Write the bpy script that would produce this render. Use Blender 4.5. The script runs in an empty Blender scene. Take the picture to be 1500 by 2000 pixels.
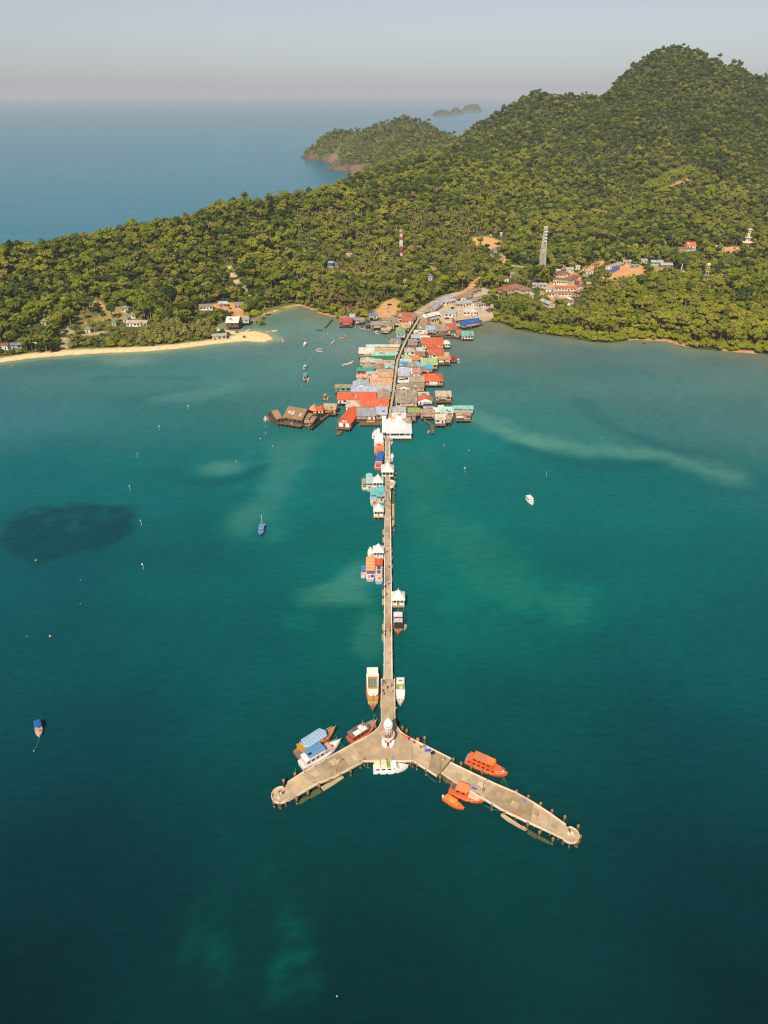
import bpy, bmesh, math, random
import numpy as np
from mathutils import Vector, Matrix

random.seed(7); RNG = np.random.default_rng(7)
SC = bpy.context.scene
COL = SC.collection

# ------------------------------------------------------------------ camera
H = 180.0; FPX = 1387.0; PITCH = math.radians(30.44)
cam = bpy.data.cameras.new('camera')
cam.sensor_fit = 'VERTICAL'; cam.sensor_height = 36.0; cam.lens = 36.0*FPX/2000.0
cam.clip_start = 1.0; cam.clip_end = 120000.0
camo = bpy.data.objects.new('camera', cam); COL.objects.link(camo)
camo.location = (0, 0, H); camo.rotation_euler = (math.pi/2-PITCH, 0, 0)
SC.camera = camo

# ------------------------------------------------------------------ sky, sun, exposure
SUN_DIR = Vector((-0.24, -0.97, 1.06)).normalized()      # towards the sun
w = bpy.data.worlds.new('World'); SC.world = w; w.use_nodes = True
nt = w.node_tree; nt.nodes.clear()
sky = nt.nodes.new('ShaderNodeTexSky'); sky.sky_type = 'NISHITA'; sky.sun_disc = False
sky.sun_elevation = math.asin(SUN_DIR.z); sky.sun_rotation = math.atan2(SUN_DIR.x, SUN_DIR.y)
sky.altitude = 0; sky.air_density = 0.7; sky.dust_density = 0.8; sky.ozone_density = 0.8
bg = nt.nodes.new('ShaderNodeBackground'); bg.inputs['Strength'].default_value = 0.073
wo = nt.nodes.new('ShaderNodeOutputWorld')
hs = nt.nodes.new('ShaderNodeHueSaturation'); hs.inputs['Saturation'].default_value = 0.42      # hazy, washed-out sky
nt.links.new(sky.outputs[0], hs.inputs['Color']); nt.links.new(hs.outputs[0], bg.inputs[0]); nt.links.new(bg.outputs[0], wo.inputs[0])
sl = bpy.data.lights.new('sun', 'SUN'); sl.energy = 4.2; sl.angle = math.radians(0.5); sl.color = (1.0, 0.89, 0.74)
so = bpy.data.objects.new('sun', sl); COL.objects.link(so); so.location = (-100, -300, 500)
so.rotation_euler = SUN_DIR.to_track_quat('Z', 'Y').to_euler()
SC.view_settings.view_transform = 'Standard'; SC.view_settings.look = 'None'
SC.view_settings.exposure = 0.35; SC.view_settings.gamma = 1.0; SC.view_settings.use_curve_mapping = False
SC.render.engine = 'CYCLES'
SC.cycles.max_bounces = 5; SC.cycles.diffuse_bounces = 2; SC.cycles.glossy_bounces = 2
SC.cycles.transmission_bounces = 2; SC.cycles.transparent_max_bounces = 6; SC.cycles.volume_bounces = 0
SC.cycles.use_denoising = True
SC.cycles.filter_width = 1.2

# ------------------------------------------------------------------ pixel <-> place
CP, SP = math.cos(PITCH), math.sin(PITCH)
def ray(u, v):
    a, b = (u-750.0)/FPX, (1000.0-v)/FPX
    return (a, CP+b*SP, -SP+b*CP)
def P(u, v, z=0.0):
    d = ray(u, v); t = (z-H)/d[2]
    return Vector((d[0]*t, d[1]*t, z))
def PY(u, v, Y):
    d = ray(u, v); t = Y/d[1]
    return Vector((d[0]*t, Y, H+d[2]*t))
def proj(x, y, z):
    dz = z-H; dep = y*CP-dz*SP; up = y*SP+dz*CP
    return 750+FPX*x/dep, 1000-FPX*up/dep, dep

# ------------------------------------------------------------------ colours and materials
def lin(h):
    h = h.lstrip('#'); c = [int(h[i:i+2], 16)/255 for i in (0, 2, 4)]
    return tuple(((x/12.92) if x <= 0.04045 else ((x+0.055)/1.055)**2.4) for x in c)
MATS = {}
def _nodes(name):
    m = bpy.data.materials.new(name); m.use_nodes = True
    return m, m.node_tree, m.node_tree.nodes['Principled BSDF']
def mat(hexc, rough=0.75, wear=0.25, kind='plain', spec=0.3):
    """procedural surface: base colour broken up by dirt noise, optional corrugation / planks"""
    key = (hexc, rough, wear, kind)
    if key in MATS: return MATS[key]
    m, t, b = _nodes(kind+'_'+hexc.strip('#')); L = t.links.new
    c = lin(hexc); c = tuple(min(0.8, x*1.0) for x in c)
    tc = t.nodes.new('ShaderNodeTexCoord'); oi = t.nodes.new('ShaderNodeObjectInfo')
    add = t.nodes.new('ShaderNodeVectorMath'); add.operation = 'ADD'
    mul = t.nodes.new('ShaderNodeVectorMath'); mul.operation = 'SCALE'; mul.inputs['Scale'].default_value = 37.0
    cmb = t.nodes.new('ShaderNodeCombineXYZ'); L(oi.outputs['Random'], cmb.inputs[0]); L(oi.outputs['Random'], cmb.inputs[1])
    L(cmb.outputs[0], mul.inputs[0]); L(tc.outputs['Object'], add.inputs[0]); L(mul.outputs[0], add.inputs[1])
    n1 = t.nodes.new('ShaderNodeTexNoise'); n1.inputs['Scale'].default_value = 0.35 if kind != 'boat' else 0.8
    n1.inputs['Detail'].default_value = 8; n1.inputs['Roughness'].default_value = 0.65
    L(add.outputs[0], n1.inputs['Vector'])
    r1 = t.nodes.new('ShaderNodeMapRange'); r1.inputs['From Min'].default_value = 0.35; r1.inputs['From Max'].default_value = 0.7
    L(n1.outputs[0], r1.inputs['Value'])
    mx = t.nodes.new('ShaderNodeMix'); mx.data_type = 'RGBA'
    mx.inputs['A'].default_value = (*c, 1)
    g = sum(c)/3; dirt = tuple(0.58*(0.55*x+0.45*g*k) for x, k in zip(c, (1.15, 1.0, 0.8)))
    mx.inputs['B'].default_value = (*dirt, 1)
    sc = t.nodes.new('ShaderNodeMath'); sc.operation = 'MULTIPLY'; sc.inputs[1].default_value = min(1, wear*2.2)
    L(r1.outputs[0], sc.inputs[0]); L(sc.outputs[0], mx.inputs['Factor'])
    hsv = t.nodes.new('ShaderNodeHueSaturation')
    rr = t.nodes.new('ShaderNodeMapRange'); rr.inputs['To Min'].default_value = 0.86; rr.inputs['To Max'].default_value = 1.08
    L(oi.outputs['Random'], rr.inputs['Value']); L(rr.outputs[0], hsv.inputs['Value'])
    L(mx.outputs['Result'], hsv.inputs['Color']); out = hsv.outputs[0]
    if kind in ('corr', 'plank'):
        wv = t.nodes.new('ShaderNodeTexWave'); wv.wave_type = 'BANDS'; wv.bands_direction = 'X'
        wv.inputs['Scale'].default_value = 1.3 if kind == 'corr' else 0.9
        wv.inputs['Distortion'].default_value = 0.0 if kind == 'corr' else 0.4
        L(tc.outputs['Object'], wv.inputs['Vector'])
        bp = t.nodes.new('ShaderNodeBump'); bp.inputs['Strength'].default_value = 0.5; bp.inputs['Distance'].default_value = 0.08
        L(wv.outputs['Fac'], bp.inputs['Height']); L(bp.outputs[0], b.inputs['Normal'])
        # sheets of slightly different age, streaked down the slope
        vo = t.nodes.new('ShaderNodeTexNoise'); vo.inputs['Scale'].default_value = 1.0; vo.inputs['Detail'].default_value = 2
        mp = t.nodes.new('ShaderNodeMapping'); mp.inputs['Scale'].default_value = (0.9, 0.16, 0.16)
        L(add.outputs[0], mp.inputs['Vector']); L(mp.outputs[0], vo.inputs['Vector'])
        r2 = t.nodes.new('ShaderNodeMapRange'); r2.inputs['From Min'].default_value = 0.3; r2.inputs['From Max'].default_value = 0.7
        r2.inputs['To Min'].default_value = 1-0.9*wear; r2.inputs['To Max'].default_value = 1+0.25*wear
        L(vo.outputs[0], r2.inputs['Value'])
        m2 = t.nodes.new('ShaderNodeVectorMath'); m2.operation = 'SCALE'
        L(out, m2.inputs[0]); L(r2.outputs[0], m2.inputs['Scale']); out = m2.outputs[0]
    L(out, b.inputs['Base Color'])
    b.inputs['Roughness'].default_value = rough; b.inputs['Specular IOR Level'].default_value = spec
    MATS[key] = m; return m
def roofm(h, wear=0.35): return mat(h, 0.6, wear, 'corr', 0.25)
def wallm(h): return mat(h, 0.85, 0.22, 'plain', 0.2)
def boatm(h, wear=0.12): return mat(h, 0.42, wear, 'boat', 0.4)
WOOD = mat('#8a6f52', 0.85, 0.35, 'plank'); DARKWOOD = mat('#5a4636', 0.85, 0.3, 'plank')
CONC = mat('#d8bd96', 0.9, 0.2); CONC2 = mat('#c2a780', 0.9, 0.3); KERB = mat('#e2cfb2', 0.85, 0.16)
PILEM = mat('#8a6a45', 0.9, 0.4); ALGAE = mat('#5e6a38', 0.9, 0.5)
GLASS = mat('#1c2430', 0.15, 0.1, 'plain', 0.5); DARK = mat('#2a2622', 0.8, 0.2)
WHITE = mat('#f4efe6', 0.6, 0.12); STILT = mat('#7d6c58', 0.9, 0.3)
ROPE = mat('#5f8f6a', 0.9, 0.2)

# ------------------------------------------------------------------ object helpers
def tag(o, label=None, cat=None, group=None, kind=None):
    if label: o['label'] = label
    if cat: o['category'] = cat
    if group: o['group'] = group
    if kind: o['kind'] = kind
    return o
def thing(name, label, cat, loc=(0, 0, 0), rz=0.0, group=None):
    o = bpy.data.objects.new(name, None); COL.objects.link(o); o.empty_display_size = 0.5
    o.location = loc; o.rotation_euler = (0, 0, rz)
    return tag(o, label, cat, group)
class MB:
    """collects faces, then becomes ONE mesh object"""
    def __init__(s): s.v = []; s.f = []; s.mi = []; s.cur = 0
    def add(s, vs, fs):
        n = len(s.v); s.v += [tuple(p) for p in vs]
        for f in fs: s.f.append([i+n for i in f]); s.mi.append(s.cur)
        return s
    def box(s, x0, x1, y0, y1, z0, z1):
        return s.add([(x0,y0,z0),(x1,y0,z0),(x1,y1,z0),(x0,y1,z0),(x0,y0,z1),(x1,y0,z1),(x1,y1,z1),(x0,y1,z1)],
                     [(0,3,2,1),(4,5,6,7),(0,1,5,4),(1,2,6,5),(2,3,7,6),(3,0,4,7)])
    def loft(s, rings, cap=True, closed=True):
        n = len(rings[0]); vs = [p for r in rings for p in r]; fs = []
        m = n if closed else n-1
        for k in range(len(rings)-1):
            for i in range(m):
                j = (i+1) % n; fs.append((k*n+i, k*n+j, (k+1)*n+j, (k+1)*n+i))
        if cap:
            fs.append(tuple(range(n-1, -1, -1))); b = (len(rings)-1)*n; fs.append(tuple(b+i for i in range(n)))
        return s.add(vs, fs)
    def cyl(s, x, y, z0, z1, r0, r1=None, n=8, ph=0.0):
        r1 = r0 if r1 is None else r1
        ring = lambda z, r: [(x+r*math.cos(ph+2*math.pi*i/n), y+r*math.sin(ph+2*math.pi*i/n), z) for i in range(n)]
        return s.loft([ring(z0, r0), ring(z1, r1)])
    def lathe(s, x, y, prof, n=12, ph=0.0):
        return s.loft([[(x+r*math.cos(ph+2*math.pi*i/n), y+r*math.sin(ph+2*math.pi*i/n), z) for i in range(n)] for r, z in prof])
    def tube(s, pts, r, n=5):
        rings = []; pts = [Vector(p) for p in pts]
        for k, p in enumerate(pts):
            d = (pts[min(k+1, len(pts)-1)]-pts[max(k-1, 0)]).normalized()
            a = d.cross(Vector((0, 0, 1)));  a = a.normalized() if a.length > 1e-4 else Vector((1, 0, 0))
            c = a.cross(d); rr = r[k] if isinstance(r, (list, tuple)) else r
            rings.append([p+a*rr*math.cos(2*math.pi*i/n)+c*rr*math.sin(2*math.pi*i/n) for i in range(n)])
        return s.loft(rings)
    def prism(s, poly, z0, z1):
        n = len(poly)
        return s.loft([[(x, y, z0) for x, y in poly], [(x, y, z1) for x, y in poly]])
    def mesh(s, name, mats, smooth=False):
        me = bpy.data.meshes.new(name); me.from_pydata(s.v, [], s.f)
        for m in (mats if isinstance(mats, (list, tuple)) else [mats]): me.materials.append(m)
        if any(s.mi): me.polygons.foreach_set('material_index', s.mi)
        if smooth: me.polygons.foreach_set('use_smooth', [True]*len(s.f))
        bm = bmesh.new(); bm.from_mesh(me); bmesh.ops.recalc_face_normals(bm, faces=bm.faces); bm.to_mesh(me); bm.free()
        return me
    def build(s, name, mats, parent=None, smooth=False):
        o = bpy.data.objects.new(name, s.mesh(name, mats, smooth)); COL.objects.link(o)
        if parent is not None: o.parent = parent
        return o
def place(mesh, name, parent, loc=(0, 0, 0), scale=(1, 1, 1), rz=0.0):
    o = bpy.data.objects.new(name, mesh); COL.objects.link(o)
    if parent is not None: o.parent = parent
    o.location = loc; o.scale = scale; o.rotation_euler = (0, 0, rz)
    return o
_UB = {}
def unitbox(m):
    if m.name not in _UB:
        _UB[m.name] = MB().box(-.5, .5, -.5, .5, -.5, .5).mesh('unit_'+m.name, m)
    return _UB[m.name]
def bx(name, parent, m, x0, x1, y0, y1, z0, z1):
    return place(unitbox(m), name, parent, ((x0+x1)/2, (y0+y1)/2, (z0+z1)/2), (x1-x0, y1-y0, z1-z0))
def copy_tree(o, parent=None):
    c = o.copy(); COL.objects.link(c); c.parent = parent
    for ch in list(o.children): copy_tree(ch, c)
    return c

# ------------------------------------------------------------------ noise and distance tools
def vnoise(x, y, seed=0):
    x = np.asarray(x, float); y = np.asarray(y, float)
    xi = np.floor(x).astype(np.int64); yi = np.floor(y).astype(np.int64); fx = x-xi; fy = y-yi
    fx = fx*fx*(3-2*fx); fy = fy*fy*(3-2*fy)
    def h(a, b):
        n = (a*374761393+b*668265263+seed*1442695041) & 0x7fffffff
        n = ((n ^ (n >> 13))*1274126177) & 0x7fffffff
        return ((n ^ (n >> 16)) & 0xffff)/65535.0
    return (h(xi, yi)*(1-fx)+h(xi+1, yi)*fx)*(1-fy)+(h(xi, yi+1)*(1-fx)+h(xi+1, yi+1)*fx)*fy
def fbm(x, y, seed=0, o=4):
    a, s, t = 0.5, 0.0, 0.0
    for k in range(o):
        s = s+a*vnoise(x*2**k, y*2**k, seed+k*17); t += a; a *= 0.55
    return s/t
def seg_dist(x, y, pts):
    d = np.full(np.shape(x), 1e9)
    for (ax, ay), (bx_, by_) in zip(pts[:-1], pts[1:]):
        dx, dy = bx_-ax, by_-ay; L2 = dx*dx+dy*dy+1e-9
        t = np.clip(((x-ax)*dx+(y-ay)*dy)/L2, 0, 1)
        d = np.minimum(d, np.hypot(x-ax-t*dx, y-ay-t*dy))
    return d
def inside(x, y, poly):
    c = np.zeros(np.shape(x), bool); n = len(poly)
    for i in range(n):
        x1, y1 = poly[i]; x2, y2 = poly[(i+1) % n]
        k = ((y1 > y) != (y2 > y)) & (x < (x2-x1)*(y-y1)/(y2-y1+1e-12)+x1); c ^= k
    return c
def sstep(a, b, x):
    t = np.clip((x-a)/(b-a), 0, 1); return t*t*(3-2*t)

# ------------------------------------------------------------------ terrain
near = [(-420,735),(-200,722),(-60,713),(0,708),(60,700),(130,694),(200,690),(280,687),(350,681),(420,672),(480,666),(512,669),(536,663),
        (524,653),(500,646),(478,648),(450,646),(425,641),(424,634),(440,629),(488,626),(505,618),(540,609),(570,600),(585,597),(604,603),(622,612),
        (655,620),(690,622),(720,619),(760,622),(800,629),(850,637),(890,640),(925,633),(950,628),(978,631),(1005,642),(1050,652),(1100,658),
        (1150,667),(1190,671),(1240,664),(1300,667),(1350,680),(1400,685),(1460,690),(1500,692),(1640,700),(1900,712)]
coast = [tuple(P(u, v)[:2]) for u, v in near]
coast += [(900, 540), (2600, 500), (2600, 2300), (1400, 2350), (800, 2250), (560, 2250), (470, 2500), (330, 2780), (100, 2880), (-120, 2840), (-240, 2760)]
coast += [tuple(P(u, v)[:2]) for u, v in [(586,307),(604,312),(640,318),(655,318),(646,325),(634,330),(655,334),(682,335)]]
coast += [(-70, 1900), (-30, 1650), (-80, 1420), (-120, 1280), (-165, 1180), (-215, 1090), (-275, 1040), (-345, 975), (-430, 890), (-700, 820), (-1400, 800), (-1400, 520)]
ctrl = [(x, y, 0.8) for x, y in coast]
def rg(u, v, D, can=9.0):
    p = PY(u, v, D); z = max(1.0, p.z-can); ctrl.append((p.x, p.y, z))
    if D > 1600 and u > 640 and v < 265:      # the far side falls away behind the skyline
        ctrl.append((p.x*1.05, p.y+110, z*0.80)); ctrl.append((p.x*1.1, p.y+240, z*0.55))
for a in [(-150,512,690),(-60,500,715),(0,490,735),(100,480,765),(200,464,799),(300,444,835),(340,434,850),(400,431,870),(437,403,890),(480,384,930),(540,389,940),
          (600,389,960),(640,371,1010),(690,339,1120),(733,322,1250),(793,309,1350),(893,279,1600),(912,259,1750),(930,237,1750),(970,219,1735),(1000,201,1720),
          (1050,173,1700),(1085,180,1720),(1120,184,1750),(1150,179,1750),(1200,157,1720),(1240,127,1710),(1270,100,1700),(1300,88,1690),(1330,82,1680),(1360,91,1690),(1400,109,1700),
          (1450,119,1725),(1500,134,1750),(1650,155,1800),(1850,170,1850),(1150,196,1620),(1190,186,1620),(1470,150,1620),
          (600,292,2600),(625,264,2550),(650,252,2500),(690,254,2450),(720,249,2430),(745,234,2400),(790,226,2350),(830,237,2300),(860,254,2250),(890,264,2100),
          (783,500,860),(1060,527,805),(1457,492,890),(1200,400,1130),(1300,350,1200),(1450,300,1210),(1200,250,1420),(1350,200,1480),(1000,300,1350),(900,350,1150),(800,380,1050),
          (700,420,960),(600,450,890),(500,480,820),(300,520,760),(100,560,690),(1000,420,1030),(1000,250,1560),(1150,500,880),(1350,470,930),(650,540,760),(450,560,735),(-100,560,660),(1650,480,900),(1650,300,1250)]: rg(*a)
for a in [(-180,1060,18),(-110,1180,25),(-70,1300,28),(-260,980,20),(0,1500,45),(60,1900,45),(120,2100,60),(100,2700,30),(-100,2720,20),(300,2550,40),(2000,1500,110),(2000,900,40),(-900,660,25)]: ctrl.append(a)
CT = np.array(ctrl)
def axis(*segs):
    out = []
    for a, b, st in segs: out += list(np.arange(a, b, st))
    return np.array(out+[segs[-1][1]], float)
TX = axis((-1000, -450, 14), (-450, 480, 4.0), (480, 1300, 14)); TY = axis((500, 960, 3.0), (960, 1400, 7), (1400, 2920, 14))
GX, GY = np.meshgrid(TX, TY)
# linear-kernel interpolation of the control heights
D0 = np.hypot(CT[:, None, 0]-CT[None, :, 0], CT[:, None, 1]-CT[None, :, 1])+np.eye(len(CT))*2.0
A = np.block([[D0, np.ones((len(CT), 1))], [np.ones((1, len(CT))), np.zeros((1, 1))]])
W = np.linalg.solve(A, np.append(CT[:, 2], 0))
RB = np.full(GX.shape, W[-1])
for k in range(len(CT)): RB += W[k]*np.hypot(GX-CT[k, 0], GY-CT[k, 1])
SD = seg_dist(GX, GY, coast+[coast[0]])
INS = inside(GX, GY, coast); SD = np.where(INS, SD, -SD)
_rp = CT[len(coast):]; DR_ = np.full(GX.shape, 1e9)
for _c in _rp: DR_ = np.minimum(DR_, np.hypot(GX-_c[0], GY-_c[1]))
_aw = np.clip(DR_/110, 0, 1); _g = np.abs(fbm((GX+0.35*GY)/150, GY/330, 5, 3)-0.5)*2      # gullies run down the slopes between the ridges
RB = RB+_aw*np.maximum(RB, 0)*0.75*(np.minimum(_g, 0.35)-0.35)+np.clip(RB/40, 0, 1)*9*(fbm(GX/60, GY/60, 9)-0.5)*np.clip(_aw+0.25, 0, 1)
lim = 0.055*np.minimum(np.maximum(SD, 0), 22)+0.45*np.maximum(SD-22, 0)
limf = 1.3*np.maximum(SD, 0)
far = sstep(860, 980, GY)
lim = lim*(1-far)+limf*far
TZ = np.where(SD > 0, np.minimum(np.maximum(RB, 1.2), lim), np.maximum(SD*0.06, -3.0))
TZ = TZ+np.where(SD > 25, 0.5*(fbm(GX/9, GY/9, 3)-0.5), 0)
def bil(F, x, y):
    i = np.clip(np.searchsorted(TX, x)-1, 0, len(TX)-2); j = np.clip(np.searchsorted(TY, y)-1, 0, len(TY)-2)
    tx = np.clip((x-TX[i])/(TX[i+1]-TX[i]), 0, 1); ty = np.clip((y-TY[j])/(TY[j+1]-TY[j]), 0, 1)
    return (F[j, i]*(1-tx)+F[j, i+1]*tx)*(1-ty)+(F[j+1, i]*(1-tx)+F[j+1, i+1]*tx)*ty
def hz(x, y): return float(bil(TZ, x, y))
def PT(u, v, lift=0.0):
    """where the line of sight through a pixel meets the ground (lifted)"""
    d = ray(u, v); Y = 505.0
    while Y < 2900:
        t = Y/d[1]; z = H+d[2]*t
        if z <= max(hz(d[0]*t, Y), 0)+lift: return Vector((d[0]*t, Y, z))
        Y += 1.0
    return P(u, v)
# ground cover patches: colour of the earth itself
def pxl(pts): return [tuple(PT(u, v)[:2]) for u, v in pts]
SAND = np.array(lin('#e6c898')); SOIL = np.array(lin('#cc9a66')); GRASS = np.array(lin('#6f7a34')); FLOOR = np.array(lin('#4c5228'))
CONCR = np.array(lin('#bda88a')); ROCK = np.array(lin('#74604f')); DRY = np.array(lin('#a08a58')); BRIGHT = np.array(lin('#66782c')); PATHC = np.array(lin('#cdb48c'))
PATCHES = []      # (kind, world points, width, colour, tree clearance)
def poly(pts, col, cl=2.0): PATCHES.append(('poly', pxl(pts), 0, col, cl))
def path(pts, wd, col, cl=1.5): PATCHES.append(('path', pxl(pts), wd, col, cl))
poly([(722,622),(735,606),(752,590),(770,583),(785,590),(790,604),(775,612),(762,622)], SOIL, 3)
poly([(790,626),(825,600),(865,578),(905,568),(945,562),(968,572),(962,600),(965,622),(930,632),(880,640),(830,634)], CONCR, 2)
poly([(868,600),(845,604),(826,602),(850,590),(905,572),(905,576)], SOIL, 1)
path([(120,690),(128,668),(122,650),(134,655),(160,656),(200,650)], 4.5, PATHC)
path([(122,650),(118,645),(128,641),(140,650)], 3.0, PATHC)
path([(0,683),(40,676),(75,668)], 5.0, PATHC)
path([(170,580),(190,590),(205,603),(215,612),(190,625),(165,632)], 4.0, SOIL)
poly([(185,630),(205,602),(232,596),(255,612),(262,624)], DRY, 1)
path([(447,522),(452,535),(462,550),(478,568),(490,580)], 4.0, PATHC, 2.5)
path([(458,600),(466,620),(474,630)], 7, SOIL); poly([(395,600),(425,590),(470,592),(485,606),(470,616),(430,604)], SOIL, 1)
poly([(500,612),(540,600),(575,594),(586,599),(545,612),(515,618)], GRASS, 3)
path([(905,575),(930,548),(945,540),(972,524),(985,505)], 7, SOIL, 2)
poly([(912,478),(925,464),(950,462),(975,470),(985,480),(960,488),(938,486)], SOIL, 1)
poly([(825,542),(838,520),(852,522),(848,540)], DRY, 1); poly([(780,565),(785,540),(800,540),(805,556)], DRY, 1)
path([(1000,519),(1020,521),(1036,525)], 4, PATHC, 3); poly([(995,530),(1010,520),(1028,530),(1015,548),(1000,546)], BRIGHT, 2)
path([(1140,533),(1160,520),(1175,512)], 9, SOIL, 2); poly([(1060,560),(1090,545),(1120,530),(1135,545),(1130,575),(1080,590)], SOIL, 0)
poly([(1170,545),(1195,528),(1225,516),(1262,520),(1258,538),(1235,545),(1195,552)], SOIL, 1); poly([(1270,520),(1290,518),(1310,528),(1280,534)], DRY, 1)
poly([(1357,556),(1372,546),(1390,548),(1420,530),(1422,536),(1395,556),(1372,560)], SOIL, 2)
poly([(1395,484),(1430,482),(1470,484),(1470,492),(1420,494)], SOIL, 1)
poly([(1255,368),(1300,340),(1345,325),(1360,332),(1320,352),(1275,372)], BRIGHT, 2)
poly([(1280,374),(1330,352),(1360,338),(1362,346),(1330,362),(1290,378)], SOIL*0.9, 3)
poly([(600,606),(640,618),(720,618),(735,604),(690,596),(640,598)], DRY*0.7, -60)
CLEARPX = [(116,684),(200,667),(240,642),(288,632),(268,612),(215,592),(174,577),(165,600),(135,640)]
poly([(410,690),(520,668),(532,660),(500,647),(470,652),(430,664)], SAND, 3)
TC = np.zeros(GX.shape+(3,)); CLEAR = np.zeros(GX.shape)      # CLEAR: 1 = no trees
nz = fbm(GX/25, GY/25, 21); n2 = fbm(GX/6, GY/6, 4)
TC[:] = FLOOR; TC += (nz-0.4)[..., None]*(GRASS-FLOOR)*1.2
for kd, pts, wd, col, cl in PATCHES:
    if kd == 'poly':
        s = seg_dist(GX, GY, pts+[pts[0]]); s = np.where(inside(GX, GY, pts), s, -s)
    else: s = wd/2-seg_dist(GX, GY, pts)
    k = sstep(-2.5, 1.5, s+3*(n2-0.5)); TC = TC*(1-k[..., None])+col*(0.85+0.3*n2)[..., None]*k[..., None]
    CLEAR = np.maximum(CLEAR, (s > -cl).astype(float))
beach = sstep(15, 8, SD+7*(nz-0.5))*(GX < P(560, 660).x)*(GY < 634)
TC = TC*(1-beach[..., None])+SAND*beach[..., None]
bx1, bx2, bx3, bx4 = P(1225, 664).x, P(1335, 672).x, P(1415, 686).x, P(1490, 692).x
bank = sstep(8, 3, SD+5*(nz-0.5))*(((GX > bx1) & (GX < bx2)) | ((GX > bx3) & (GX < bx4)) | ((GX < P(800, 640).x) & (nz > 0.5)))*(GY < 800)*(1-beach)
TC = TC*(1-bank[..., None])+SOIL*bank[..., None]
rock = (GY > 1900)*(sstep(20, 6, TZ+46*(fbm(GX/40, GY/40, 77)-0.5)))
rock = rock*sstep(60, -40, GX+0*GY)
TC = TC*(1-rock[..., None])+ROCK*(0.35+1.3*fbm(GX/16, GY/40, 15))[..., None]*rock[..., None]
wet = sstep(1.6, 0.0, SD)*(SD > -30); TC = TC*(1-0.45*wet[..., None])
CLEAR = np.maximum(CLEAR, (beach > 0.25)); CLEAR = np.maximum(CLEAR, rock > 0.55); CLEAR = np.maximum(CLEAR, SD < 3)
_cp = pxl(CLEARPX); CLEAR = np.maximum(CLEAR, inside(GX, GY, _cp)); TCD = inside(GX, GY, _cp)*sstep(0.4, 0.62, fbm(GX/14, GY/14, 6)); TC = TC*(1-0.5*TCD[..., None])+(GRASS*0.25+DRY*0.75)*0.5*TCD[..., None]
def grid_mesh(name, xs, ys, Z, C=None):
    ny, nx = len(ys), len(xs); X, Y = np.meshgrid(xs, ys)
    co = np.stack([X, Y, Z], -1).reshape(-1, 3)
    i = np.arange(ny*nx).reshape(ny, nx)
    f = np.stack([i[:-1, :-1], i[:-1, 1:], i[1:, 1:], i[1:, :-1]], -1).reshape(-1, 4)
    me = bpy.data.meshes.new(name); me.vertices.add(len(co)); me.vertices.foreach_set('co', co.ravel())
    me.loops.add(f.size); me.loops.foreach_set('vertex_index', f.ravel().astype(np.int32))
    me.polygons.add(len(f)); me.polygons.foreach_set('loop_start', np.arange(0, f.size, 4, dtype=np.int32))
    me.polygons.foreach_set('use_smooth', np.ones(len(f), bool))
    if C is not None:
        a = me.attributes.new('tint', 'FLOAT_COLOR', 'POINT')
        a.data.foreach_set('color', np.concatenate([np.clip(C, 0, 1).reshape(-1, 3), np.ones((len(co), 1))], 1).ravel())
    me.update(calc_edges=True); me.validate(); return me
gm, t, b = _nodes('ground'); L = t.links.new
at = t.nodes.new('ShaderNodeAttribute'); at.attribute_name = 'tint'
ns = t.nodes.new('ShaderNodeTexNoise'); ns.inputs['Scale'].default_value = 0.3; ns.inputs['Detail'].default_value = 8
tc = t.nodes.new('ShaderNodeTexCoord'); L(tc.outputs['Object'], ns.inputs['Vector'])
mr = t.nodes.new('ShaderNodeMapRange'); mr.inputs['To Min'].default_value = 0.78; mr.inputs['To Max'].default_value = 1.2
mr.inputs['From Min'].default_value = 0.3; mr.inputs['From Max'].default_value = 0.7
L(ns.outputs[0], mr.inputs['Value']); vm = t.nodes.new('ShaderNodeVectorMath'); vm.operation = 'SCALE'
L(at.outputs['Color'], vm.inputs[0]); L(mr.outputs[0], vm.inputs['Scale']); L(vm.outputs[0], b.inputs['Base Color'])
b.inputs['Roughness'].default_value = 0.95; b.inputs['Specular IOR Level'].default_value = 0.1
bp = t.nodes.new('ShaderNodeBump'); bp.inputs['Strength'].default_value = 0.3; bp.inputs['Distance'].default_value = 0.3
L(ns.outputs[0], bp.inputs['Height']); L(bp.outputs[0], b.inputs['Normal'])
gme = grid_mesh('terrain', TX, TY, TZ, TC); gme.materials.append(gm)
go = bpy.data.objects.new('terrain', gme); COL.objects.link(go); tag(go, kind='structure')

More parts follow.
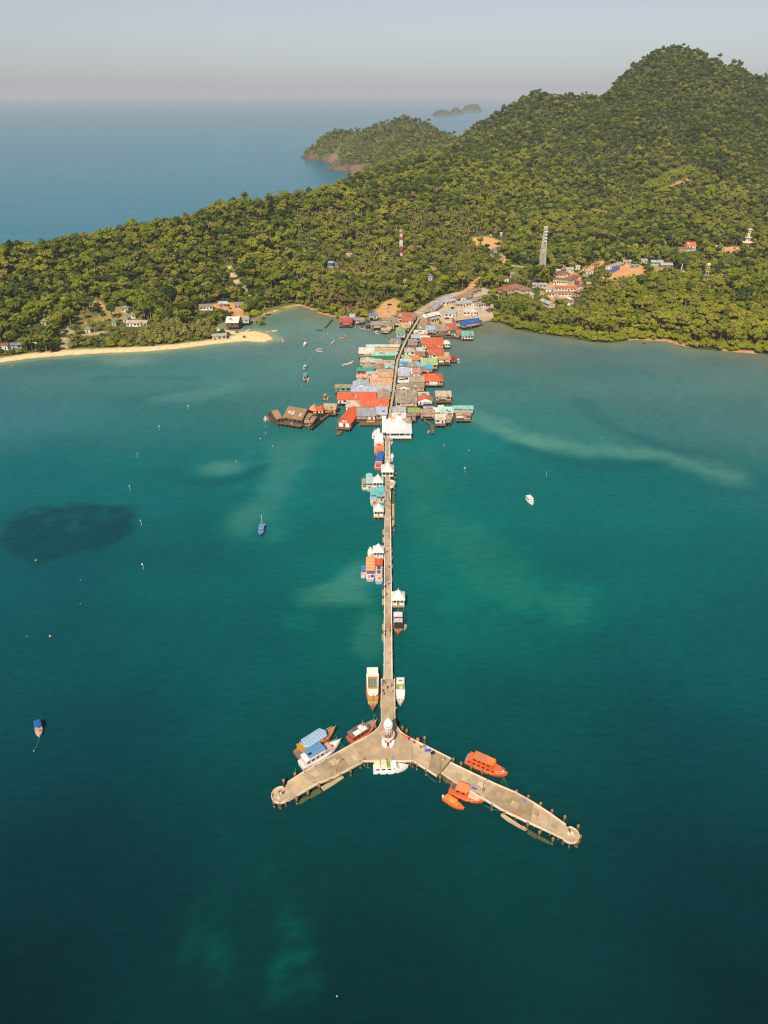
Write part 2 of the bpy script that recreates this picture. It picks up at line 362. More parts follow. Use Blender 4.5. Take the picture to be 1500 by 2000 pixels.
# ------------------------------------------------------------------ sea
WX = axis((-60000, -20000, 20000), (-20000, -6000, 7000), (-6000, -1500, 1500), (-1500, -640, 60), (-640, 640, 3.2), (640, 1500, 60), (1500, 6000, 1500), (6000, 20000, 7000), (20000, 60000, 20000))
WY = axis((-3000, 0, 600), (0, 60, 10), (60, 860, 2.6), (860, 1500, 20), (1500, 4000, 250), (4000, 12000, 2000), (12000, 90000, 13000))
SX, SY = np.meshgrid(WX, WY)
WCOL = [(750,1990,'#00343a'),(0,1990,'#002d36'),(1500,1990,'#002d36'),(750,1750,'#00403f'),(100,1700,'#003a42'),(1400,1700,'#003c42'),(750,1560,'#00474a'),(200,1450,'#00464d'),
 (1350,1450,'#00494d'),(1000,1400,'#005652'),(600,1400,'#005654'),(100,1250,'#005258'),(450,1250,'#005c5c'),(640,1250,'#006660'),(900,1250,'#006a62'),(1400,1250,'#005c5c'),
 (100,1130,'#005660'),(350,1130,'#006064'),(650,1080,'#007068'),(850,1100,'#0c726a'),(1200,1100,'#006a66'),(1480,1100,'#046466'),(60,930,'#1a6c72'),(300,960,'#086a6c'),(620,960,'#007270'),
 (900,960,'#007470'),(1250,980,'#0a706c'),(1480,980,'#286e6e'),(60,800,'#3e7a7e'),(300,800,'#347876'),(550,860,'#2c7a76'),(700,880,'#067a78'),(900,880,'#0a7c78'),(1100,830,'#3e7e78'),(1450,830,'#4a7a76'),
 (120,740,'#4c807e'),(350,730,'#4a8480'),(550,740,'#52867e'),(620,800,'#4a847e'),(950,750,'#4c827a'),(1200,740,'#527e78'),(1450,740,'#5a7e76'),(560,660,'#5e8a86'),(620,640,'#6f9084'),(680,670,'#76948a'),
 (640,620,'#7c9078'),(950,660,'#76867a'),(1050,670,'#647e76'),(1250,690,'#607e78'),(1480,705,'#6a7e70'),(470,640,'#6e8672'),(960,640,'#807c5c'),
 (-300,900,'#1a6c74'),(-300,1300,'#004450'),(1800,900,'#3a7472'),(1800,1300,'#004c52')]
wp = np.array([tuple(P(u, v)[:2]) for u, v, _ in WCOL]); wc = np.array([lin(c) for _, _, c in WCOL])
nearm = (SX > -660) & (SX < 660) & (SY > 20) & (SY < 900)
wx = SX+26*(fbm(SX/55, SY/55, 31)-0.5); wy = SY+26*(fbm(SX/55, SY/55, 41)-0.5)
num = np.zeros(SX.shape+(3,)); den = np.zeros(SX.shape)
for (px, py), c in zip(wp, wc):
    k = 1.0/(((wx-px)**2+(wy-py)**2)+300.0)**1.5
    num += k[..., None]*c; den += k
WC = num/den[..., None]
OUT = np.array(lin('#107e94')); of = sstep(800, 1000, SY)*1.0
WC = WC*(1-of[..., None])+OUT*of[..., None]
MUD = np.array(lin('#5f9484')); DEEP = np.array(lin('#00424a'))
def blend(k, c):
    global WC
    k = np.clip(k, 0, 1)[..., None]; WC = WC*(1-k)+np.array(c)*k
n55 = fbm(SX/22, SY/22, 51); n56 = fbm(SX/9, SY/9, 61, 4); n57 = fbm(SX/60, SY/60, 71)
n3 = fbm(SX/4.5, SY/7, 81, 4); mot = 0.72+0.56*n3
def bar(pts, wd, c, amt, soft=0.5, wob=0.6):
    d = seg_dist(SX+wd*wob*1.3*(n55-0.5)*2, SY+wd*wob*1.3*(n57-0.5)*2, [tuple(P(u, v)[:2]) for u, v in pts])
    f = np.clip(1.15-(d/wd)+0.5*(n56-0.5)+0.25*(n3-0.5), 0, 1); blend(amt*f*f*(3-2*f)*np.clip(0.85+0.3*n3, 0, 1.1), c)
def blob(u, v, rx, ry, c, amt, rag=0.5, lo=1.0, hi=0.55, sf=0.25, tex=None):
    c0 = P(u, v); ax = (P(u+rx, v)-c0).length; ay = (P(u, v-ry)-P(u, v+ry)).length/2
    d = np.hypot((SX-c0.x)/ax, (SY-c0.y)/ay)+rag*1.5*(n55-0.5)+rag*1.0*(n56-0.5)+0.5*rag*(n3-0.5)
    blend(amt*sstep(lo+sf, hi-sf, d)*np.clip(mot, 0, 1.1)*(1 if tex is None else tex), c)
bar([(912,808),(960,822),(1010,846),(1070,866),(1140,880),(1220,884),(1300,893),(1370,908),(1430,930)], 14, lin('#5a9484'), 0.72, 0.1, 0.3)
bar([(960,836),(1040,862)], 10, lin('#62a08a'), 0.5)
bar([(1010,872),(1080,900),(1160,915),(1240,912),(1290,906)], 9, lin('#1a6464'), 0.6, 0.5, 0.6)
bar([(1130,780),(1220,850),(1300,872),(1360,890)], 12, lin('#346a6a'), 0.5, 0.5, 0.8)
bar([(1230,850),(1300,880),(1400,912),(1500,938)], 8, lin('#2e6468'), 0.5, 0.5, 0.8)
bar([(812,890),(842,960),(880,1030),(935,1090),(1010,1140),(1090,1190)], 20, lin('#327c6c'), 0.65, 0.2, 0.7)
bar([(830,1010),(860,1100),(900,1170)], 14, lin('#2a7a6e'), 0.5, 0.2, 0.9)
blob(478,1030,56,36, lin('#428878'), 0.7, 0.8, 1.1, 0.5); bar([(500,1000),(540,950),(560,900),(575,870)], 17, lin('#468a80'), 0.6, 0.2, 0.5); blob(540,1040,45,30, lin('#36857a'), 0.7, 0.9, 1.1, 0.4)
blob(660,1165,75,24, lin('#448472'), 0.75, 1.0, 1.05, 0.6); blob(725,1235,32,60, lin('#3c806e'), 0.7, 1.0, 1.05, 0.6); blob(695,1130,55,40, lin('#4a9080'), 0.8, 0.7, 1.1, 0.4); blob(580,1215,28,16, lin('#1a7468'), 0.6, 1.0)
blob(660,1190,60,14, lin('#005e58'), 0.5, 1.0, 1.0, 0.5)
bar([(335,776),(390,768),(440,756)], 18, lin('#5e968a'), 0.55, 0.3, 0.6); blob(435,913,58,17, lin('#62998a'), 0.5, 0.6, 1.1, 0.3)
bar([(330,925),(370,940),(420,946),(480,935),(510,915)], 7, lin('#1c5e62'), 0.75, 0.4, 0.7); bar([(340,890),(340,925)], 9, lin('#23666a'), 0.5)
blob(130,1034,126,54, lin('#0a4a52'), 0.88, 0.3, 1.0, 0.92, 0.05); blob(140,1015,70,32, lin('#3a7a72'), 0.6, 1.2, 1.1, 0.2, 0.1, sstep(0.4, 0.62, fbm(SX/5, SY/8, 131, 4)))
bar([(190,738),(240,734),(300,736),(380,738)], 7, lin('#3c6e70'), 0.5, 0.4, 0.9); blob(250,705,60,10, lin('#86a894'), 0.6, 0.9, 1.1, 0.3)
bar([(140,860),(190,920),(230,960),(300,990)], 14, lin('#287074'), 0.5, 0.2, 0.8)
for a in [(405,1790,38,70,0.5),(430,1860,32,40,0.55),(560,1800,44,40,0.7),(585,1830,34,40,0.75),(570,1890,42,40,0.75),(520,1700,26,30,0.5),(480,1690,18,16,0.45),(545,1750,20,26,0.5)]:
    blob(a[0], a[1], a[2], a[3], lin('#0a6a56'), a[4]*0.75, 1.5, 1.05, 0.35, 0.25, 0.2+0.9*sstep(0.38, 0.66, fbm(SX/2.6, SY/3.0, 143, 5)))
blob(538,1876,8,4, lin('#4a7a38'), 0.6, 0.8)
blob(640,1720,22,12, lin('#00544c'), 0.5, 1.2); blob(1040,1540,30,40, lin('#005652'), 0.35, 1.0)
# shallows that follow the shore
sdw = bil(SD, SX, SY); sdw = np.where((SX > -990) & (SX < 1290) & (SY > 510) & (SY < 900), sdw, -400.0)
lf = (SX < P(560, 660).x)
blend(sstep(-11, -1, sdw+4*(n56-0.5))*lf*0.85, lin('#b9b478')); blend(sstep(-26, -6, sdw+8*(n55-0.5))*0.45*lf, lin('#7f9c80'))
blend(sstep(-30, -3, sdw+14*(n55-0.5))*(~lf)*0.6, lin('#8a8c68'))
WC = WC*(0.92+0.16*n56)[..., None]*(0.76+0.24*sstep(70, 210, SY))[..., None]      # the bottom drops away offshore
k8 = 0.71
WC = np.clip((WC-np.array([0.014, 0.001, 0.0]))*k8*np.array([1.0, 1.0, 1.08]), 0.0, 1)
wme = grid_mesh('sea', WX, WY, np.zeros(SX.shape), WC)
wm, t, b = _nodes('sea_water'); L = t.links.new
at = t.nodes.new('ShaderNodeAttribute'); at.attribute_name = 'tint'
tc = t.nodes.new('ShaderNodeTexCoord')
def wnoise(sx, sy, scale, det=4):
    mp = t.nodes.new('ShaderNodeMapping'); mp.inputs['Scale'].default_value = (sx, sy, 1)
    mp.inputs['Rotation'].default_value = (0, 0, 0.12)
    n = t.nodes.new('ShaderNodeTexNoise'); n.inputs['Scale'].default_value = scale; n.inputs['Detail'].default_value = det
    L(tc.outputs['Object'], mp.inputs['Vector']); L(mp.outputs[0], n.inputs['Vector']); return n
na = wnoise(0.35, 1.0, 0.55, 5); nb = wnoise(0.5, 1.0, 0.06, 4)
mr = t.nodes.new('ShaderNodeMapRange'); mr.inputs['From Min'].default_value = 0.3; mr.inputs['From Max'].default_value = 0.7
mr.inputs['To Min'].default_value = 0.86; mr.inputs['To Max'].default_value = 1.14; L(na.outputs[0], mr.inputs['Value'])
nw = wnoise(0.35, 1.0, 0.016, 5); mw = t.nodes.new('ShaderNodeMapRange'); mw.inputs['From Min'].default_value = 0.35; mw.inputs['From Max'].default_value = 0.65
mw.inputs['To Min'].default_value = 0.92; mw.inputs['To Max'].default_value = 1.06; L(nw.outputs[0], mw.inputs['Value'])      # wind lanes
ml = t.nodes.new('ShaderNodeMath'); ml.operation = 'MULTIPLY'; L(mr.outputs[0], ml.inputs[0]); L(mw.outputs[0], ml.inputs[1]); mr = ml
vm = t.nodes.new('ShaderNodeVectorMath'); vm.operation = 'SCALE'; L(at.outputs['Color'], vm.inputs[0]); L(mr.outputs[0], vm.inputs['Scale'])
L(vm.outputs[0], b.inputs['Base Color'])
b.inputs['Specular Tint'].default_value = (0.55, 0.92, 1.0, 1); b.inputs['IOR'].default_value = 1.2; b.inputs['Roughness'].default_value = 0.22; b.inputs['Specular IOR Level'].default_value = 0.2
ad = t.nodes.new('ShaderNodeMath'); ad.operation = 'ADD'; L(na.outputs[0], ad.inputs[0]); L(nb.outputs[0], ad.inputs[1])
bp = t.nodes.new('ShaderNodeBump'); bp.inputs['Strength'].default_value = 0.35; bp.inputs['Distance'].default_value = 0.5
L(ad.outputs[0], bp.inputs['Height']); L(bp.outputs[0], b.inputs['Normal'])
wme.materials.append(wm); wo_ = bpy.data.objects.new('sea', wme); COL.objects.link(wo_); tag(wo_, kind='structure')

# ------------------------------------------------------------------ far islands
def island(pxs, v0, label):
    """pxs: outline (u, v) of the ridge; foot at the waterline"""
    Y = P(pxs[0][0], v0).y; x0 = PY(pxs[0][0], v0, Y).x; x1 = PY(pxs[-1][0], v0, Y).x
    us = np.array([p[0] for p in pxs], float); vs = np.array([p[1] for p in pxs], float)
    nx, ny = 70, 26; X = np.linspace(x0, x1, nx); wdt = (x1-x0)*0.42
    Yg = np.linspace(-wdt, wdt, ny); GX_, GY_ = np.meshgrid(X, Yg)
    pu = np.array([proj(x, Y, 0)[0] for x in X]); vv = np.interp(pu, us, vs)
    hh = np.array([PY(u_, v_, Y).z for u_, v_ in zip(pu, vv)]); hh = np.maximum(hh, 0)
    Z = hh[None, :]*np.sqrt(np.clip(1-(GY_/wdt)**2, 0, 1))*(0.8+0.4*fbm(GX_/90, GY_/90, 3))-2
    C = np.zeros(Z.shape+(3,)); C[:] = np.array(lin('#3c4a2c'))*(0.6+0.8*fbm(GX_/40, GY_/40, 8))[..., None]
    k = sstep(10, 3, Z); C = C*(1-k[..., None])+ROCK*k[..., None]
    cx = (x0+x1)/2
    me = grid_mesh('island', X-cx, Yg, Z, C); me.materials.append(gm)
    o = bpy.data.objects.new('island', me); COL.objects.link(o); o.location = (cx, Y, 0); tag(o, label, 'island', kind='structure')
island([(842,226),(850,217),(862,213),(872,214),(880,219),(886,225)], 226, 'low hazy island with a flat crown beside the pair of humps')
island([(876,224),(884,212),(892,209),(900,215),(906,222)], 223, 'smallest hazy island between its two neighbours')
island([(900,219),(908,206),(920,202),(932,204),(940,215)], 218, 'tallest hazy island beside the main headland')

# ------------------------------------------------------------------ trees
def leafm(name, c0, c1, sat=1.0):
    m, t, b = _nodes(name); L = t.links.new
    oi = t.nodes.new('ShaderNodeObjectInfo'); tc = t.nodes.new('ShaderNodeTexCoord')
    n = t.nodes.new('ShaderNodeTexNoise'); n.inputs['Scale'].default_value = 0.55; n.inputs['Detail'].default_value = 4
    L(tc.outputs['Object'], n.inputs['Vector'])
    nb = t.nodes.new('ShaderNodeTexNoise'); nb.inputs['Scale'].default_value = 0.012; nb.inputs['Detail'].default_value = 3
    L(oi.outputs['Location'], nb.inputs['Vector'])
    a = t.nodes.new('ShaderNodeMath'); a.operation = 'MULTIPLY_ADD'; a.inputs[1].default_value = 0.55
    L(oi.outputs['Random'], a.inputs[0])
    s1 = t.nodes.new('ShaderNodeMath'); s1.operation = 'MULTIPLY_ADD'; s1.inputs[1].default_value = 0.9; s1.inputs[2].default_value = -0.45
    L(n.outputs[0], s1.inputs[0])
    s2 = t.nodes.new('ShaderNodeMath'); s2.operation = 'MULTIPLY_ADD'; s2.inputs[1].default_value = 1.1; s2.inputs[2].default_value = -0.35
    L(nb.outputs[0], s2.inputs[0])
    s3 = t.nodes.new('ShaderNodeMath'); s3.operation = 'ADD'; L(s1.outputs[0], s3.inputs[0]); L(s2.outputs[0], s3.inputs[1])
    L(s3.outputs[0], a.inputs[2])
    mx = t.nodes.new('ShaderNodeMix'); mx.data_type = 'RGBA'; mx.inputs['A'].default_value = (*c0, 1); mx.inputs['B'].default_value = (*c1, 1)
    mx.clamp_factor = True; L(a.outputs[0], mx.inputs['Factor']); L(mx.outputs['Result'], b.inputs['Base Color'])
    b.inputs['Roughness'].default_value = 0.9; b.inputs['Specular IOR Level'].default_value = 0.04
    return m
LEAF = {'dark': leafm('leaf_dark', (0.017, 0.038, 0.010), (0.120, 0.160, 0.016)),
        'mid': leafm('leaf_mid', (0.060, 0.094, 0.010), (0.275, 0.280, 0.022)),
        'light': leafm('leaf_light', (0.13, 0.17, 0.010), (0.33, 0.33, 0.020)),
        'olive': leafm('leaf_olive', (0.105, 0.110, 0.018), (0.310, 0.270, 0.045)),
        'dry': leafm('leaf_dry', (0.15, 0.10, 0.040), (0.29, 0.19, 0.085)),
        'palm': leafm('leaf_palm', (0.075, 0.105, 0.012), (0.24, 0.24, 0.032)),
        'mang': leafm('leaf_mangrove', (0.12, 0.15, 0.012), (0.30, 0.28, 0.024)),
        'casu': leafm('leaf_casuarina', (0.15, 0.160, 0.035), (0.27, 0.245, 0.065))}
BARK = mat('#7a6650', 0.9, 0.3); PALEBARK = mat('#a08e74', 0.9, 0.3)
_bmi = bmesh.new(); bmesh.ops.create_icosphere(_bmi, subdivisions=1, radius=1.0)
ICOV = [v.co.copy() for v in _bmi.verts]; ICOF = [[v.index for v in f.verts] for f in _bmi.faces]; _bmi.free()
def crown_mb(rs, R, hgt, z0, nlump, lump, cards, csize, flat=1.0, cone=0.0):
    mb = MB()
    for k in range(nlump):
        th = rs.uniform(0, 6.283); ph = math.acos(rs.uniform(-0.35, 1)); rr = rs.uniform(0.45, 0.85)
        zc = z0+hgt*(0.5+0.5*math.cos(ph)*rr); taper = 1-cone*max(0, (zc-z0)/hgt)
        c = Vector((R*rr*math.sin(ph)*math.cos(th)*taper, R*rr*math.sin(ph)*math.sin(th)*taper, zc))
        s = lump*rs.uniform(0.65, 1.2)*(1-0.4*cone*max(0, (zc-z0)/hgt))
        vs = [c+Vector((v.x*s*rs.uniform(0.7, 1.25), v.y*s*rs.uniform(0.7, 1.25), v.z*s*0.72*flat*rs.uniform(0.7, 1.25))) for v in ICOV]
        mb.add(vs, ICOF)
        for q in range(cards):
            d = Vector((rs.gauss(0, 1), rs.gauss(0, 1), rs.gauss(0.2, 1))).normalized()
            p = c+Vector((d.x*s, d.y*s, d.z*s*0.75))*rs.uniform(0.9, 1.3)
            a = d.cross(Vector((rs.gauss(0, 1), rs.gauss(0, 1), rs.gauss(0, 1)))).normalized(); b_ = (d.cross(a)+d*rs.uniform(-.5, .9)).normalized()
            e = csize*rs.uniform(0.6, 1.3)
            mb.add([p-a*e-b_*e*0.6, p+a*e-b_*e*0.4, p+a*e*0.3+b_*e], [(0, 1, 2)])
    return mb
def trunk_mb(rs, h, r, R, limbs=4):
    mb = MB(); b = Vector((rs.uniform(-.4, .4), rs.uniform(-.4, .4), h))
    mb.tube([(0, 0, -1.0), (b.x*0.3, b.y*0.3, h*0.5), tuple(b)], [r*1.3, r, r*0.6], 6)
    for k in range(limbs):
        a = k*6.283/limbs+rs.uniform(-.5, .5); e = Vector((R*0.6*math.cos(a), R*0.6*math.sin(a), h+R*rs.uniform(0.2, 0.7)))
        mb.tube([(b.x*0.6, b.y*0.6, h*0.72), tuple((b+e)/2), tuple(e)], [r*0.55, r*0.4, r*0.15], 4)
    return mb
def palm_mbs(rs):
    h = rs.uniform(9.5, 13); lx, ly = rs.uniform(-1.2, 1.2), rs.uniform(-1.2, 1.2); tr = MB()
    tr.tube([(0, 0, -1), (lx*0.1, ly*0.1, h*0.35), (lx*0.5, ly*0.5, h*0.7), (lx, ly, h)], [0.24, 0.19, 0.16, 0.14], 6)
    cr = MB(); nf = 15
    for k in range(nf):
        a = 6.283*k/nf+rs.uniform(-.15, .15); el = rs.uniform(-0.25, 0.95); ln = rs.uniform(2.8, 3.7); dx, dy = math.cos(a), math.sin(a)
        prev = None; px, py = -dy, dx; spine = []
        for i in range(6):
            s = i/5; spine.append(Vector((lx+dx*ln*s*math.cos(el*(1-s*0.5)), ly+dy*ln*s*math.cos(el*(1-s*0.5)), h+ln*(math.sin(el)*s-1.05*s*s*0.62))))
        for i in range(5):
            wd = 0.62*math.sin(math.pi*min(1, (i+0.6)/5.4)); w2 = 0.62*math.sin(math.pi*min(1, (i+1.6)/5.4)) if i < 4 else 0.05
            p, q = spine[i], spine[i+1]
            for sg in (-1, 1):
                cr.add([p, q, q+Vector((px*sg*w2, py*sg*w2, -w2*0.55)), p+Vector((px*sg*wd, py*sg*wd, -wd*0.55))], [(0, 1, 2, 3)])
    for k in range(5): cr.box(lx+rs.uniform(-.4, .2), lx+rs.uniform(.2, .4), ly-.2, ly+.2, h-.55, h-.15)
    return cr, tr
# kinds: name, leaf, (R, height, clear trunk)
KINDS = []
def kind(name, leaf, label, variants): KINDS.append(dict(name=name, leaf=leaf, label=label, var=variants))
def mk(rs, leaf, R, hgt, z0, nl, lump, cards, cs, flat=1, cone=0, tr=0.35, bark=BARK):
    c = crown_mb(rs, R, hgt, z0, nl, lump, cards, cs, flat, cone); t_ = trunk_mb(rs, z0+hgt*0.35, tr, R)
    return c, t_, LEAF[leaf], bark
rs = random.Random(3)
for nm, leaf, lab in [('broadleaf_tree', 'dark', 'dark green broadleaf tree'), ('broadleaf_tree', 'mid', 'mid green broadleaf tree'), ('broadleaf_tree', 'light', 'bright yellow-green broadleaf tree'), ('broadleaf_tree', 'olive', 'dull olive broadleaf tree')]:
    kind(nm, leaf, lab, [mk(rs, leaf, 4.6, 6.8, 4.2, 30, 1.35, 13, 0.5), mk(rs, leaf, 3.8, 8.6, 4.5, 28, 1.25, 13, 0.5, 1.1), mk(rs, leaf, 5.6, 4.8, 5.6, 34, 1.3, 13, 0.5, 0.8), mk(rs, leaf, 4.4, 8.0, 3.0, 24, 1.5, 16, 0.55, 1.1, 0.35), mk(rs, leaf, 3.6, 5.0, 8.5, 20, 1.3, 14, 0.5, 0.9, 0, 0.3, PALEBARK)])
kind('dry_tree', 'dry', 'brown dry-leaved tree', [mk(rs, 'dry', 3.6, 6.0, 3.6, 14, 1.15, 16, 0.5)])
pv = []
for k in range(3):
    c, t_ = palm_mbs(rs); pv.append((c, t_, LEAF['palm'], PALEBARK))
kind('palm_tree', 'palm', 'slender coconut palm', pv)
kind('casuarina_tree', 'casu', 'feathery olive-green casuarina tree', [mk(rs, 'casu', 3.3, 8.8, 0.2, 34, 1.2, 20, 0.42, 1.2, 0.4), mk(rs, 'casu', 3.6, 7.8, 0.1, 34, 1.25, 20, 0.42, 1.1, 0.35)])
kind('mangrove_bush', 'mang', 'low yellow-green mangrove bush', [mk(rs, 'mang', 2.9, 3.3, 0.4, 16, 1.15, 12, 0.42, 1, 0, 0.15), mk(rs, 'mang', 2.4, 3.9, 0.5, 15, 1.1, 12, 0.42, 1, 0, 0.15)])
kind('shrub', 'mid', 'low green shrub', [mk(rs, 'mid', 2.4, 2.8, 0.1, 14, 1.05, 12, 0.42, 1, 0, 0.12), mk(rs, 'dark', 2.2, 3.2, 0.1, 14, 1.0, 12, 0.42, 1, 0, 0.12)])
DK, MI, LI, OL, DR, PA, CA, MA, SH = range(9)
protos = bpy.data.collections.new('forest_shapes'); plist = []
for ki, K in enumerate(KINDS):
    K['mesh'] = []
    for vi, (c, t_, lm, bk) in enumerate(K['var']):
        cm, tm = c.mesh('crown', lm), t_.mesh('trunk', bk); K['mesh'].append((cm, tm))
        j = MB(); j.add(c.v, c.f); j.cur = 1; j.add(t_.v, t_.f)
        o = bpy.data.objects.new('forest_shape.%03d' % len(plist), j.mesh('forest_shape', [lm, bk])); protos.objects.link(o)
        plist.append((ki, vi))
PIDX = {kv: i for i, kv in enumerate(plist)}

HOUSE_SPOTS = []          # (x, y, radius) filled by the buildings, which are built before the trees are planted
def plant_trees():
    pts = []
    def sow(x0, x1, y0, y1, st, seed):
        r = np.random.default_rng(seed)
        xs = np.arange(x0, x1, st); ys = np.arange(y0, y1, st); X, Y = np.meshgrid(xs, ys)
        X = X+r.uniform(-.48, .48, X.shape)*st+(np.arange(len(ys)) % 2)[:, None]*st/2; Y = Y+r.uniform(-.48, .48, Y.shape)*st
        X, Y = X.ravel(), Y.ravel()
        ok = (bil(CLEAR, X, Y) < 0.5) & (bil(SD, X, Y) > 2.0)
        # only where the picture could see it, with a margin at the sides
        dep = Y*CP+H*SP; uu = 750+FPX*X/dep; ok &= (uu > -330) & (uu < 1830)
        return X[ok], Y[ok], r
    for band in ((500, 800, 5.1, 1), (800, 1150, 5.6, 2), (1150, 1800, 6.1, 3), (1800, 2900, 8.6, 4)):
        y0, y1, st, sd = band
        X, Y, r = sow(-950, 1280, y0, y1, st, sd)
        keep = np.ones(len(X), bool); low = np.zeros(len(X), bool)
        for hx, hy, hr in HOUSE_SPOTS:
            if y0-80 < hy < y1+80: keep &= ~((np.abs(X-hx) < hr) & (Y-hy > -hr-9) & (Y-hy < hr)); low |= (np.abs(X-hx) < hr*1.05) & (Y-hy > -hr-52) & (Y-hy < hr)
        X, Y, low = X[keep], Y[keep], low[keep]
        sd_ = bil(SD, X, Y); z = bil(TZ, X, Y); pz = fbm(X/45, Y/45, 91); py = fbm(X/30, Y/30, 95); q = r.uniform(0, 1, len(X))
        pu, pv_, _ = proj(X, Y, z)
        kd = np.where(q < 0.40, DK, np.where(q < 0.74, MI, np.where(q < 0.80, LI, np.where(q < 0.955, OL, DR))))
        kd = np.where((pz > 0.56) & (q < 0.4) & (z < 90), MI, kd)
        hi_ = sstep(45, 110, z); q2 = r.uniform(0, 1, len(X)); kd = np.where((q2 < 0.62*hi_) & (kd != DR), DK, kd); kd = np.where((kd == LI) & (hi_ > 0.5), MI, kd)
        # dry season slopes are duller, valley floor has coconut groves
        palmz = (((pu > 580) & (pu < 940) & (pv_ > 415) & (pv_ < 560)) | ((pu > 990) & (pu < 1230) & (pv_ > 560) & (pv_ < 650)) | ((pu > 600) & (pu < 760) & (pv_ > 560))) & (py > 0.42) & (q < 0.75)
        kd = np.where(palmz, PA, kd)
        caz = (pu > 205) & (pu < 432) & (pv_ > 636) & (pv_ < 690) & (Y < 640); kd = np.where(caz, CA, kd)
        right = (X > P(965, 640).x) & (Y < 800)
        mz = right & (sd_ < 17+14*(pz-0.5)); kd = np.where(mz, MA, kd)
        mid = right & (~mz) & (sd_ < 130) & (q < 0.5); kd = np.where(mid, np.where(q < 0.2, LI, np.where(q < 0.36, MI, OL)), kd)
        mz2 = (X > P(415, 640).x) & (X < P(740, 620).x) & (sd_ < 9) & (Y < 800) & (q < 0.7); kd = np.where(mz2, MA, kd)
        drz = (pu > 600) & (pu < 735) & (pv_ > 596) & (pv_ < 622) & (q < 0.75); kd = np.where(drz & (kd != MA), DR, kd)
        sc = (0.48+0.74*r.uniform(0, 1, len(X))**1.3)*np.where(Y > 1100, 0.92, 1.0)*np.where(pz > 0.5, 1.06, 0.92)
        sc = np.where(r.uniform(0, 1, len(X)) < 0.05, sc*1.32, sc); sc = np.where(kd == LI, sc*0.85, sc); sc = np.where(kd == PA, r.uniform(.8, 1.15, len(X)), sc)
        sc = np.where((Y < 700) & (kd == DR), sc*0.6, sc)
        sc = np.where(low, sc*0.5, sc); kd = np.where(low & (kd == PA), MI, kd); thin = ((kd == PA) & (r.uniform(0, 1, len(X)) < 0.15)) | (low & (r.uniform(0, 1, len(X)) < 0.35))
        for i in np.nonzero(~thin)[0]:
            pts.append((X[i], Y[i], z[i], int(kd[i]), float(sc[i]), float(r.uniform(0, 6.283))))
    r = np.random.default_rng(12)      # undergrowth along shores and round clearings
    X = r.uniform(-620, 700, 26000); Y = r.uniform(520, 900, 26000); sd_ = bil(SD, X, Y); cl = bil(CLEAR, X, Y)
    cls = np.maximum(np.maximum(bil(CLEAR, X-9, Y), bil(CLEAR, X+9, Y)), np.maximum(bil(CLEAR, X, Y-14), bil(CLEAR, X, Y+4)))
    rightside = X > P(965, 640).x
    ok = (sd_ > np.where(rightside, 0.5, 3)) & ((cl < 0.5) | (rightside & (sd_ < 4))) & ((cls > 0.5) | (sd_ < np.where(rightside, 26, 20))) & (r.uniform(0, 1, len(X)) < 0.8)
    for hx, hy, hr in HOUSE_SPOTS: ok &= ~((np.abs(X-hx) < hr) & (np.abs(Y-hy) < hr))
    gap = ((X > P(1240, 664).x) & (X < P(1325, 670).x)) | ((X > P(1425, 686).x) & (X < P(1480, 690).x))
    ok &= ~(gap & (sd_ < 7))
    for i in np.nonzero(ok)[0]:
        mz = rightside[i] and sd_[i] < 20
        pts.append((X[i], Y[i], float(bil(TZ, X[i], Y[i])), MA if (mz or r.uniform() < 0.15) else SH, float(r.uniform(0.55, 1.15)), float(r.uniform(0, 6.283))))
    bp_ = pxl([(1255,368),(1300,340),(1345,325),(1360,332),(1320,352),(1275,372)]); bx_ = np.array(bp_)      # young plantation on the hillside
    X = r.uniform(bx_[:, 0].min(), bx_[:, 0].max(), 900); Y = r.uniform(bx_[:, 1].min(), bx_[:, 1].max(), 900); ins_ = inside(X, Y, bp_)
    for i in np.nonzero(ins_)[0]: pts.append((X[i], Y[i], float(bil(TZ, X[i], Y[i])), MA if i % 3 else SH, float(r.uniform(0.6, 1.1)), float(r.uniform(0, 6.283))))
    # hand-placed trees the photograph shows singly
    for u, v, k_, s_ in [(175,610,DK,1.35),(140,640,DK,1.1),(160,590,MI,1.5),(110,600,MI,1.2),(222,600,MI,0.9),(220,622,DK,1.0),(100,690,DK,0.8),(88,686,DK,0.85),(112,686,DK,0.75),(78,690,DK,0.7),(150,672,MI,0.7),(158,668,LI,0.7),(175,676,CA,0.6),(190,670,CA,0.7),(202,664,DK,0.6),
                         (140,668,MI,0.6),(150,655,DK,0.8),(186,650,MI,0.7),(196,640,LI,0.6),(205,630,DK,0.8),(215,648,MI,0.65),(190,612,DK,0.75),(240,604,MI,0.7),(182,596,DR,0.8),(228,590,OL,0.9),(205,592,MI,0.9),(255,618,DK,0.6),(166,622,OL,0.8),(232,628,LI,0.5),(176,640,MI,0.55),(955,612,DK,1.25),(948,600,MI,1.15),(962,590,MI,1.2),(968,606,DK,0.7),(884,604,DK,0.0),(1045,545,DK,1.2),(1062,543,DK,1.25),(1075,545,DK,1.2),(1035,550,DK,1.1),(1060,560,MI,0.9),(508,626,MI,0.85),(520,618,LI,0.7),(500,634,LI,0.9),(510,636,MA,1.3),(445,655,MA,0.7),(463,650,MA,0.5),(477,660,MA,0.5),
                         (667,616,MA,1.5),(660,622,MA,1.3),(705,614,MA,1.5),(712,620,MA,1.3),(731,626,MA,1.0),(718,630,MA,0.9),(860,632,MA,0.6),(1257,672,MA,0.55),(905,640,MA,0.7),(918,643,MA,0.6),(983,665,MA,0.35)]:
        if s_ <= 0: continue
        p = PT(u, v); pts.append((p.x, p.y, max(p.z, 0.0), k_, s_, random.uniform(0, 6.28)))
    A_ = np.array(pts)
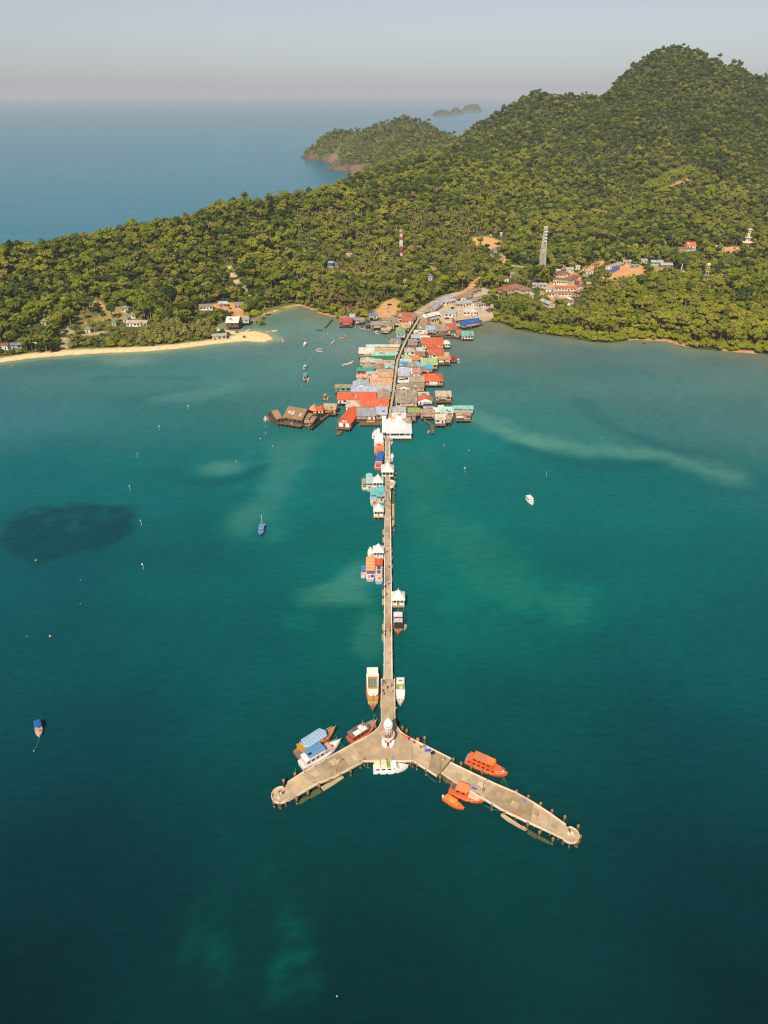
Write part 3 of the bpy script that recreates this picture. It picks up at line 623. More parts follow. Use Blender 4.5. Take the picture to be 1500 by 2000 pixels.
    u, v, dep = proj(A_[:, 0], A_[:, 1], A_[:, 2]+6)
    size = A_[:, 4]*np.array([9, 9, 9, 9, 7, 7, 8.5, 6, 4])[A_[:, 3].astype(int)]*FPX/dep
    inf = (u > 4) & (u < 1496)
    # the front rows stand clear of other trees: those are told apart best
    front = np.where(bil(SD, A_[:, 0], A_[:, 1]) < 75, 1.25, 1.0)*np.where(A_[:, 1] < 850, 1, 0.6)
    rank = np.where(inf, size*front, 0); order = np.argsort(-rank); single = order[:296]; rest = order[296:]
    where = {0: 'on the slope behind the sandy beach', 1: 'in the wood beside the village', 2: 'on the shore east of the village'}
    for i in single:
        x, y, z, k_, s_, rot = A_[i]; K = KINDS[int(k_)]; vi = random.randrange(len(K['mesh'])); cm, tm = K['mesh'][vi]
        ui = u[i]; wv = 'behind the sandy beach' if ui < 545 else ('beside the stilt village' if ui < 985 else 'past the village')
        sdi = float(bil(SD, x, y)); wv = ('at the water edge ' if sdi < 14 else ('in the front rows ' if sdi < 40 else ('in the middle rows ' if sdi < 75 else 'up the slope ')))+wv
        szw = 'small ' if s_ < 0.75 else ('' if s_ < 1.08 else 'large ')
        o = thing(K['name'], szw+K['label']+' '+wv, 'bush' if K['name'] in ('mangrove_bush', 'shrub') else 'tree', (x, y, z-0.1), rot, szw+K['label']+'s '+wv)
        o.scale = (s_, s_, s_)
        place(cm, 'crown', o); place(tm, 'trunk', o)
    R_ = A_[rest]; n = len(R_)
    me = bpy.data.meshes.new('forest'); me.vertices.add(n); me.vertices.foreach_set('co', (R_[:, :3]-np.array([0, 0, .1])).ravel())
    ids = np.array([PIDX[(int(k_), random.randrange(len(KINDS[int(k_)]['mesh'])))] for k_ in R_[:, 3]], np.int32)
    me.attributes.new('idx', 'INT', 'POINT').data.foreach_set('value', ids)
    _r = np.random.default_rng(5); _sv = R_[:, 4:5]*_r.uniform(0.82, 1.2, (n, 3)); me.attributes.new('scl', 'FLOAT_VECTOR', 'POINT').data.foreach_set('vector', _sv.astype(np.float32).ravel())
    me.attributes.new('rot', 'FLOAT', 'POINT').data.foreach_set('value', R_[:, 5].astype(np.float32))
    fo = bpy.data.objects.new('forest', me); COL.objects.link(fo); tag(fo, 'dense tropical forest covering the hills behind the village', 'forest', kind='stuff')
    g = bpy.data.node_groups.new('scatter', 'GeometryNodeTree'); g.interface.new_socket('Geometry', in_out='INPUT', socket_type='NodeSocketGeometry'); g.interface.new_socket('Geometry', in_out='OUTPUT', socket_type='NodeSocketGeometry')
    N = g.nodes.new; gi, gout = N('NodeGroupInput'), N('NodeGroupOutput'); ip = N('GeometryNodeInstanceOnPoints'); ci = N('GeometryNodeCollectionInfo')
    ci.inputs['Collection'].default_value = protos; ci.inputs['Separate Children'].default_value = True; ci.inputs['Reset Children'].default_value = True
    def named(nm, ty): a = N('GeometryNodeInputNamedAttribute'); a.data_type = ty; a.inputs['Name'].default_value = nm; return [s_ for s_ in a.outputs if s_.enabled and s_.name == 'Attribute'][0]
    cx = N('ShaderNodeCombineXYZ'); e2r = N('FunctionNodeEulerToRotation')
    Lk = g.links.new; Lk(gi.outputs[0], ip.inputs['Points']); Lk(ci.outputs[0], ip.inputs['Instance']); ip.inputs['Pick Instance'].default_value = True
    Lk(named('idx', 'INT'), ip.inputs['Instance Index']); Lk(named('rot', 'FLOAT'), cx.inputs[2]); Lk(cx.outputs[0], e2r.inputs[0]); Lk(e2r.outputs[0], ip.inputs['Rotation'])
    Lk(named('scl', 'FLOAT_VECTOR'), ip.inputs['Scale']); Lk(ip.outputs[0], gout.inputs[0])
    md = fo.modifiers.new('scatter', 'NODES'); md.node_group = g
    print('TREES', len(single), n)

def add_haze():
    hm = bpy.data.materials.new('haze'); hm.use_nodes = True; t = hm.node_tree; t.nodes.clear()
    pvn = t.nodes.new('ShaderNodeVolumePrincipled'); on = t.nodes.new('ShaderNodeOutputMaterial')
    pvn.inputs['Color'].default_value = (0.82, 0.89, 1.0, 1); pvn.inputs['Density'].default_value = 0.000062
    pvn.inputs['Anisotropy'].default_value = 0.0
    t.links.new(pvn.outputs[0], on.inputs['Volume'])
    o = MB().box(-62000, 62000, -3500, 93000, -4, 330).build('haze', hm); tag(o, 'pale sea haze over the bay and hills', 'haze', kind='stuff')

# ------------------------------------------------------------------ the pier
ZD = 2.6
def lerp2(a, b_, t_): return (a[0]+(b_[0]-a[0])*t_, a[1]+(b_[1]-a[1])*t_)
CONC = mat('#c6ad8a', 0.9, 0.36); CONCM = mat('#b89f7a', 0.9, 0.45)
def W2(u, v, z=ZD): p = P(u, v, z); return (p.x, p.y)
pier = thing('pier', 'long concrete pier ending in a Y of two arms', 'pier', (W2(758, 1470)[0], W2(758, 1470)[1], 0))
PO = Vector(pier.location)
def pl(x, y): return (x-PO.x, y-PO.y)
def slab(pts, m=CONC, name='deck_slab', th=0.45, z=ZD):
    mb = MB(); mb.prism([pl(*p) for p in pts], z-th, z); return mb.build(name, m, pier)
def shrink(pts, d=0.03):
    c = Vector((sum(p[0] for p in pts)/len(pts), sum(p[1] for p in pts)/len(pts)))
    return [tuple(c+(Vector(p)-c)*(1-d/max(0.1, (Vector(p)-c).length))) for p in pts]
stemL = lambda y: (W2(749.3, 1327)[0]+(W2(752.3, 852)[0]-W2(749.3, 1327)[0])*(y-W2(0, 1327)[1])/(W2(0, 852)[1]-W2(0, 1327)[1]))
stemR = lambda y: (W2(766.7, 1327)[0]+(W2(761.8, 852)[0]-W2(766.7, 1327)[0])*(y-W2(0, 1327)[1])/(W2(0, 852)[1]-W2(0, 1327)[1]))
y0s, y1s = W2(0, 1327)[1], W2(0, 852)[1]; NS = 18
for k in range(NS):
    a, b_ = y0s+(y1s-y0s)*k/NS, y0s+(y1s-y0s)*(k+1)/NS-0.04
    slab([(stemL(a), a), (stemR(a), a), (stemR(b_), b_), (stemL(b_), b_)], [CONC, CONC, CONCM][k*7 % 3])
wl = [W2(744.6, 1326.6), W2(744.6, 1372)]; wr = [W2(770.9, 1326.6), W2(771.2, 1372)]
slab(shrink([wl[1], wr[1], wr[0], wl[0]]), CONC)
hubL = [(744.8,1372.4),(745,1411),(741,1420),(733,1428.7),(724.7,1434.5),(716,1440),(690,1453.5)]
hubR = [(771.2,1372.4),(771.6,1411),(774,1419),(782.8,1430.6),(792,1437.5),(804,1444)]
HUB = [W2(*p) for p in hubL]+[W2(711, 1487.2), W2(807, 1487.2)]+[W2(*p) for p in hubR[::-1]]
slab(HUB, CONC)
# darker repair slabs lying on the hub
for q in ([(722,1463),(733,1455),(742,1464),(736,1470),(728,1470)], [(778,1465),(789,1456),(806,1466),(797,1475)]):
    slab([W2(*p, ZD+0.01) for p in q], CONC2, 'deck_patch', 0.02, ZD+0.012)
la = [((690,1453.7),(711,1487.3)), ((660,1470),(688,1500.5)), ((620,1493),(652,1519)), ((588,1512),(617,1533)), ((560,1530),(577,1556.3))]
for k in range(4):
    (a, b_), (c, d) = la[k], la[k+1]; slab(shrink([W2(*a), W2(*c), W2(*d), W2(*b_)]), [CONC, CONCM, CONC, CONC][k])
ra = [((804.3,1444.2),(807.3,1487.3)), ((845,1464.5),(836,1505.5)), ((881,1482.7),(853,1516.5))]
for k in range(2):
    (a, b_), (c, d) = ra[k], ra[k+1]; slab(shrink([W2(*b_), W2(*d), W2(*c), W2(*a)]), [CONC, CONCM][k])
rb = [((878.5,1489.2),(861.5,1509.5)), ((922,1510.5),(905,1538)), ((969.8,1533),(945,1561)), ((1006.7,1548.6),(983.6,1584)), ((1042,1568.5),(1036,1608.5)), ((1074,1589.5),(1066,1622)), ((1107.8,1614),(1098.6,1637.6))]
for k in range(6):
    (a, b_), (c, d) = rb[k], rb[k+1]; slab(shrink([W2(*b_), W2(*d), W2(*c), W2(*a)]), [CONC, CONC, CONCM, CONCM, CONC, CONC][k])
_pr = random.Random(11)
for seq in (la, rb, rb):
    for (a, b_), (c, d) in zip(seq[:-1], seq[1:]):
        t0 = _pr.uniform(0.05, 0.5); t1 = t0+_pr.uniform(0.2, 0.4); s0 = _pr.uniform(0.08, 0.5); s1 = s0+_pr.uniform(0.2, 0.4)
        q = [lerp2(lerp2(W2(*a), W2(*c), t_), lerp2(W2(*b_), W2(*d), t_), s_) for t_, s_ in ((t0, s0), (t1, s0), (t1, s1), (t0, s1))]
        zz = ZD+0.012+0.004*_pr.randrange(1, 5)+0.002*_pr.random(); slab(q, _pr.choice([CONCM, CONC2, mat('#d4bd9c', 0.9, 0.3)]), 'deck_patch', 0.02, zz)
for k in range(14):
    yk = y0s+(y1s-y0s)*(k+_pr.uniform(.1, .7))/14; ln = _pr.uniform(1.5, 6); a_ = _pr.uniform(0.2, 0.5); xk = stemL(yk)+0.4+_pr.uniform(0, 1.0)
    slab([(xk, yk), (xk+1.2, yk), (xk+1.2, yk+ln), (xk, yk+ln)], _pr.choice([CONCM, CONC2, mat('#d4bd9c', 0.9, 0.3)]), 'deck_patch', 0.02, ZD+0.012)
def disc(u, v, ru, mt):
    c = W2(u, v); r = (P(u+ru, v, ZD)-P(u, v, ZD)).length
    slab([(c[0]+r*math.cos(i*math.pi/10), c[1]+r*math.sin(i*math.pi/10)) for i in range(20)], mt, 'round_pier_head', 0.45, ZD+0.02); return c, r
slab([W2(560.5,1530.3), W2(556,1538), W2(562,1565), W2(577,1556.6)], CONC, 'neck_slab', 0.44, ZD-0.012); slab([W2(1108.3,1614.3), W2(1118,1617), W2(1105,1644), W2(1099,1637.9)], CONC, 'neck_slab', 0.44, ZD-0.012)
dL = disc(549, 1553, 18.5, CONC); dR = disc(1113, 1631, 17.5, CONC)
def kerb(pts, h=0.5, wd=0.24, name='kerb', mt=KERB, z=ZD, seg=7.0):
    pts = [Vector(p) for p in pts]
    for a, b_ in zip(pts[:-1], pts[1:]):
        n = max(1, int((b_-a).length/seg)); 
        for k in range(n):
            p, q = a+(b_-a)*k/n, a+(b_-a)*(k+1)/n; d = (q-p).normalized(); nn = Vector((-d.y, d.x))*wd/2
            MB().prism([pl(*(p+nn)), pl(*(p-nn)), pl(*(q-nn)), pl(*(q+nn))], z-0.3, z+h).build(name, mt, pier)
kerb([W2(*p) for p in hubL[1:]+[(660,1470),(620,1493),(588,1512),(562,1529)]])
kerb([W2(580,1554.5), W2(617,1532.6), W2(652,1518.6), W2(688,1500), W2(711,1487), W2(807,1487), W2(836,1505.3), W2(853,1516)])
kerb([W2(*p) for p in hubR[1:]+[(845,1464.5),(881,1482.7)]])
kerb([W2(861.5,1509.8), W2(905,1538), W2(945,1561), W2(983.6,1584), W2(1036,1608.5), W2(1066,1622), W2(1097,1637)])
kerb([W2(879,1490), W2(922,1510.5), W2(969.8,1533), W2(1006.7,1548.6), W2(1042,1568.5), W2(1074,1589.5), W2(1105,1612)])
kerb([W2(744.8,1411), W2(744.6,1327)]); kerb([W2(771.6,1411), W2(770.9,1327)])
for (c, r), (a0, a1) in ((dL, (1.45, 6.0)), (dR, (3.45, 7.75))):
    n = 12; kerb([(c[0]+r*math.cos(a0+(a1-a0)*i/n), c[1]+r*math.sin(a0+(a1-a0)*i/n)) for i in range(n+1)], 0.45, 0.22, 'kerb', KERB, ZD)
# stem parapet: panels between square posts
par = MB(); par.box(-0.1, 0.1, -2.9, 2.9, 0.12, 0.62); par.box(-0.13, 0.13, -3.0, 3.0, 0.62, 0.78)
for yy in (-2.9, -0.97, 0.97, 2.9): par.box(-0.17, 0.17, yy-0.16, yy+0.16, 0, 0.95)
parm = par.mesh('parapet', WHITE)
gaps = [(W2(0, 1010)[1], W2(0, 985)[1]), (W2(0, 955)[1], W2(0, 905)[1])]
yy = y0s+3.2
while yy < W2(0, 868)[1]:
    if not any(a-3 < yy < b_+3 for a, b_ in gaps):
        for X in (stemL(yy)+0.15, stemR(yy)-0.15):
            place(parm, 'parapet', pier, (*pl(X, yy), ZD), rz=random.uniform(-.006, .006))
    yy += 6.15
# piles and cross beams
pilem = MB(); pilem.lathe(0, 0, [(0.24, -3.0), (0.24, 0.5), (0.27, 0.55), (0.27, 0.9), (0.22, 0.95), (0.22, 2.16)], 8); pilem = pilem.mesh('pile', PILEM)
def pile(x, y): place(pilem, 'pile', pier, (*pl(x, y), 0))
yy = y0s+2
while yy < y1s:
    pile(stemL(yy)+0.4, yy); pile(stemR(yy)-0.4, yy)
    xa, xb = pl(stemL(yy)-0.25, yy), pl(stemR(yy)+0.25, yy); bx('cross_beam', pier, CONC2, xa[0], xb[0], xa[1]-0.25, xa[1]+0.25, 1.62, ZD-0.452)
    yy += 6.15
for seq in (la, ra, rb):
    for (a, b_), (c, d) in zip(seq[:-1], seq[1:]):
        for t_ in (0.25, 0.75):
            p, q = W2(*lerp2(a, c, t_)), W2(*lerp2(b_, d, t_))
            for s_ in (0.2, 0.5, 0.8): pile(*lerp2(p, q, s_))
for c, r in (dL, dR):
    for i in range(7): pile(c[0]+r*0.85*math.cos(i*0.9), c[1]+r*0.85*math.sin(i*0.9))
for u in (718, 735, 752, 770, 788, 802): pile(*W2(u, 1485))
for v in (1330, 1350, 1370, 1390, 1408): pile(*W2(746, v)); pile(*W2(770, v))
for u, v in ((728,1436),(710,1448),(785,1436),(797,1444)): pile(*W2(u, v))
# lower landings beside the arms and stem (stepped concrete, the lowest awash and green)
def landing(q, z, m): 
    mb = MB(); pts = [pl(*W2(u, v, z)) for u, v in q]; mb.prism(pts, z-0.35, z); mb.build('landing', m, pier)
landing([(626,1537),(650,1524),(668,1514),(672,1518),(655,1530),(632,1544)], 1.5, CONC2)
landing([(600,1552),(622,1539),(629,1546),(606,1559)], 0.35, ALGAE); landing([(580,1566),(598,1554),(603,1560),(586,1571)], 0.10, ALGAE)
landing([(925,1515),(945,1520),(968,1534),(962,1540),(938,1528)], 1.5, CONC2); landing([(900,1498),(920,1508),(922,1515),(902,1504)], 0.3, ALGAE)
landing([(862,1515),(893,1527),(895,1537),(868,1527)], 0.2, ALGAE)
landing([(980,1588),(988,1592),(1018,1612),(1014,1616),(990,1602),(978,1592)], 1.5, CONC2); landing([(1020,1612),(1032,1618),(1026,1622),(1014,1616)], 0.5, CONC2)
landing([(1033,1620),(1053,1632),(1047,1638),(1029,1627)], 0.2, ALGAE); landing([(1054,1632),(1078,1646),(1073,1649),(1050,1638)], 0.08, ALGAE)
landing([(1008,1549),(1025,1557),(1043,1571),(1036,1573)], 1.7, CONC2); landing([(1050,1576),(1074,1590),(1072,1594),(1050,1582)], 0.2, ALGAE)
landing([(765.5,984),(770,984),(770.5,1027),(765.8,1027)], 1.4, CONC2); landing([(766,965),(770,965),(770,983),(766,983)], 0.1, ALGAE)
landing([(770,941),(773,940),(774,936),(770.5,952)], 1.0, CONC2)
landing([(628,1498),(645,1489),(648,1491),(632,1501)], 1.8, CONC2); landing([(609,1513),(626,1503),(629,1505),(611,1516)], 1.8, CONC2)
for u, v, s_ in ((747,1037,-1),(747,1052,-1),(766.5,1075,1),(766.8,1088,1),(767,1105,1),(767,1130,1),(746,1155,-1),(746,1173,-1),(746,1222,-1),(745.5,1242,-1),(767.5,1222,1),(768,1245,1),(768.2,1272,1),(768.5,1292,1),(744,1330,-1),(742,1372,-1),(743,1360,-1),(772.5,1338,1),(772.5,1375,1)):
    c = W2(u, v, 1.6); c = (c[0]-s_*0.45, c[1]); bx('fender_step', pier, CONC2, c[0]-PO.x-0.4, c[0]-PO.x+0.4, c[1]-PO.y-1.3, c[1]-PO.y+1.3, 0.3, 1.6)
# semicircular bay and shelter landing at the big pavilion
c = W2(764, 946); r = 6.2*(P(765, 946, ZD)-P(764, 946, ZD)).length*1.45
slab([(c[0]-0.5, c[1]-r*1.5)]+[(c[0]-0.4+r*math.cos(a*math.pi/12-math.pi/2), c[1]+1.5*r*math.sin(a*math.pi/12-math.pi/2)) for a in range(13)]+[(c[0]-0.5, c[1]+r*1.5)], CONC, 'bay_slab', 0.4, ZD-0.01)
kerb([(c[0]-0.4+r*math.cos(a*math.pi/12-math.pi/2), c[1]+1.5*r*math.sin(a*math.pi/12-math.pi/2)) for a in range(13)], 0.85, 0.22, 'parapet', WHITE, ZD-0.01)

# mooring piles standing free in the water
mp = MB(); mp.lathe(0, 0, [(0.30, -2.5), (0.30, 2.1), (0.42, 2.2), (0.46, 2.55), (0.36, 2.9), (0.12, 3.0)], 10)
mpm = mp.mesh('mooring_pile', mat('#a07a44', 0.9, 0.4)); ty = MB()
ty.lathe(0, 0, [(0.31, 1.1), (0.5, 1.15), (0.55, 1.3), (0.5, 1.45), (0.31, 1.5)], 10); tym = ty.mesh('tyre', DARK)
for u, v, where in [(884.5,1489,0),(900,1497,0),(919,1504,0),(941,1514,0),(859,1523,0),(1007,1552,0),(1030,1562,0),(1054,1576,0),(1076,1590,0),(1101,1602,0),(1127,1620,0),(1131,1640,0),(1126,1650,0),(1052,1632,0),(1029,1616,0),(1006,1601,0),(984,1592,0),(1078,1645,0),(960,1578,0),
                    (534,1561,1),(536,1572,1),(548,1575,1),(580,1566,1),(602,1554,1),(624,1540,1),(645,1530,1),(665,1519,1),(685,1511,1),(704,1496,1),(577,1518,1),(596,1515,1),(617,1503,1),(637,1492,1),(555,1531,1),
                    (786,1427,2),(794,1433,2),(829,1447,2),(806,1494,2),(814,1499,2),(832,1510,2),(712,1490,2),(733,1424,2),(767,1020,3),(769.5,1032,3),(769.5,1044,3),(770,962,3),(770,970,3),(773,932,3),(771.5,940,3),(770.5,952,3)]:
    wt = ['along the arm by the orange boats', 'along the arm by the blue-canopied boats', 'around the lighthouse hub', 'beside the pavilions on the stem'][where]
    p = P(u, v+4 if where < 3 else v, 0); o = thing('mooring_pile', 'brown round-headed mooring pile '+wt, 'mooring post', p, random.uniform(0, 6), 'mooring piles '+wt)
    place(mpm, 'post', o); place(tym, 'tyre', o)

# ------------------------------------------------------------------ lighthouse
RED = mat('#e8583a', 0.55, 0.15); ORNG = mat('#f0a070', 0.7, 0.2)
c = W2(758, 1451.8); lh = thing('lighthouse', 'white lighthouse with red trim at the fork of the pier', 'lighthouse', (c[0], c[1], ZD))
def arcwall(mb, r0, r1, a0, a1, z0, z1, n=14):
    for i in range(n):
        p, q = a0+(a1-a0)*i/n, a0+(a1-a0)*(i+1)/n
        mb.prism([(r*math.cos(a), r*math.sin(a)) for r, a in ((r0, p), (r1, p), (r1, q), (r0, q))], z0, z1)
    return mb
for sgn, nm in ((-1, 'wing_wall'), (1, 'wing_wall')):
    a0, a1 = (-math.pi/2+0.28, 0.75) if sgn > 0 else (-math.pi/2-0.28, -math.pi-0.75)
    mb = MB(); arcwall(mb, 1.15, 2.1, a0, a1, 0.05, 1.0); mb.build(nm, WHITE, lh)
MB().lathe(0, 0, [(2.15, 0.0), (2.15, 0.06)], 24).build('floor_disc', ORNG, lh)
MB().lathe(0, 0, [(1.12, 0.06), (1.12, 3.3)], 16).build('base_drum', RED, lh)
dr = MB(); dr.box(-0.45, 0.45, -1.2, -1.0, 0.06, 2.2).build('doorway', WHITE, lh); bx('door', lh, DARK, -0.3, 0.3, -1.24, -1.2, 0.07, 1.9)
for k in range(3): bx('step', lh, ORNG, -0.42, 0.42, -2.1+0.3*k, -1.82+0.3*k, 0.06, 0.16+0.09*k)
MB().lathe(0, 0, [(2.0, 3.3), (2.08, 3.45), (2.08, 3.6)], 24).build('gallery_floor', ORNG, lh)
arcwall(MB(), 1.98, 2.1, 0, 2*math.pi, 3.6, 4.35, 24).build('gallery_parapet', WHITE, lh)
for sgn in (-1, 1):
    mb = MB(); mb.prism([(sgn*1.0, -0.25), (sgn*1.3, -0.1), (sgn*1.3, 0.4), (sgn*1.0, 0.5)], 3.6, 6.6); mb.build('buttress', ORNG, lh)
MB().lathe(0, 0, [(1.12, 3.6), (1.0, 7.3), (1.0, 7.6)], 16).build('tower', WHITE, lh, True)
MB().lathe(0, 0, [(1.0, 7.5), (1.42, 7.75), (1.42, 7.9)], 16).build('lantern_gallery', WHITE, lh)
for k in range(12):
    a = k*math.pi/6; MB().cyl(1.36*math.cos(a), 1.36*math.sin(a), 7.9, 8.6, 0.04, None, 5).build('rail_post', WHITE, lh)
mb = MB(); arcwall(mb, 1.33, 1.40, 0, 2*math.pi, 8.55, 8.65, 16); mb.build('gallery_rail', WHITE, lh)
MB().lathe(0, 0, [(0.95, 7.9), (0.95, 8.9)], 8, 0.39).build('lantern_glass', GLASS, lh)
rf = MB().lathe(0, 0, [(1.5, 8.85), (1.55, 8.95), (1.25, 9.7), (0.7, 10.5), (0.18, 11.1)], 8, 0.39).build('roof', WHITE, lh)
MB().lathe(0, 0, [(0.18, 11.05), (0.10, 11.3), (0.14, 11.5), (0.05, 11.8), (0.02, 12.6)], 8).build('finial', WHITE, rf)
for xx in (-0.55, 0.0, 0.55): bx('red_emblem', lh, RED if xx else mat('#9a8f9a'), xx-0.16, xx+0.16, -1.47, -1.44, 7.74, 7.9)
for k in range(3): bx('window', lh, GLASS, -0.18, 0.18, -1.09+0.03*k, -1.0, 4.6+k*1.0, 5.1+k*1.0)

# ------------------------------------------------------------------ waiting pavilions
def pavilion(u, v, wpx, label, deck=True, dd=1.15, side=0):
    """u, v: middle of the front deck edge; wpx: deck width in pixels"""
    p = P(u, v, ZD); Wd = (P(u+wpx/2, v, ZD)-P(u-wpx/2, v, ZD)).length; Dp = Wd*dd
    o = thing('pavilion', label, 'pavilion', (p.x, p.y, ZD)); h = Wd/2
    if deck:
        bx('platform', o, CONC2, -h, h, 0, Dp, -0.6, 0.02)
        for x in (-h+0.4, 0, h-0.4):
            for y in (0.4, Dp-0.4): MB().cyl(x, y, -4.5, -0.6, 0.22, None, 8).build('pile', PILEM, o)
    y0 = Wd*0.10; y1 = Dp-0.15; hw = h*0.92
    for x in (-hw+0.25, -hw*0.3, hw*0.3, hw-0.25):
        for y in (y0+0.25, y1-0.25): MB().box(x-.13, x+.13, y-.13, y+.13, 0.02, 2.7).box(x-.19, x+.19, y-.19, y+.19, 0.02, 0.5).build('column', WHITE, o)
    for (a, b_) in ((-hw, -hw*0.3), (hw*0.3, hw)): bx('parapet', o, WHITE, a+0.1, b_-0.1, y0+0.17, y0+0.33, 0.03, 0.85)
    for x in (-hw+0.2, hw-0.2): bx('parapet', o, WHITE, x-0.08, x+0.08, y0+0.6, y1-0.6, 0.03, 0.85)
    bx('bench', o, WOOD, -hw*0.6, hw*0.6, y1-0.9, y1-0.4, 0.03, 0.45)
    e = 0.35; x0, x1, ya, yb = -hw-e, hw+e, y0-e, y1+e; cy = (ya+yb)/2; zt = 2.7
    t1 = 0.45
    def ring(s_, z): return [(x0*s_, cy+(ya-cy)*s_, z), (x1*s_, cy+(ya-cy)*s_, z), (x1*s_, cy+(yb-cy)*s_, z), (x0*s_, cy+(yb-cy)*s_, z)]
    k = Wd/5
    rf = MB().loft([ring(1, zt), ring(1, zt+0.12), ring(0.55, zt+1.15*k), ring(0.30, zt+2.1*k), ring(0.05, zt+3.0*k)]).build('roof', mat('#eae0d0', 0.7, 0.18), o)
    MB().lathe(0, cy, [(0.16*k, zt+2.9*k), (0.22*k, zt+3.1*k), (0.08*k, zt+3.3*k), (0.02, zt+4.2*k)], 8).build('finial', WHITE, rf)
    for s_ in (-1, 1):      # raised hip ribs along the front slope
        MB().tube([(x0*-s_, ya, zt+0.15), (x0*-s_*0.55, cy+(ya-cy)*.55, zt+1.15*k+0.03), (x0*-s_*0.05, cy+(ya-cy)*.05, zt+3.0*k)], 0.07).build('hip_rib', WHITE, rf)
    return o
pavilion(757, 932, 25, 'large white-roofed pavilion standing across the pier stem', False, 1.3)
pavilion(738, 953, 21, 'white-roofed pavilion beside the pale turquoise boat')
pavilion(739.5, 1009, 20, 'white-roofed pavilion below the two turquoise canopied boats')
pavilion(739, 1090, 21, 'white-roofed pavilion above the orange canopied boats')
pavilion(778, 1184, 25, 'lone white-roofed pavilion on the other side of the stem')

# ------------------------------------------------------------------ boats
def hull_rings(Lh, B, fb, bow, stern=0.82, n=9, flare=1.0, keel=-0.35):
    rings = []; tops = []
    for i in range(n):
        s_ = i/(n-1); wv = stern+(1-stern)*min(1, s_/0.35) if s_ < 0.35 else (1.0 if s_ < 0.5 else max(0.02, (1-((s_-0.5)/0.5)**2.0)))
        hb = B/2*wv; z = fb+bow*max(0, (s_-0.45)/0.55)**2+0.12*fb*max(0, 0.3-s_); x = -Lh/2+Lh*s_*(0.97 if False else 1)
        rake = 0.0 if s_ < 0.9 else 0
        xb = x-(0.10*Lh*max(0, (s_-0.55)/0.45)**1.5)
        rings.append([(xb, -hb*0.62, keel), (x, -hb*flare, z*0.55), (x, -hb*flare, z), (x, hb*flare, z), (x, hb*flare, z*0.55), (xb, hb*0.62, keel)])
        tops.append((x, hb, z))
    return rings, tops
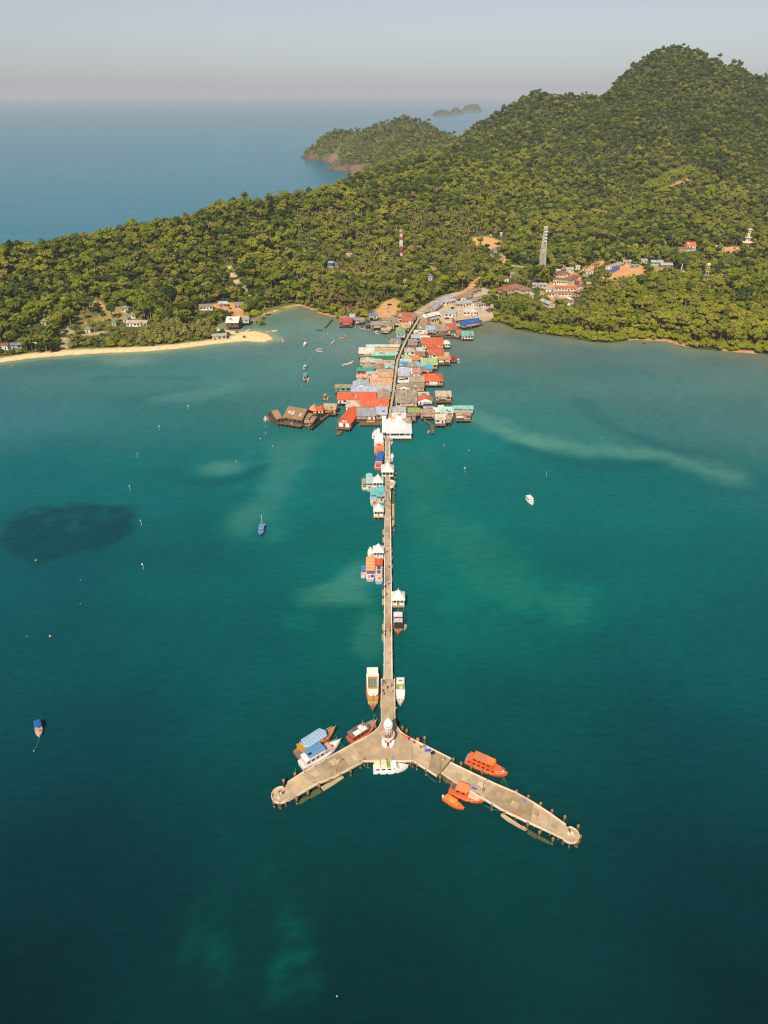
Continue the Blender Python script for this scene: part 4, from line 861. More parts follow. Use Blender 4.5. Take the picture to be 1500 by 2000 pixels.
def boat(name, label, cat, st, bw, width, hull, trim='#f2ece2', deck='#c9a878', fb=1.1, bow=1.2, sup=(), can=(), wins=True, extra=None, group=None, stern=0.82, motor=False):
    """st, bw: stern and bow in pixels at the waterline; width in metres; positions along the length 0 = stern, 1 = bow"""
    a, b_ = P(*st, 0.0), P(*bw, 0.0); Lh = (b_-a).length; d = b_-a; rz = math.atan2(d.y, d.x); m_ = (a+b_)/2
    o = thing(name, label, cat, (m_.x, m_.y, 0), rz, group); B = width
    rings, tops = hull_rings(Lh, B, fb, bow, stern)
    MB().loft(rings).build('hull', boatm(hull), o)
    X = lambda s_: -Lh/2+Lh*s_
    hb = lambda s_: np.interp(s_, np.linspace(0, 1, len(tops)), [t_[1] for t_ in tops]); zs = lambda s_: np.interp(s_, np.linspace(0, 1, len(tops)), [t_[2] for t_ in tops])
    dk = MB(); k = [(t_[0], t_[1]*0.9, t_[2]+0.02) for t_ in tops[:-1]]; k.append((tops[-1][0]-0.04*Lh, 0.02, tops[-1][2]+0.02))
    dk.loft([[(x, -y, z), (x, y, z), (x, y, z-0.05), (x, -y, z-0.05)] for x, y, z in k]); dk.build('deck', boatm(deck, 0.25), o)
    for sg in (-1, 1):
        MB().tube([(x, sg*y, z+0.06) for x, y, z in tops], 0.09 if Lh > 9 else 0.05, 4).build('gunwale', boatm(trim), o)
    for (s0, s1, wf, z0, z1, wc, rc) in sup:
        x0, x1 = X(s0), X(s1); h0 = min(hb(s0), hb((s0+s1)/2))*wf; h1 = min(hb(s1)*0.92, h0); zb = fb*z0; zt = zb+z1
        cb = MB(); cb.loft([[(x0, -h0, zb), (x1, -h1, zb), (x1, h1, zb), (x0, h0, zb)], [(x0, -h0, zt), (x1-0.12*(x1-x0), -h1, zt), (x1-0.12*(x1-x0), h1, zt), (x0, h0, zt)]])
        cabin = cb.build('cabin', boatm(wc), o)
        e = 0.18; MB().loft([[(x0-e, -h0-e, zt), (x1-0.1*(x1-x0)+e, -h1-e, zt), (x1-0.02*(x1-x0)+e, -h1*0.5, zt), (x1-0.02*(x1-x0)+e, h1*0.5, zt), (x1-0.1*(x1-x0)+e, h1+e, zt), (x0-e, h0+e, zt)],
                  [(x0-e, -h0-e, zt+0.1), (x1-0.1*(x1-x0)+e, -h1-e, zt+0.1), (x1-0.02*(x1-x0)+e, -h1*0.5, zt+0.1), (x1-0.02*(x1-x0)+e, h1*0.5, zt+0.1), (x1-0.1*(x1-x0)+e, h1+e, zt+0.1), (x0-e, h0+e, zt+0.1)]]).build('cabin_roof', boatm(rc), o)
        if wins and z1 > 1.0:
            nw = max(2, int((x1-x0)/1.6))
            for q in range(nw):
                xa = x0+(x1-x0)*(q+0.2)/nw*0.86; hh = h0+(h1-h0)*((q+0.5)/nw)
                for sg in (-1, 1): bx('window', cabin, GLASS, xa, xa+(x1-x0)*0.5/nw, min(sg*h0, sg*(h0+0.03)), max(sg*h0, sg*(h0+0.03)), zb+z1*0.42, zb+z1*0.78)
    for cc in can:
        (s0, s1, wf, z, colr) = cc[:5]; rib = len(cc) > 5 and cc[5]
        x0, x1 = X(s0), X(s1); hw = B/2*wf; n = 10; rings2 = []
        for i in range(n+1):
            s_ = i/n; x = x0+(x1-x0)*s_; tp = 1.0
            if rib == 'round': tp = math.sqrt(max(0.03, 1-max(0, abs(s_-0.5)*2-0.8)**2/0.045)) if abs(s_-0.5)*2 > 0.8 else 1.0
            w_ = hw*tp
            rings2.append([(x, -w_, z), (x, -w_*0.55, z+0.2), (x, w_*0.55, z+0.2), (x, w_, z), (x, w_*0.55, z+0.13), (x, -w_*0.55, z+0.13)])
        cn = MB().loft(rings2).build('canopy', boatm(colr, 0.15), o)
        if rib:
            for i in range(1, n): MB().tube([(x0+(x1-x0)*i/n, -hw, z+0.03), (x0+(x1-x0)*i/n, -hw*0.55, z+0.22), (x0+(x1-x0)*i/n, hw*0.55, z+0.22), (x0+(x1-x0)*i/n, hw, z+0.03)], 0.05, 4).build('canopy_rib', boatm('#dfe6ea'), cn)
        for x in (x0+0.15, (x0+x1)/2, x1-0.3):
            for sg in (-1, 1): MB().cyl(x, sg*hw*0.88, fb*0.9, z+0.05, 0.045, None, 5).build('canopy_post', boatm('#c8c0b4'), o)
    if extra:
        for (nm, s0, s1, y0, y1, z0, z1, colr) in extra: bx(nm, o, boatm(colr), X(s0), X(s1), B/2*y0, B/2*y1, z0, z1)
    if Lh > 9:
        for q, s_ in enumerate((0.15, 0.38, 0.62)):
            for sg in (-1, 1):
                ft = MB().lathe(0, 0, [(0.16, -0.09), (0.34, -0.06), (0.34, 0.06), (0.16, 0.09)], 8).build('fender_tyre', DARK, o); ft.rotation_euler = (math.pi/2, 0, 0); ft.location = (X(s_), sg*(hb(s_)+0.1), zs(s_)*0.6)
        for sg in (-1, 1):
            MB().tube([(X(s_), sg*hb(s_)*0.93, zs(s_)+0.75) for s_ in (0.68, 0.78, 0.88, 0.95)], 0.035, 4).build('bow_rail', boatm('#e8e4dc'), o)
            for s_ in (0.68, 0.78, 0.88): MB().cyl(X(s_), sg*hb(s_)*0.93, zs(s_), zs(s_)+0.75, 0.03, None, 4).build('rail_post', boatm('#e8e4dc'), o)
        MB().cyl(X(0.5), 0.2, fb+2.2, fb+5.4, 0.05, 0.03, 5).build('aerial', boatm('#d8d4cc'), o)
    if motor:
        MB().box(X(0)-0.6, X(0)-0.05, -0.25, 0.25, 0.3, fb+0.45).build('outboard_motor', boatm('#d8d8d8'), o)
    MB().tube([(X(0.99), 0, zs(1.0)), (X(1.0)+0.03*Lh, 0, zs(1.0)+0.12*Lh*0.25)], [0.12, 0.06], 5).build('stem_post', boatm(trim), o)
    return o
OR = '#e2602a'; WD = '#b8713c'
t1 = boat('tour_boat', 'large wooden tour boat with long white roof moored beside the stem', 'boat', (727.5,1318), (729,1397), 4.6, '#c2602c', '#d8884a', '#c89a62', 1.5, 1.5,
     sup=[(0.02,0.17,0.95,1.0,2.2,'#c86a3a','#efe6d8'),(0.19,0.74,0.98,1.0,2.3,'#d07a46','#efe8dc')],
     extra=[('upper_deck_mat',0.30,0.55,-.62,.62,3.92,3.96,'#7f8a6a'),('seat_row',0.29,0.31,-.66,.66,3.92,4.4,'#e07840'),('seat_row',0.55,0.57,-.66,.66,3.92,4.3,'#e07840'),('upper_rail',0.28,0.575,-.72,-.68,3.92,4.6,'#f2ece2'),('upper_rail',0.28,0.575,.68,.72,3.92,4.6,'#f2ece2'),
            ('fore_deck_mat',0.745,0.80,-.75,.75,1.6,2.3,'#8fae4a'),('bench',0.80,0.83,-.7,.7,1.7,2.3,'#e8a040'),('mast',0.77,0.775,-.03,.03,1.6,5.6,'#4a4038')])
boat('speedboat', 'white cabin speedboat with green sun deck moored opposite the tour boat', 'boat', (782,1335), (782,1384), 3.4, '#f4f0ea', '#f2d8c0', '#f4efe6', 1.2, 0.9,
     sup=[(0.02,0.24,0.85,1.0,1.7,'#f2ece4','#f6f2ec'),(0.24,0.48,0.85,1.0,1.0,'#e8e4dc','#8fae4a'),(0.48,0.72,0.85,1.0,1.3,'#f2ece4','#f8f4ee')],
     extra=[('roof_hatch',0.12,0.15,-.4,.4,3.05,3.1,'#5a4a4a'),('deck_cushion',0.30,0.42,-.2,.5,2.35,2.5,'#f0c898'),('sun_pad',0.75,0.81,-.5,-.1,1.45,1.6,'#e08a68'),('sun_pad',0.75,0.81,.1,.5,1.45,1.6,'#e08a68')])
boat('tour_boat', 'wooden boat under a long pale blue ribbed canopy', 'boat', (580,1480), (655,1432), 4.6, '#a4663a', '#c87a3a', '#b08050', 1.3, 1.6,
     sup=[(0.12,0.66,0.95,1.0,1.6,'#d88a30','#d89a40')], can=[(0.16,0.74,0.92,4.0,'#8cb4d4','round')],
     extra=[('stern_rail',0.10,0.12,-.9,.9,1.3,3.4,'#e0a030'),('stern_deck_box',0.02,0.09,-.5,.3,1.3,1.9,'#6a7088'),('seat_row',0.62,0.76,-.85,-.5,1.4,2.4,OR),('seat_row',0.3,0.6,-.98,-.8,1.4,2.3,'#9aa840'),('coiled_rope',0.84,0.90,-.25,.25,1.7,2.0,'#b89a70')])
boat('motor_yacht', 'white motor yacht with blue roof lying against the pier arm', 'yacht', (588,1500), (665,1456), 4.4, '#f4efe8', '#e8d4c4', '#f0e8dc', 1.5, 1.2,
     sup=[(0.08,0.60,0.88,1.0,1.9,'#f4efe8','#f4efe8'),(0.60,0.74,0.8,1.0,1.0,'#e8dcd8','#c8a8a8')], can=[(0.14,0.55,0.86,4.6,'#5f8fbc')],
     extra=[('solar_panel',0.17,0.25,-.5,-.1,4.83,4.87,'#22283a'),('hatch_cover',0.77,0.82,-.3,.2,1.95,2.1,'#e05848'),('stern_bench',0.02,0.06,-.7,.7,1.5,2.1,'#e8d0d0'),('upper_rail',0.1,0.6,-.92,-.88,3.5,3.9,'#e8b090')])
boat('dive_boat', 'red-hulled dive boat with white roof panels and a round raft', 'boat', (682,1450), (735,1418), 4.0, '#d8502a', '#e8642e', '#a08068', 1.2, 1.4,
     sup=[(0.05,0.68,0.9,1.0,1.7,'#c8402a','#8a7462')],
     extra=[('roof_panel',0.14,0.36,-.75,.1,3.15,3.25,'#f2ece6'),('roof_panel',0.38,0.58,-.7,.15,3.15,3.25,'#f4eee8'),('cargo_net',0.2,0.4,.2,.8,3.1,3.4,'#6a5a58'),('fore_hatch',0.7,0.85,-.5,.5,1.6,1.75,'#7a6c62')])
p = P(704,1421,3.0); o = thing('life_raft', 'round white canister raft on the red dive boat', 'life raft', (p.x, p.y, 2.9)); MB().lathe(0,0,[(0.7,0),(0.95,0.15),(0.95,0.5),(0.7,0.7)],14).build('canister', boatm('#efe0d4'), o); MB().lathe(0,0,[(0.96,0.28),(1.0,0.32),(0.96,0.38)],14).build('band', DARK, o)
boat('motor_yacht', 'white motor yacht with beige awnings alongside the hub front', 'yacht', (729,1507), (797,1504), 3.6, '#f4f0ea', '#e0a898', '#efe6da', 1.3, 1.1,
     sup=[(0.05,0.62,0.85,1.0,1.6,'#f4efe8','#f4efe8')], can=[(0.02,0.20,0.85,3.6,'#f0d8b0'),(0.22,0.38,0.85,3.9,'#f2d8ac')],
     extra=[('roof_mat',0.39,0.49,-.75,.75,3.1,3.16,'#86a83c'),('windscreen',0.56,0.66,-.6,.6,2.6,3.4,'#f2ecec'),('fore_hatch',0.72,0.84,-.3,.3,1.55,1.65,'#6a90a0')])
boat('passenger_boat', 'bright orange passenger boat with brown roof panel off the arm', 'boat', (911,1487), (989,1521), 4.2, OR, '#f07838', '#e8703a', 1.5, 1.3,
     sup=[(0.06,0.86,0.92,1.0,1.5,'#e4602a','#ee6c30'),(0.18,0.70,0.75,2.0,1.5,'#e4602a','#f07434')],
     extra=[('roof_panel',0.20,0.48,-.66,.66,4.62,4.68,'#d8845c'),('roof_box',0.50,0.68,-.5,.5,4.62,4.95,'#f08848'),('stern_locker',0.0,0.05,-.6,.6,1.5,2.6,'#8a98b8'),('life_ring',0.88,0.91,-.2,.2,2.3,2.5,'#f2e8e0')])
boat('passenger_boat', 'orange passenger boat with salmon foredeck cover under the arm', 'boat', (879,1545), (945,1571), 3.8, OR, '#f07838', '#e8703a', 1.3, 1.2,
     sup=[(0.02,0.9,0.92,1.0,0.9,'#e4602a','#ee6c30'),(0.2,0.55,0.85,1.6,1.7,'#e06028','#f48a50')],
     can=[(0.56,0.86,0.8,2.4,'#eeb090')], extra=[('engine_cover',0.04,0.16,-.5,.5,2.3,2.8,'#5a5a62'),('roof_panel',0.22,0.54,-.75,.75,3.9,3.98,'#f49058')])
boat('speedboat', 'small orange speedboat lashed outside the salmon-covered boat', 'boat', (867,1560.5), (906,1584), 2.4, OR, '#f07838', '#ee7a38', 0.9, 0.6,
     sup=[(0.1,0.62,0.85,1.0,0.9,'#ea6a2c','#f48a3c')], can=[(0.3,0.6,0.8,2.0,'#f69044')], extra=[('seat',0.62,0.68,-.4,.4,0.95,1.4,'#f0b030')], motor=True)
boat('fishing_boat', 'small boat with blue canopy riding alone at its anchor line', 'boat', (75,1416), (78.5,1443), 2.2, '#e8dcc8', '#f2e8d8', '#d0b090', 0.8, 0.5, can=[(0.0,0.52,0.95,2.2,'#1c62b4')],
     extra=[('crate',0.56,0.66,.1,.7,0.85,1.3,'#e0562a'),('net_pile',0.62,0.8,-.5,.2,0.85,1.1,'#b8b0b8')], motor=True)
boat('fishing_boat', 'blue fishing boat with a tall mast anchored alone left of the stem', 'boat', (513,1030), (508.5,1050), 2.8, '#3a6cb0', '#6a9cd0', '#7aa8d8', 1.0, 0.8,
     sup=[(0.1,0.6,0.85,1.0,1.3,'#3f74b8','#6aa0d0')], extra=[('deck_hatch',0.15,0.22,-.5,.5,2.42,2.47,'#2a3a5a'),('roof_mat',0.3,0.5,-.6,.6,2.42,2.47,'#3a98c8'),('net_pile',0.64,0.78,-.5,.4,1.0,1.5,'#a85868'),('mast',0.05,0.06,-.06,.06,1.0,7.5,'#c8ccd0'),('stern_float',-0.06,0.06,.3,1.0,0.9,1.6,'#f0e0c0')])
boat('cabin_boat', 'lone white cabin boat anchored in the open bay', 'boat', (1030,975), (1041,988), 3.0, '#f2ece6', '#f4efe8', '#f0dcc8', 1.0, 0.7, sup=[(0.05,0.66,0.95,1.0,1.5,'#e8dcd8','#f2ebe8')], extra=[('seat',0.68,0.76,-.6,.6,1.1,1.5,'#e88a70')])
boat('wooden_boat', 'wooden boat with white and black awnings below the lone pavilion', 'boat', (777,1208), (778.5,1246), 3.7, '#d0682e', '#e89850', '#c89058', 1.3, 1.3,
     sup=[(0.3,0.5,0.85,1.0,1.4,'#b8b4a8','#c8ccc4')], can=[(0.0,0.26,0.95,3.2,'#f4eeec'),(0.52,0.80,0.92,2.9,'#3c343c')])
boat('dinghy', 'little white dinghy tied to the black-awninged wooden boat', 'dinghy', (787.5,1230), (793,1223), 1.5, '#e8d8c4', '#f4e8d8', '#c89878', 0.5, 0.3, extra=[('thwart',0.35,0.42,-.8,.8,0.5,0.56,'#b06850'),('thwart',0.6,0.66,-.7,.7,0.52,0.58,'#b06850')])
for k, (u, v, rz) in enumerate(((792.3, 1199, 1.75), (793.3, 1212, 1.5))):
    p = P(u, v); o = thing('floating_boom', 'black floating tube drifting beside the white dinghy', 'float', (p.x, p.y, 0.1), rz, 'black floating tubes'); MB().tube([(-1.9,0,0),(-1.5,0,0.1),(0,0.08,0.12),(1.5,0,0.1),(1.9,0,0)],[0.12,0.28,0.3,0.28,0.12],8).build('tube', DARK, o); MB().tube([(1.9,0,0),(2.4,0.1,-0.05)],0.05).build('tow_line', ROPE, o)
boat('ferry_boat', 'passenger boat with long bright orange canopy and white foredeck', 'boat', (723,1136), (724,1092), 4.0, '#b8a8c8', '#f0b890', '#f2ece8', 1.4, 1.0, can=[(0.14,0.80,0.98,3.6,'#f48a3c','rib')], sup=[(0.2,0.78,0.8,1.0,1.5,'#5a6aa8','#e08040'),(0.8,0.95,0.7,1.0,0.6,'#f4f0ee','#f6f2f0')], extra=[('engine_cover',0.05,0.12,-.7,-.1,1.4,2.2,'#3a48a0'),('cargo',0.02,0.10,0.1,.5,1.4,2.2,'#f08a3a')])
boat('ferry_boat', 'passenger boat with red-orange front canopy and pale blue bow', 'boat', (740,1141), (740,1096), 3.6, '#8ab4d8', '#d8e4ec', '#d8ccc0', 1.4, 1.6, can=[(0.52,0.82,0.95,3.4,'#ee5420')], sup=[(0.12,0.54,0.8,1.0,1.6,'#d0c4bc','#cfc6c0')], extra=[('roof_rack',0.38,0.52,-.4,.4,3.15,3.35,'#4a464c'),('roof_hatch',0.2,0.34,-.4,.4,3.1,3.2,'#6a5450'),('cargo',0.08,0.16,-.5,.3,1.5,2.3,'#f47a28')])
boat('speedboat', 'narrow white speedboat tied ahead of the orange canopied boat', 'boat', (723.5,1092), (723,1073), 2.4, '#f0e6da', '#f4ece0', '#f2e8dc', 0.9, 0.5, sup=[(0.1,0.55,0.8,1.0,1.1,'#efe4d8','#f6efe6')], extra=[('seat',0.02,0.06,-.5,.5,0.9,1.3,'#8a6a58')])
boat('long_tail_boat', 'little boat with bright blue cover outside the orange canopied boat', 'boat', (709.5,1129), (711,1111), 2.2, '#e8d8c4', '#f0e4d4', '#e0d0c0', 0.7, 0.4, can=[(0.32,0.98,0.95,1.9,'#2c84c8')], motor=True)
boat('canopied_boat', 'wide boat under bright turquoise canopy against the stem', 'boat', (743,986), (743,957), 4.4, '#40a8a8', '#d8e0d8', '#d8ccb4', 1.3, 0.8, can=[(0.16,1.0,1.0,3.0,'#18aab4','round')], extra=[('roof_hatch',0.34,0.38,-.4,.4,3.25,3.3,'#0a4a5a'),('gangway',0.0,0.3,-.2,.1,3.2,3.3,'#f06848')])
boat('canopied_boat', 'narrow boat with turquoise canopy and red stern cover', 'boat', (730,990), (729,962), 3.4, '#48a4a4', '#d8e0d8', '#e0ccb4', 1.2, 0.7, can=[(0.44,1.0,1.0,2.8,'#20a0a4','round')], sup=[(0.2,0.42,0.85,1.0,1.2,'#d0dcdc','#88c0c8')], extra=[('red_cover',0.02,0.28,-.6,.3,1.3,1.9,'#f0603a')])
boat('canopied_boat', 'pale turquoise canopied boat outside the pavilion', 'boat', (722,960), (721,933), 3.6, '#8cc0bc', '#e0e4dc', '#e4d8c8', 1.2, 0.8, can=[(0.2,1.0,1.0,2.8,'#86c4c8','round')], extra=[('roof_hatch',0.5,0.62,-.3,.3,3.02,3.08,'#d8d4c0'),('cargo',0.06,0.16,-.4,.4,1.2,1.7,'#c85848')])
boat('canopied_boat', 'small beige flat-roofed boat outside the pale turquoise one', 'boat', (712,958), (711,942), 2.6, '#b8a888', '#e8dccc', '#efe4d4', 0.8, 0.3, can=[(0.3,1.0,1.0,2.2,'#b0a07c')], extra=[('cooler',0.2,0.3,-.5,.5,0.8,1.3,'#3a3a44')], stern=0.95)
boat('passenger_boat', 'red-orange boat with deep blue roof moored askew to the stem', 'boat', (738,918), (745,889), 4.2, '#d86848', '#f0d8cc', '#e8c8b8', 1.3, 0.8, sup=[(0.22,0.95,0.9,1.0,1.6,'#e0785c','#d8e0e8')], can=[(0.24,0.92,0.95,3.1,'#1c64b0')], extra=[('cargo',0.03,0.18,-.6,.6,1.3,2.0,'#a05868')], stern=0.95)
boat('ferry_boat', 'large white-roofed ferry with orange stern below the white hall', 'ferry', (741,890), (739,848), 5.6, '#ee5c28', '#f2e0d4', '#f0a070', 1.6, 1.2, sup=[(0.36,0.72,0.95,1.0,2.2,'#f2e8e0','#f6f0ec'),(0.72,0.97,0.9,1.0,1.8,'#f2ece8','#f6f2f0')], extra=[('stern_cabin',0.22,0.34,-.6,.6,1.6,3.0,'#f2906a'),('cargo_hatch',0.24,0.32,-.3,.3,3.0,3.1,'#d8401c'),('orange_deck',0.03,0.2,-.7,.7,1.6,1.9,'#f47a30')], stern=0.95)
for u0, v0, u1, v1, lb in ((730,857,733,844,'white speedboat tucked on the outer side of the white-roofed ferry'), (748,856,749,845,'white speedboat squeezed between the white-roofed ferry and the stem'), (738,849,739,840,'white speedboat behind the white-roofed ferry bow'), (763,902,766,890,'white runabout across the stem from the blue-roofed boat')):
    boat('speedboat', lb, 'boat', (u0,v0), (u1,v1), 2.6, '#f4ece8', '#f6f0ea', '#f2e6e0', 0.9, 0.6, sup=[(0.15,0.5,0.8,1.0,0.9,'#efe4e0','#f8f2ee')], extra=[('seat',0.05,0.1,-.4,.4,0.9,1.3,'#a06898')])
boat('speedboat', 'runabout with light blue top moored under the white hall', 'boat', (763,860), (763,873), 2.6, '#f0e8e0', '#f6f0ea', '#f2dcc8', 0.9, 0.5, can=[(0.05,0.5,0.9,2.0,'#7ab4dc')])
# boats off the village
def small(u0, v0, u1, v1, wd, hull, lb, cc=None, cz=2.0, fb=0.7, bow=0.6, nm='long_tail_boat', cat='boat', **k):
    boat(nm, lb, cat, (u0, v0), (u1, v1), wd, hull, fb=fb, bow=bow, can=[(0.15,0.7,0.9,cz,cc)] if cc else [], extra=k.get('extra') or [('thwart',0.75,0.78,-.7,.7,fb,fb+0.08,'#a88860'),('thwart',0.3,0.33,-.8,.8,fb,fb+0.08,'#a88860'),('engine',0.02,0.1,-.25,.25,fb,fb+0.5,'#5a5450')], sup=k.get('sup', ()))
small(597,733,595,748,3.0,'#a86868','small trawler with blue wheelhouse and a skiff alongside','#5a9ac8',2.8,1.0,0.8,'fishing_boat')
small(601,745,603,741,1.4,'#e0c090','cream skiff tied to the small trawler')
small(597,716,594,725,2.6,'#e8d0a0','cream boat with pale blue awning on the channel stakes','#a8c4d0',2.0)
small(597,671,594,680,2.4,'#f0e0d0','little white motorboat floating alone off the village','#f4ece4',1.8)
small(631,687,617,686,3.0,'#d8c4b0','canopied boat with light blue top moored in the channel','#8fb8d8',2.4)
small(662,661,675,660,2.4,'#e89040','orange long-tail with blue and white awnings and high prow','#5a78b8',2.0,0.8,1.8)
small(645,674,653,668,1.4,'#a89888','bare grey skiff beside the high-prowed long-tail')
small(668,714,690,711,2.2,'#d8c898','slender cream long-tail poking out from the village edge',None,2,0.7,1.6)
small(739,652,732,650,2.6,'#e8e0c8','white open motorboat beside the floating house','#f0ece0',1.8)
small(776,640,774,648,2.0,'#b8d4dc','pale blue boat lying along the green-roofed shop')
small(762,668,758,663,2.2,'#f0a040','orange long-tail with dark blue cover by the brown roofs','#28508a',1.8)
small(704,640,710,645,2.6,'#a8b0d0','boat with lavender cover tied to the wooden raft','#3a5aa8',2.0)
small(896,708,894,703,1.8,'#e8d4c0','tiny cream tender off the brown wooden guest house','#f4ece0',1.4,0.5,0.3)
small(838,843,835,849,1.3,'#f08020','small bright orange kayak-like skiff near the crooked jetty')
small(28,715,23,718,1.0,'#e8d0b0','pale skiff just off the sandy beach')
small(490,647,478,650,2.6,'#c8ccd8','grey-white boat drawn up on the sand spit','#d8dce4',1.6)
small(518,650,528,650,1.8,'#c0905c','brown skiff floating off the sand spit tip'); small(530,647,541,647,1.8,'#e8e4dc','white long-tail floating off the sand spit')
small(553,668,551,663,1.0,'#f0f0ee','tiny white dinghy beyond the rocky spit end'); small(535,608,540,608,1.4,'#e8e4dc','white skiff against the grassy inlet bank')

# buoys and channel stakes
bu = MB().lathe(0, 0, [(0.05, -0.3), (0.45, -0.05), (0.5, 0.2), (0.35, 0.5), (0.1, 0.62), (0.05, 0.9)], 10); bum = {c_: bu.mesh('buoy', boatm(c_)) for c_ in ('#d8a860', '#f0ece4', '#e87838', '#4ac0c0')}
rgm = MB().lathe(0, 0, [(0.5, 0.1), (0.56, 0.14), (0.5, 0.2)], 10).mesh('band', DARK)
for u, v, c_ in [(462,902,'#d8a860'),(519,847,'#d8a860'),(509,857,'#d8a860'),(533,872,'#d8a860'),(544,829,'#d8a860'),(70,1095,'#d8a860'),(98,1243,'#d8a860'),(867,870,'#d8a860'),(916,880,'#d8a860'),(829,1447,'#d8a860')]:
    p = P(u, v); o = thing('mooring_buoy', 'tan mooring buoy floating in open water', 'buoy', (p.x, p.y, 0), 0, 'tan mooring buoys'); o.scale = (0.9, 0.9, 0.9); place(bum[c_], 'float', o); place(rgm, 'band', o)
for u, v, c_ in [(157,1133,'#f0ece4'),(157,1179,'#f0ece4'),(53,1243,'#f0ece4'),(1175,857,'#f0ece4'),(485,802,'#f0ece4'),(658,1946,'#f0ece4'),(520,834,'#f0ece4'),(575,777,'#f0ece4'),(66,1467,'#f0ece4')]:
    p = P(u, v); o = thing('mooring_buoy', 'small white mooring buoy floating in open water', 'buoy', (p.x, p.y, 0), 0, 'white mooring buoys'); o.scale = (.35, .35, .35); place(bum[c_], 'float', o); place(rgm, 'band', o)
stk = MB().tube([(0, 0, -2), (0.05, 0, 2.6)], 0.10, 5).mesh('stake', mat('#c9bda4')); flg = MB().box(-0.02, 0.02, 0, 0.7, 2.0, 2.5).mesh('flag', mat('#e8e4d8'))
for u, v in [(369,800),(311,841),(269,895),(255,959),(277,1027),(281,1113),(908,923),(1067,931)]:
    p = P(u, v); o = thing('marker_stake', 'thin white marker stake standing in the bay', 'stake', (p.x, p.y, 0), random.uniform(0, 6), 'marker stakes in the bay'); o.scale = (1, 1, 1.3); place(stk, 'pole', o); place(flg, 'flag', o)
for u, v in [(613,694),(607,704),(602,708),(627,662),(632,659),(640,654),(643,653),(661,645),(589,758)]:
    p = P(u, v); o = thing('channel_stake', 'bare wooden stake marking the village boat channel', 'stake', (p.x, p.y, 0), random.uniform(0, 6), 'channel stakes'); place(stk, 'pole', o)

# mooring lines
def rope(a, b_, label, sag=0.5):
    a, b_ = Vector(a), Vector(b_); pts = [a+(b_-a)*t_+Vector((0, 0, -sag*4*t_*(1-t_))) for t_ in [i/8 for i in range(9)]]
    m_ = (a+b_)/2; o = MB().tube([p-m_ for p in pts], 0.06, 5).build('mooring_line', ROPE); o.location = m_; tag(o, label, 'rope')
rope(P(729,1396,2.2), P(738,1424,1.0), 'outer green line from the tour boat bow to the hub'); rope(P(731,1394,2.2), P(744,1410,2.6), 'inner green line from the tour boat bow to the stem')
rope(P(655,1436,2.2), P(672,1458,2.6), 'line from the ribbed-canopy boat bow to the arm'); rope(P(664,1458,2.0), P(676,1460,2.6), 'short line from the blue-roofed yacht bow to the arm')
rope(P(577,1500,1.0), P(578,1518,2.4), 'stern line of the blue-roofed yacht'); rope(P(780,1336,1.5), P(768,1316,2.8), 'stern line of the white cabin speedboat')
rope(P(984,1519,2.4), P(978,1532,2.6), 'short bow line of the bright orange boat'); rope(P(985,1520,2.4), P(994,1540,2.6), 'long bow line of the bright orange boat')
rope(P(944,1572,2.0), P(983,1584,2.6), 'bow line of the salmon-covered boat'); rope(P(77,1443,0.9), P(66,1466,0.1), 'anchor line of the blue-canopied anchored boat', 0.2)
rope(P(833,1510,2.4), P(853,1528,0.1), 'loose line trailing from the hub corner'); rope(P(724,1500,1.4), P(707,1492,2.4), 'stern line of the beige-awninged yacht')
rope(P(724,934,2.0), P(741,925,2.6), 'bow line of the pale turquoise boat')

# things lying on the deck
def deckbox(nm, lab, cat_, u, v, sx, sy, sz, colr, rz=0.5):
    p = P(u, v, ZD); o = thing(nm, lab, cat_, (p.x, p.y, ZD+0.015), rz); bx('body', o, boatm(colr), -sx/2, sx/2, -sy/2, sy/2, 0, sz*0.8); bx('lid', o, boatm(colr), -sx/2-.03, sx/2+.03, -sy/2-.03, sy/2+.03, sz*0.8, sz)
deckbox('fish_box', 'orange net heap box nearest the lighthouse by the kerb', 'box', 789,1437,1.6,0.7,0.4,'#e07048',-0.5)
deckbox('fish_box', 'larger orange crate with purple cargo by the kerb', 'box', 797,1443,1.5,0.9,0.5,'#e87848',-0.5); deckbox('fish_box', 'purple bundle on the orange crate stack by the kerb', 'box', 798.5,1445,0.5,0.5,0.9,'#5a3a78')
deckbox('fish_box', 'lone brown crate further out on the hub', 'box', 809,1451,0.6,0.6,0.5,'#a86850'); deckbox('fish_box', 'orange crate hung over the kerb', 'box', 816,1446,0.7,0.9,0.7,'#f08848')
deckbox('cool_box', 'blue-grey cool box against the kerb', 'box', 829,1459,0.9,0.5,0.6,'#7a86c0',-0.5); deckbox('cool_box', 'teal cool box beside the blue ones', 'box', 822,1460,0.6,0.5,0.5,'#4a8a78'); deckbox('cool_box', 'bright blue cool box with orange cargo round it', 'box', 833,1467,0.9,0.6,0.6,'#3a6ad8',-0.4); deckbox('cool_box', 'violet-blue cool box next to the black cart', 'box', 839,1467,0.6,0.6,0.7,'#5a5ae0')
deckbox('hand_cart', 'black covered hand cart on the arm', 'cart', 845,1472,1.2,0.6,0.7,'#2c2230',0.45)
deckbox('bench', 'blue bench along the arm above the salmon-covered boat', 'bench', 926,1541,1.6,0.35,0.45,'#4a68d0',-0.45); deckbox('bench', 'blue-violet bench at the wide end of the stem', 'bench', 747,1337,0.4,1.5,0.45,'#6a78c8',0); deckbox('bench', 'lavender bench hung by the outer landing', 'bench', 1025,1565,0.5,1.2,0.45,'#8a88c8',0.6)
deckbox('fish_box', 'orange barrier box on the outer landing', 'box', 1007,1593,2.6,0.3,0.5,'#f07030',-0.5)
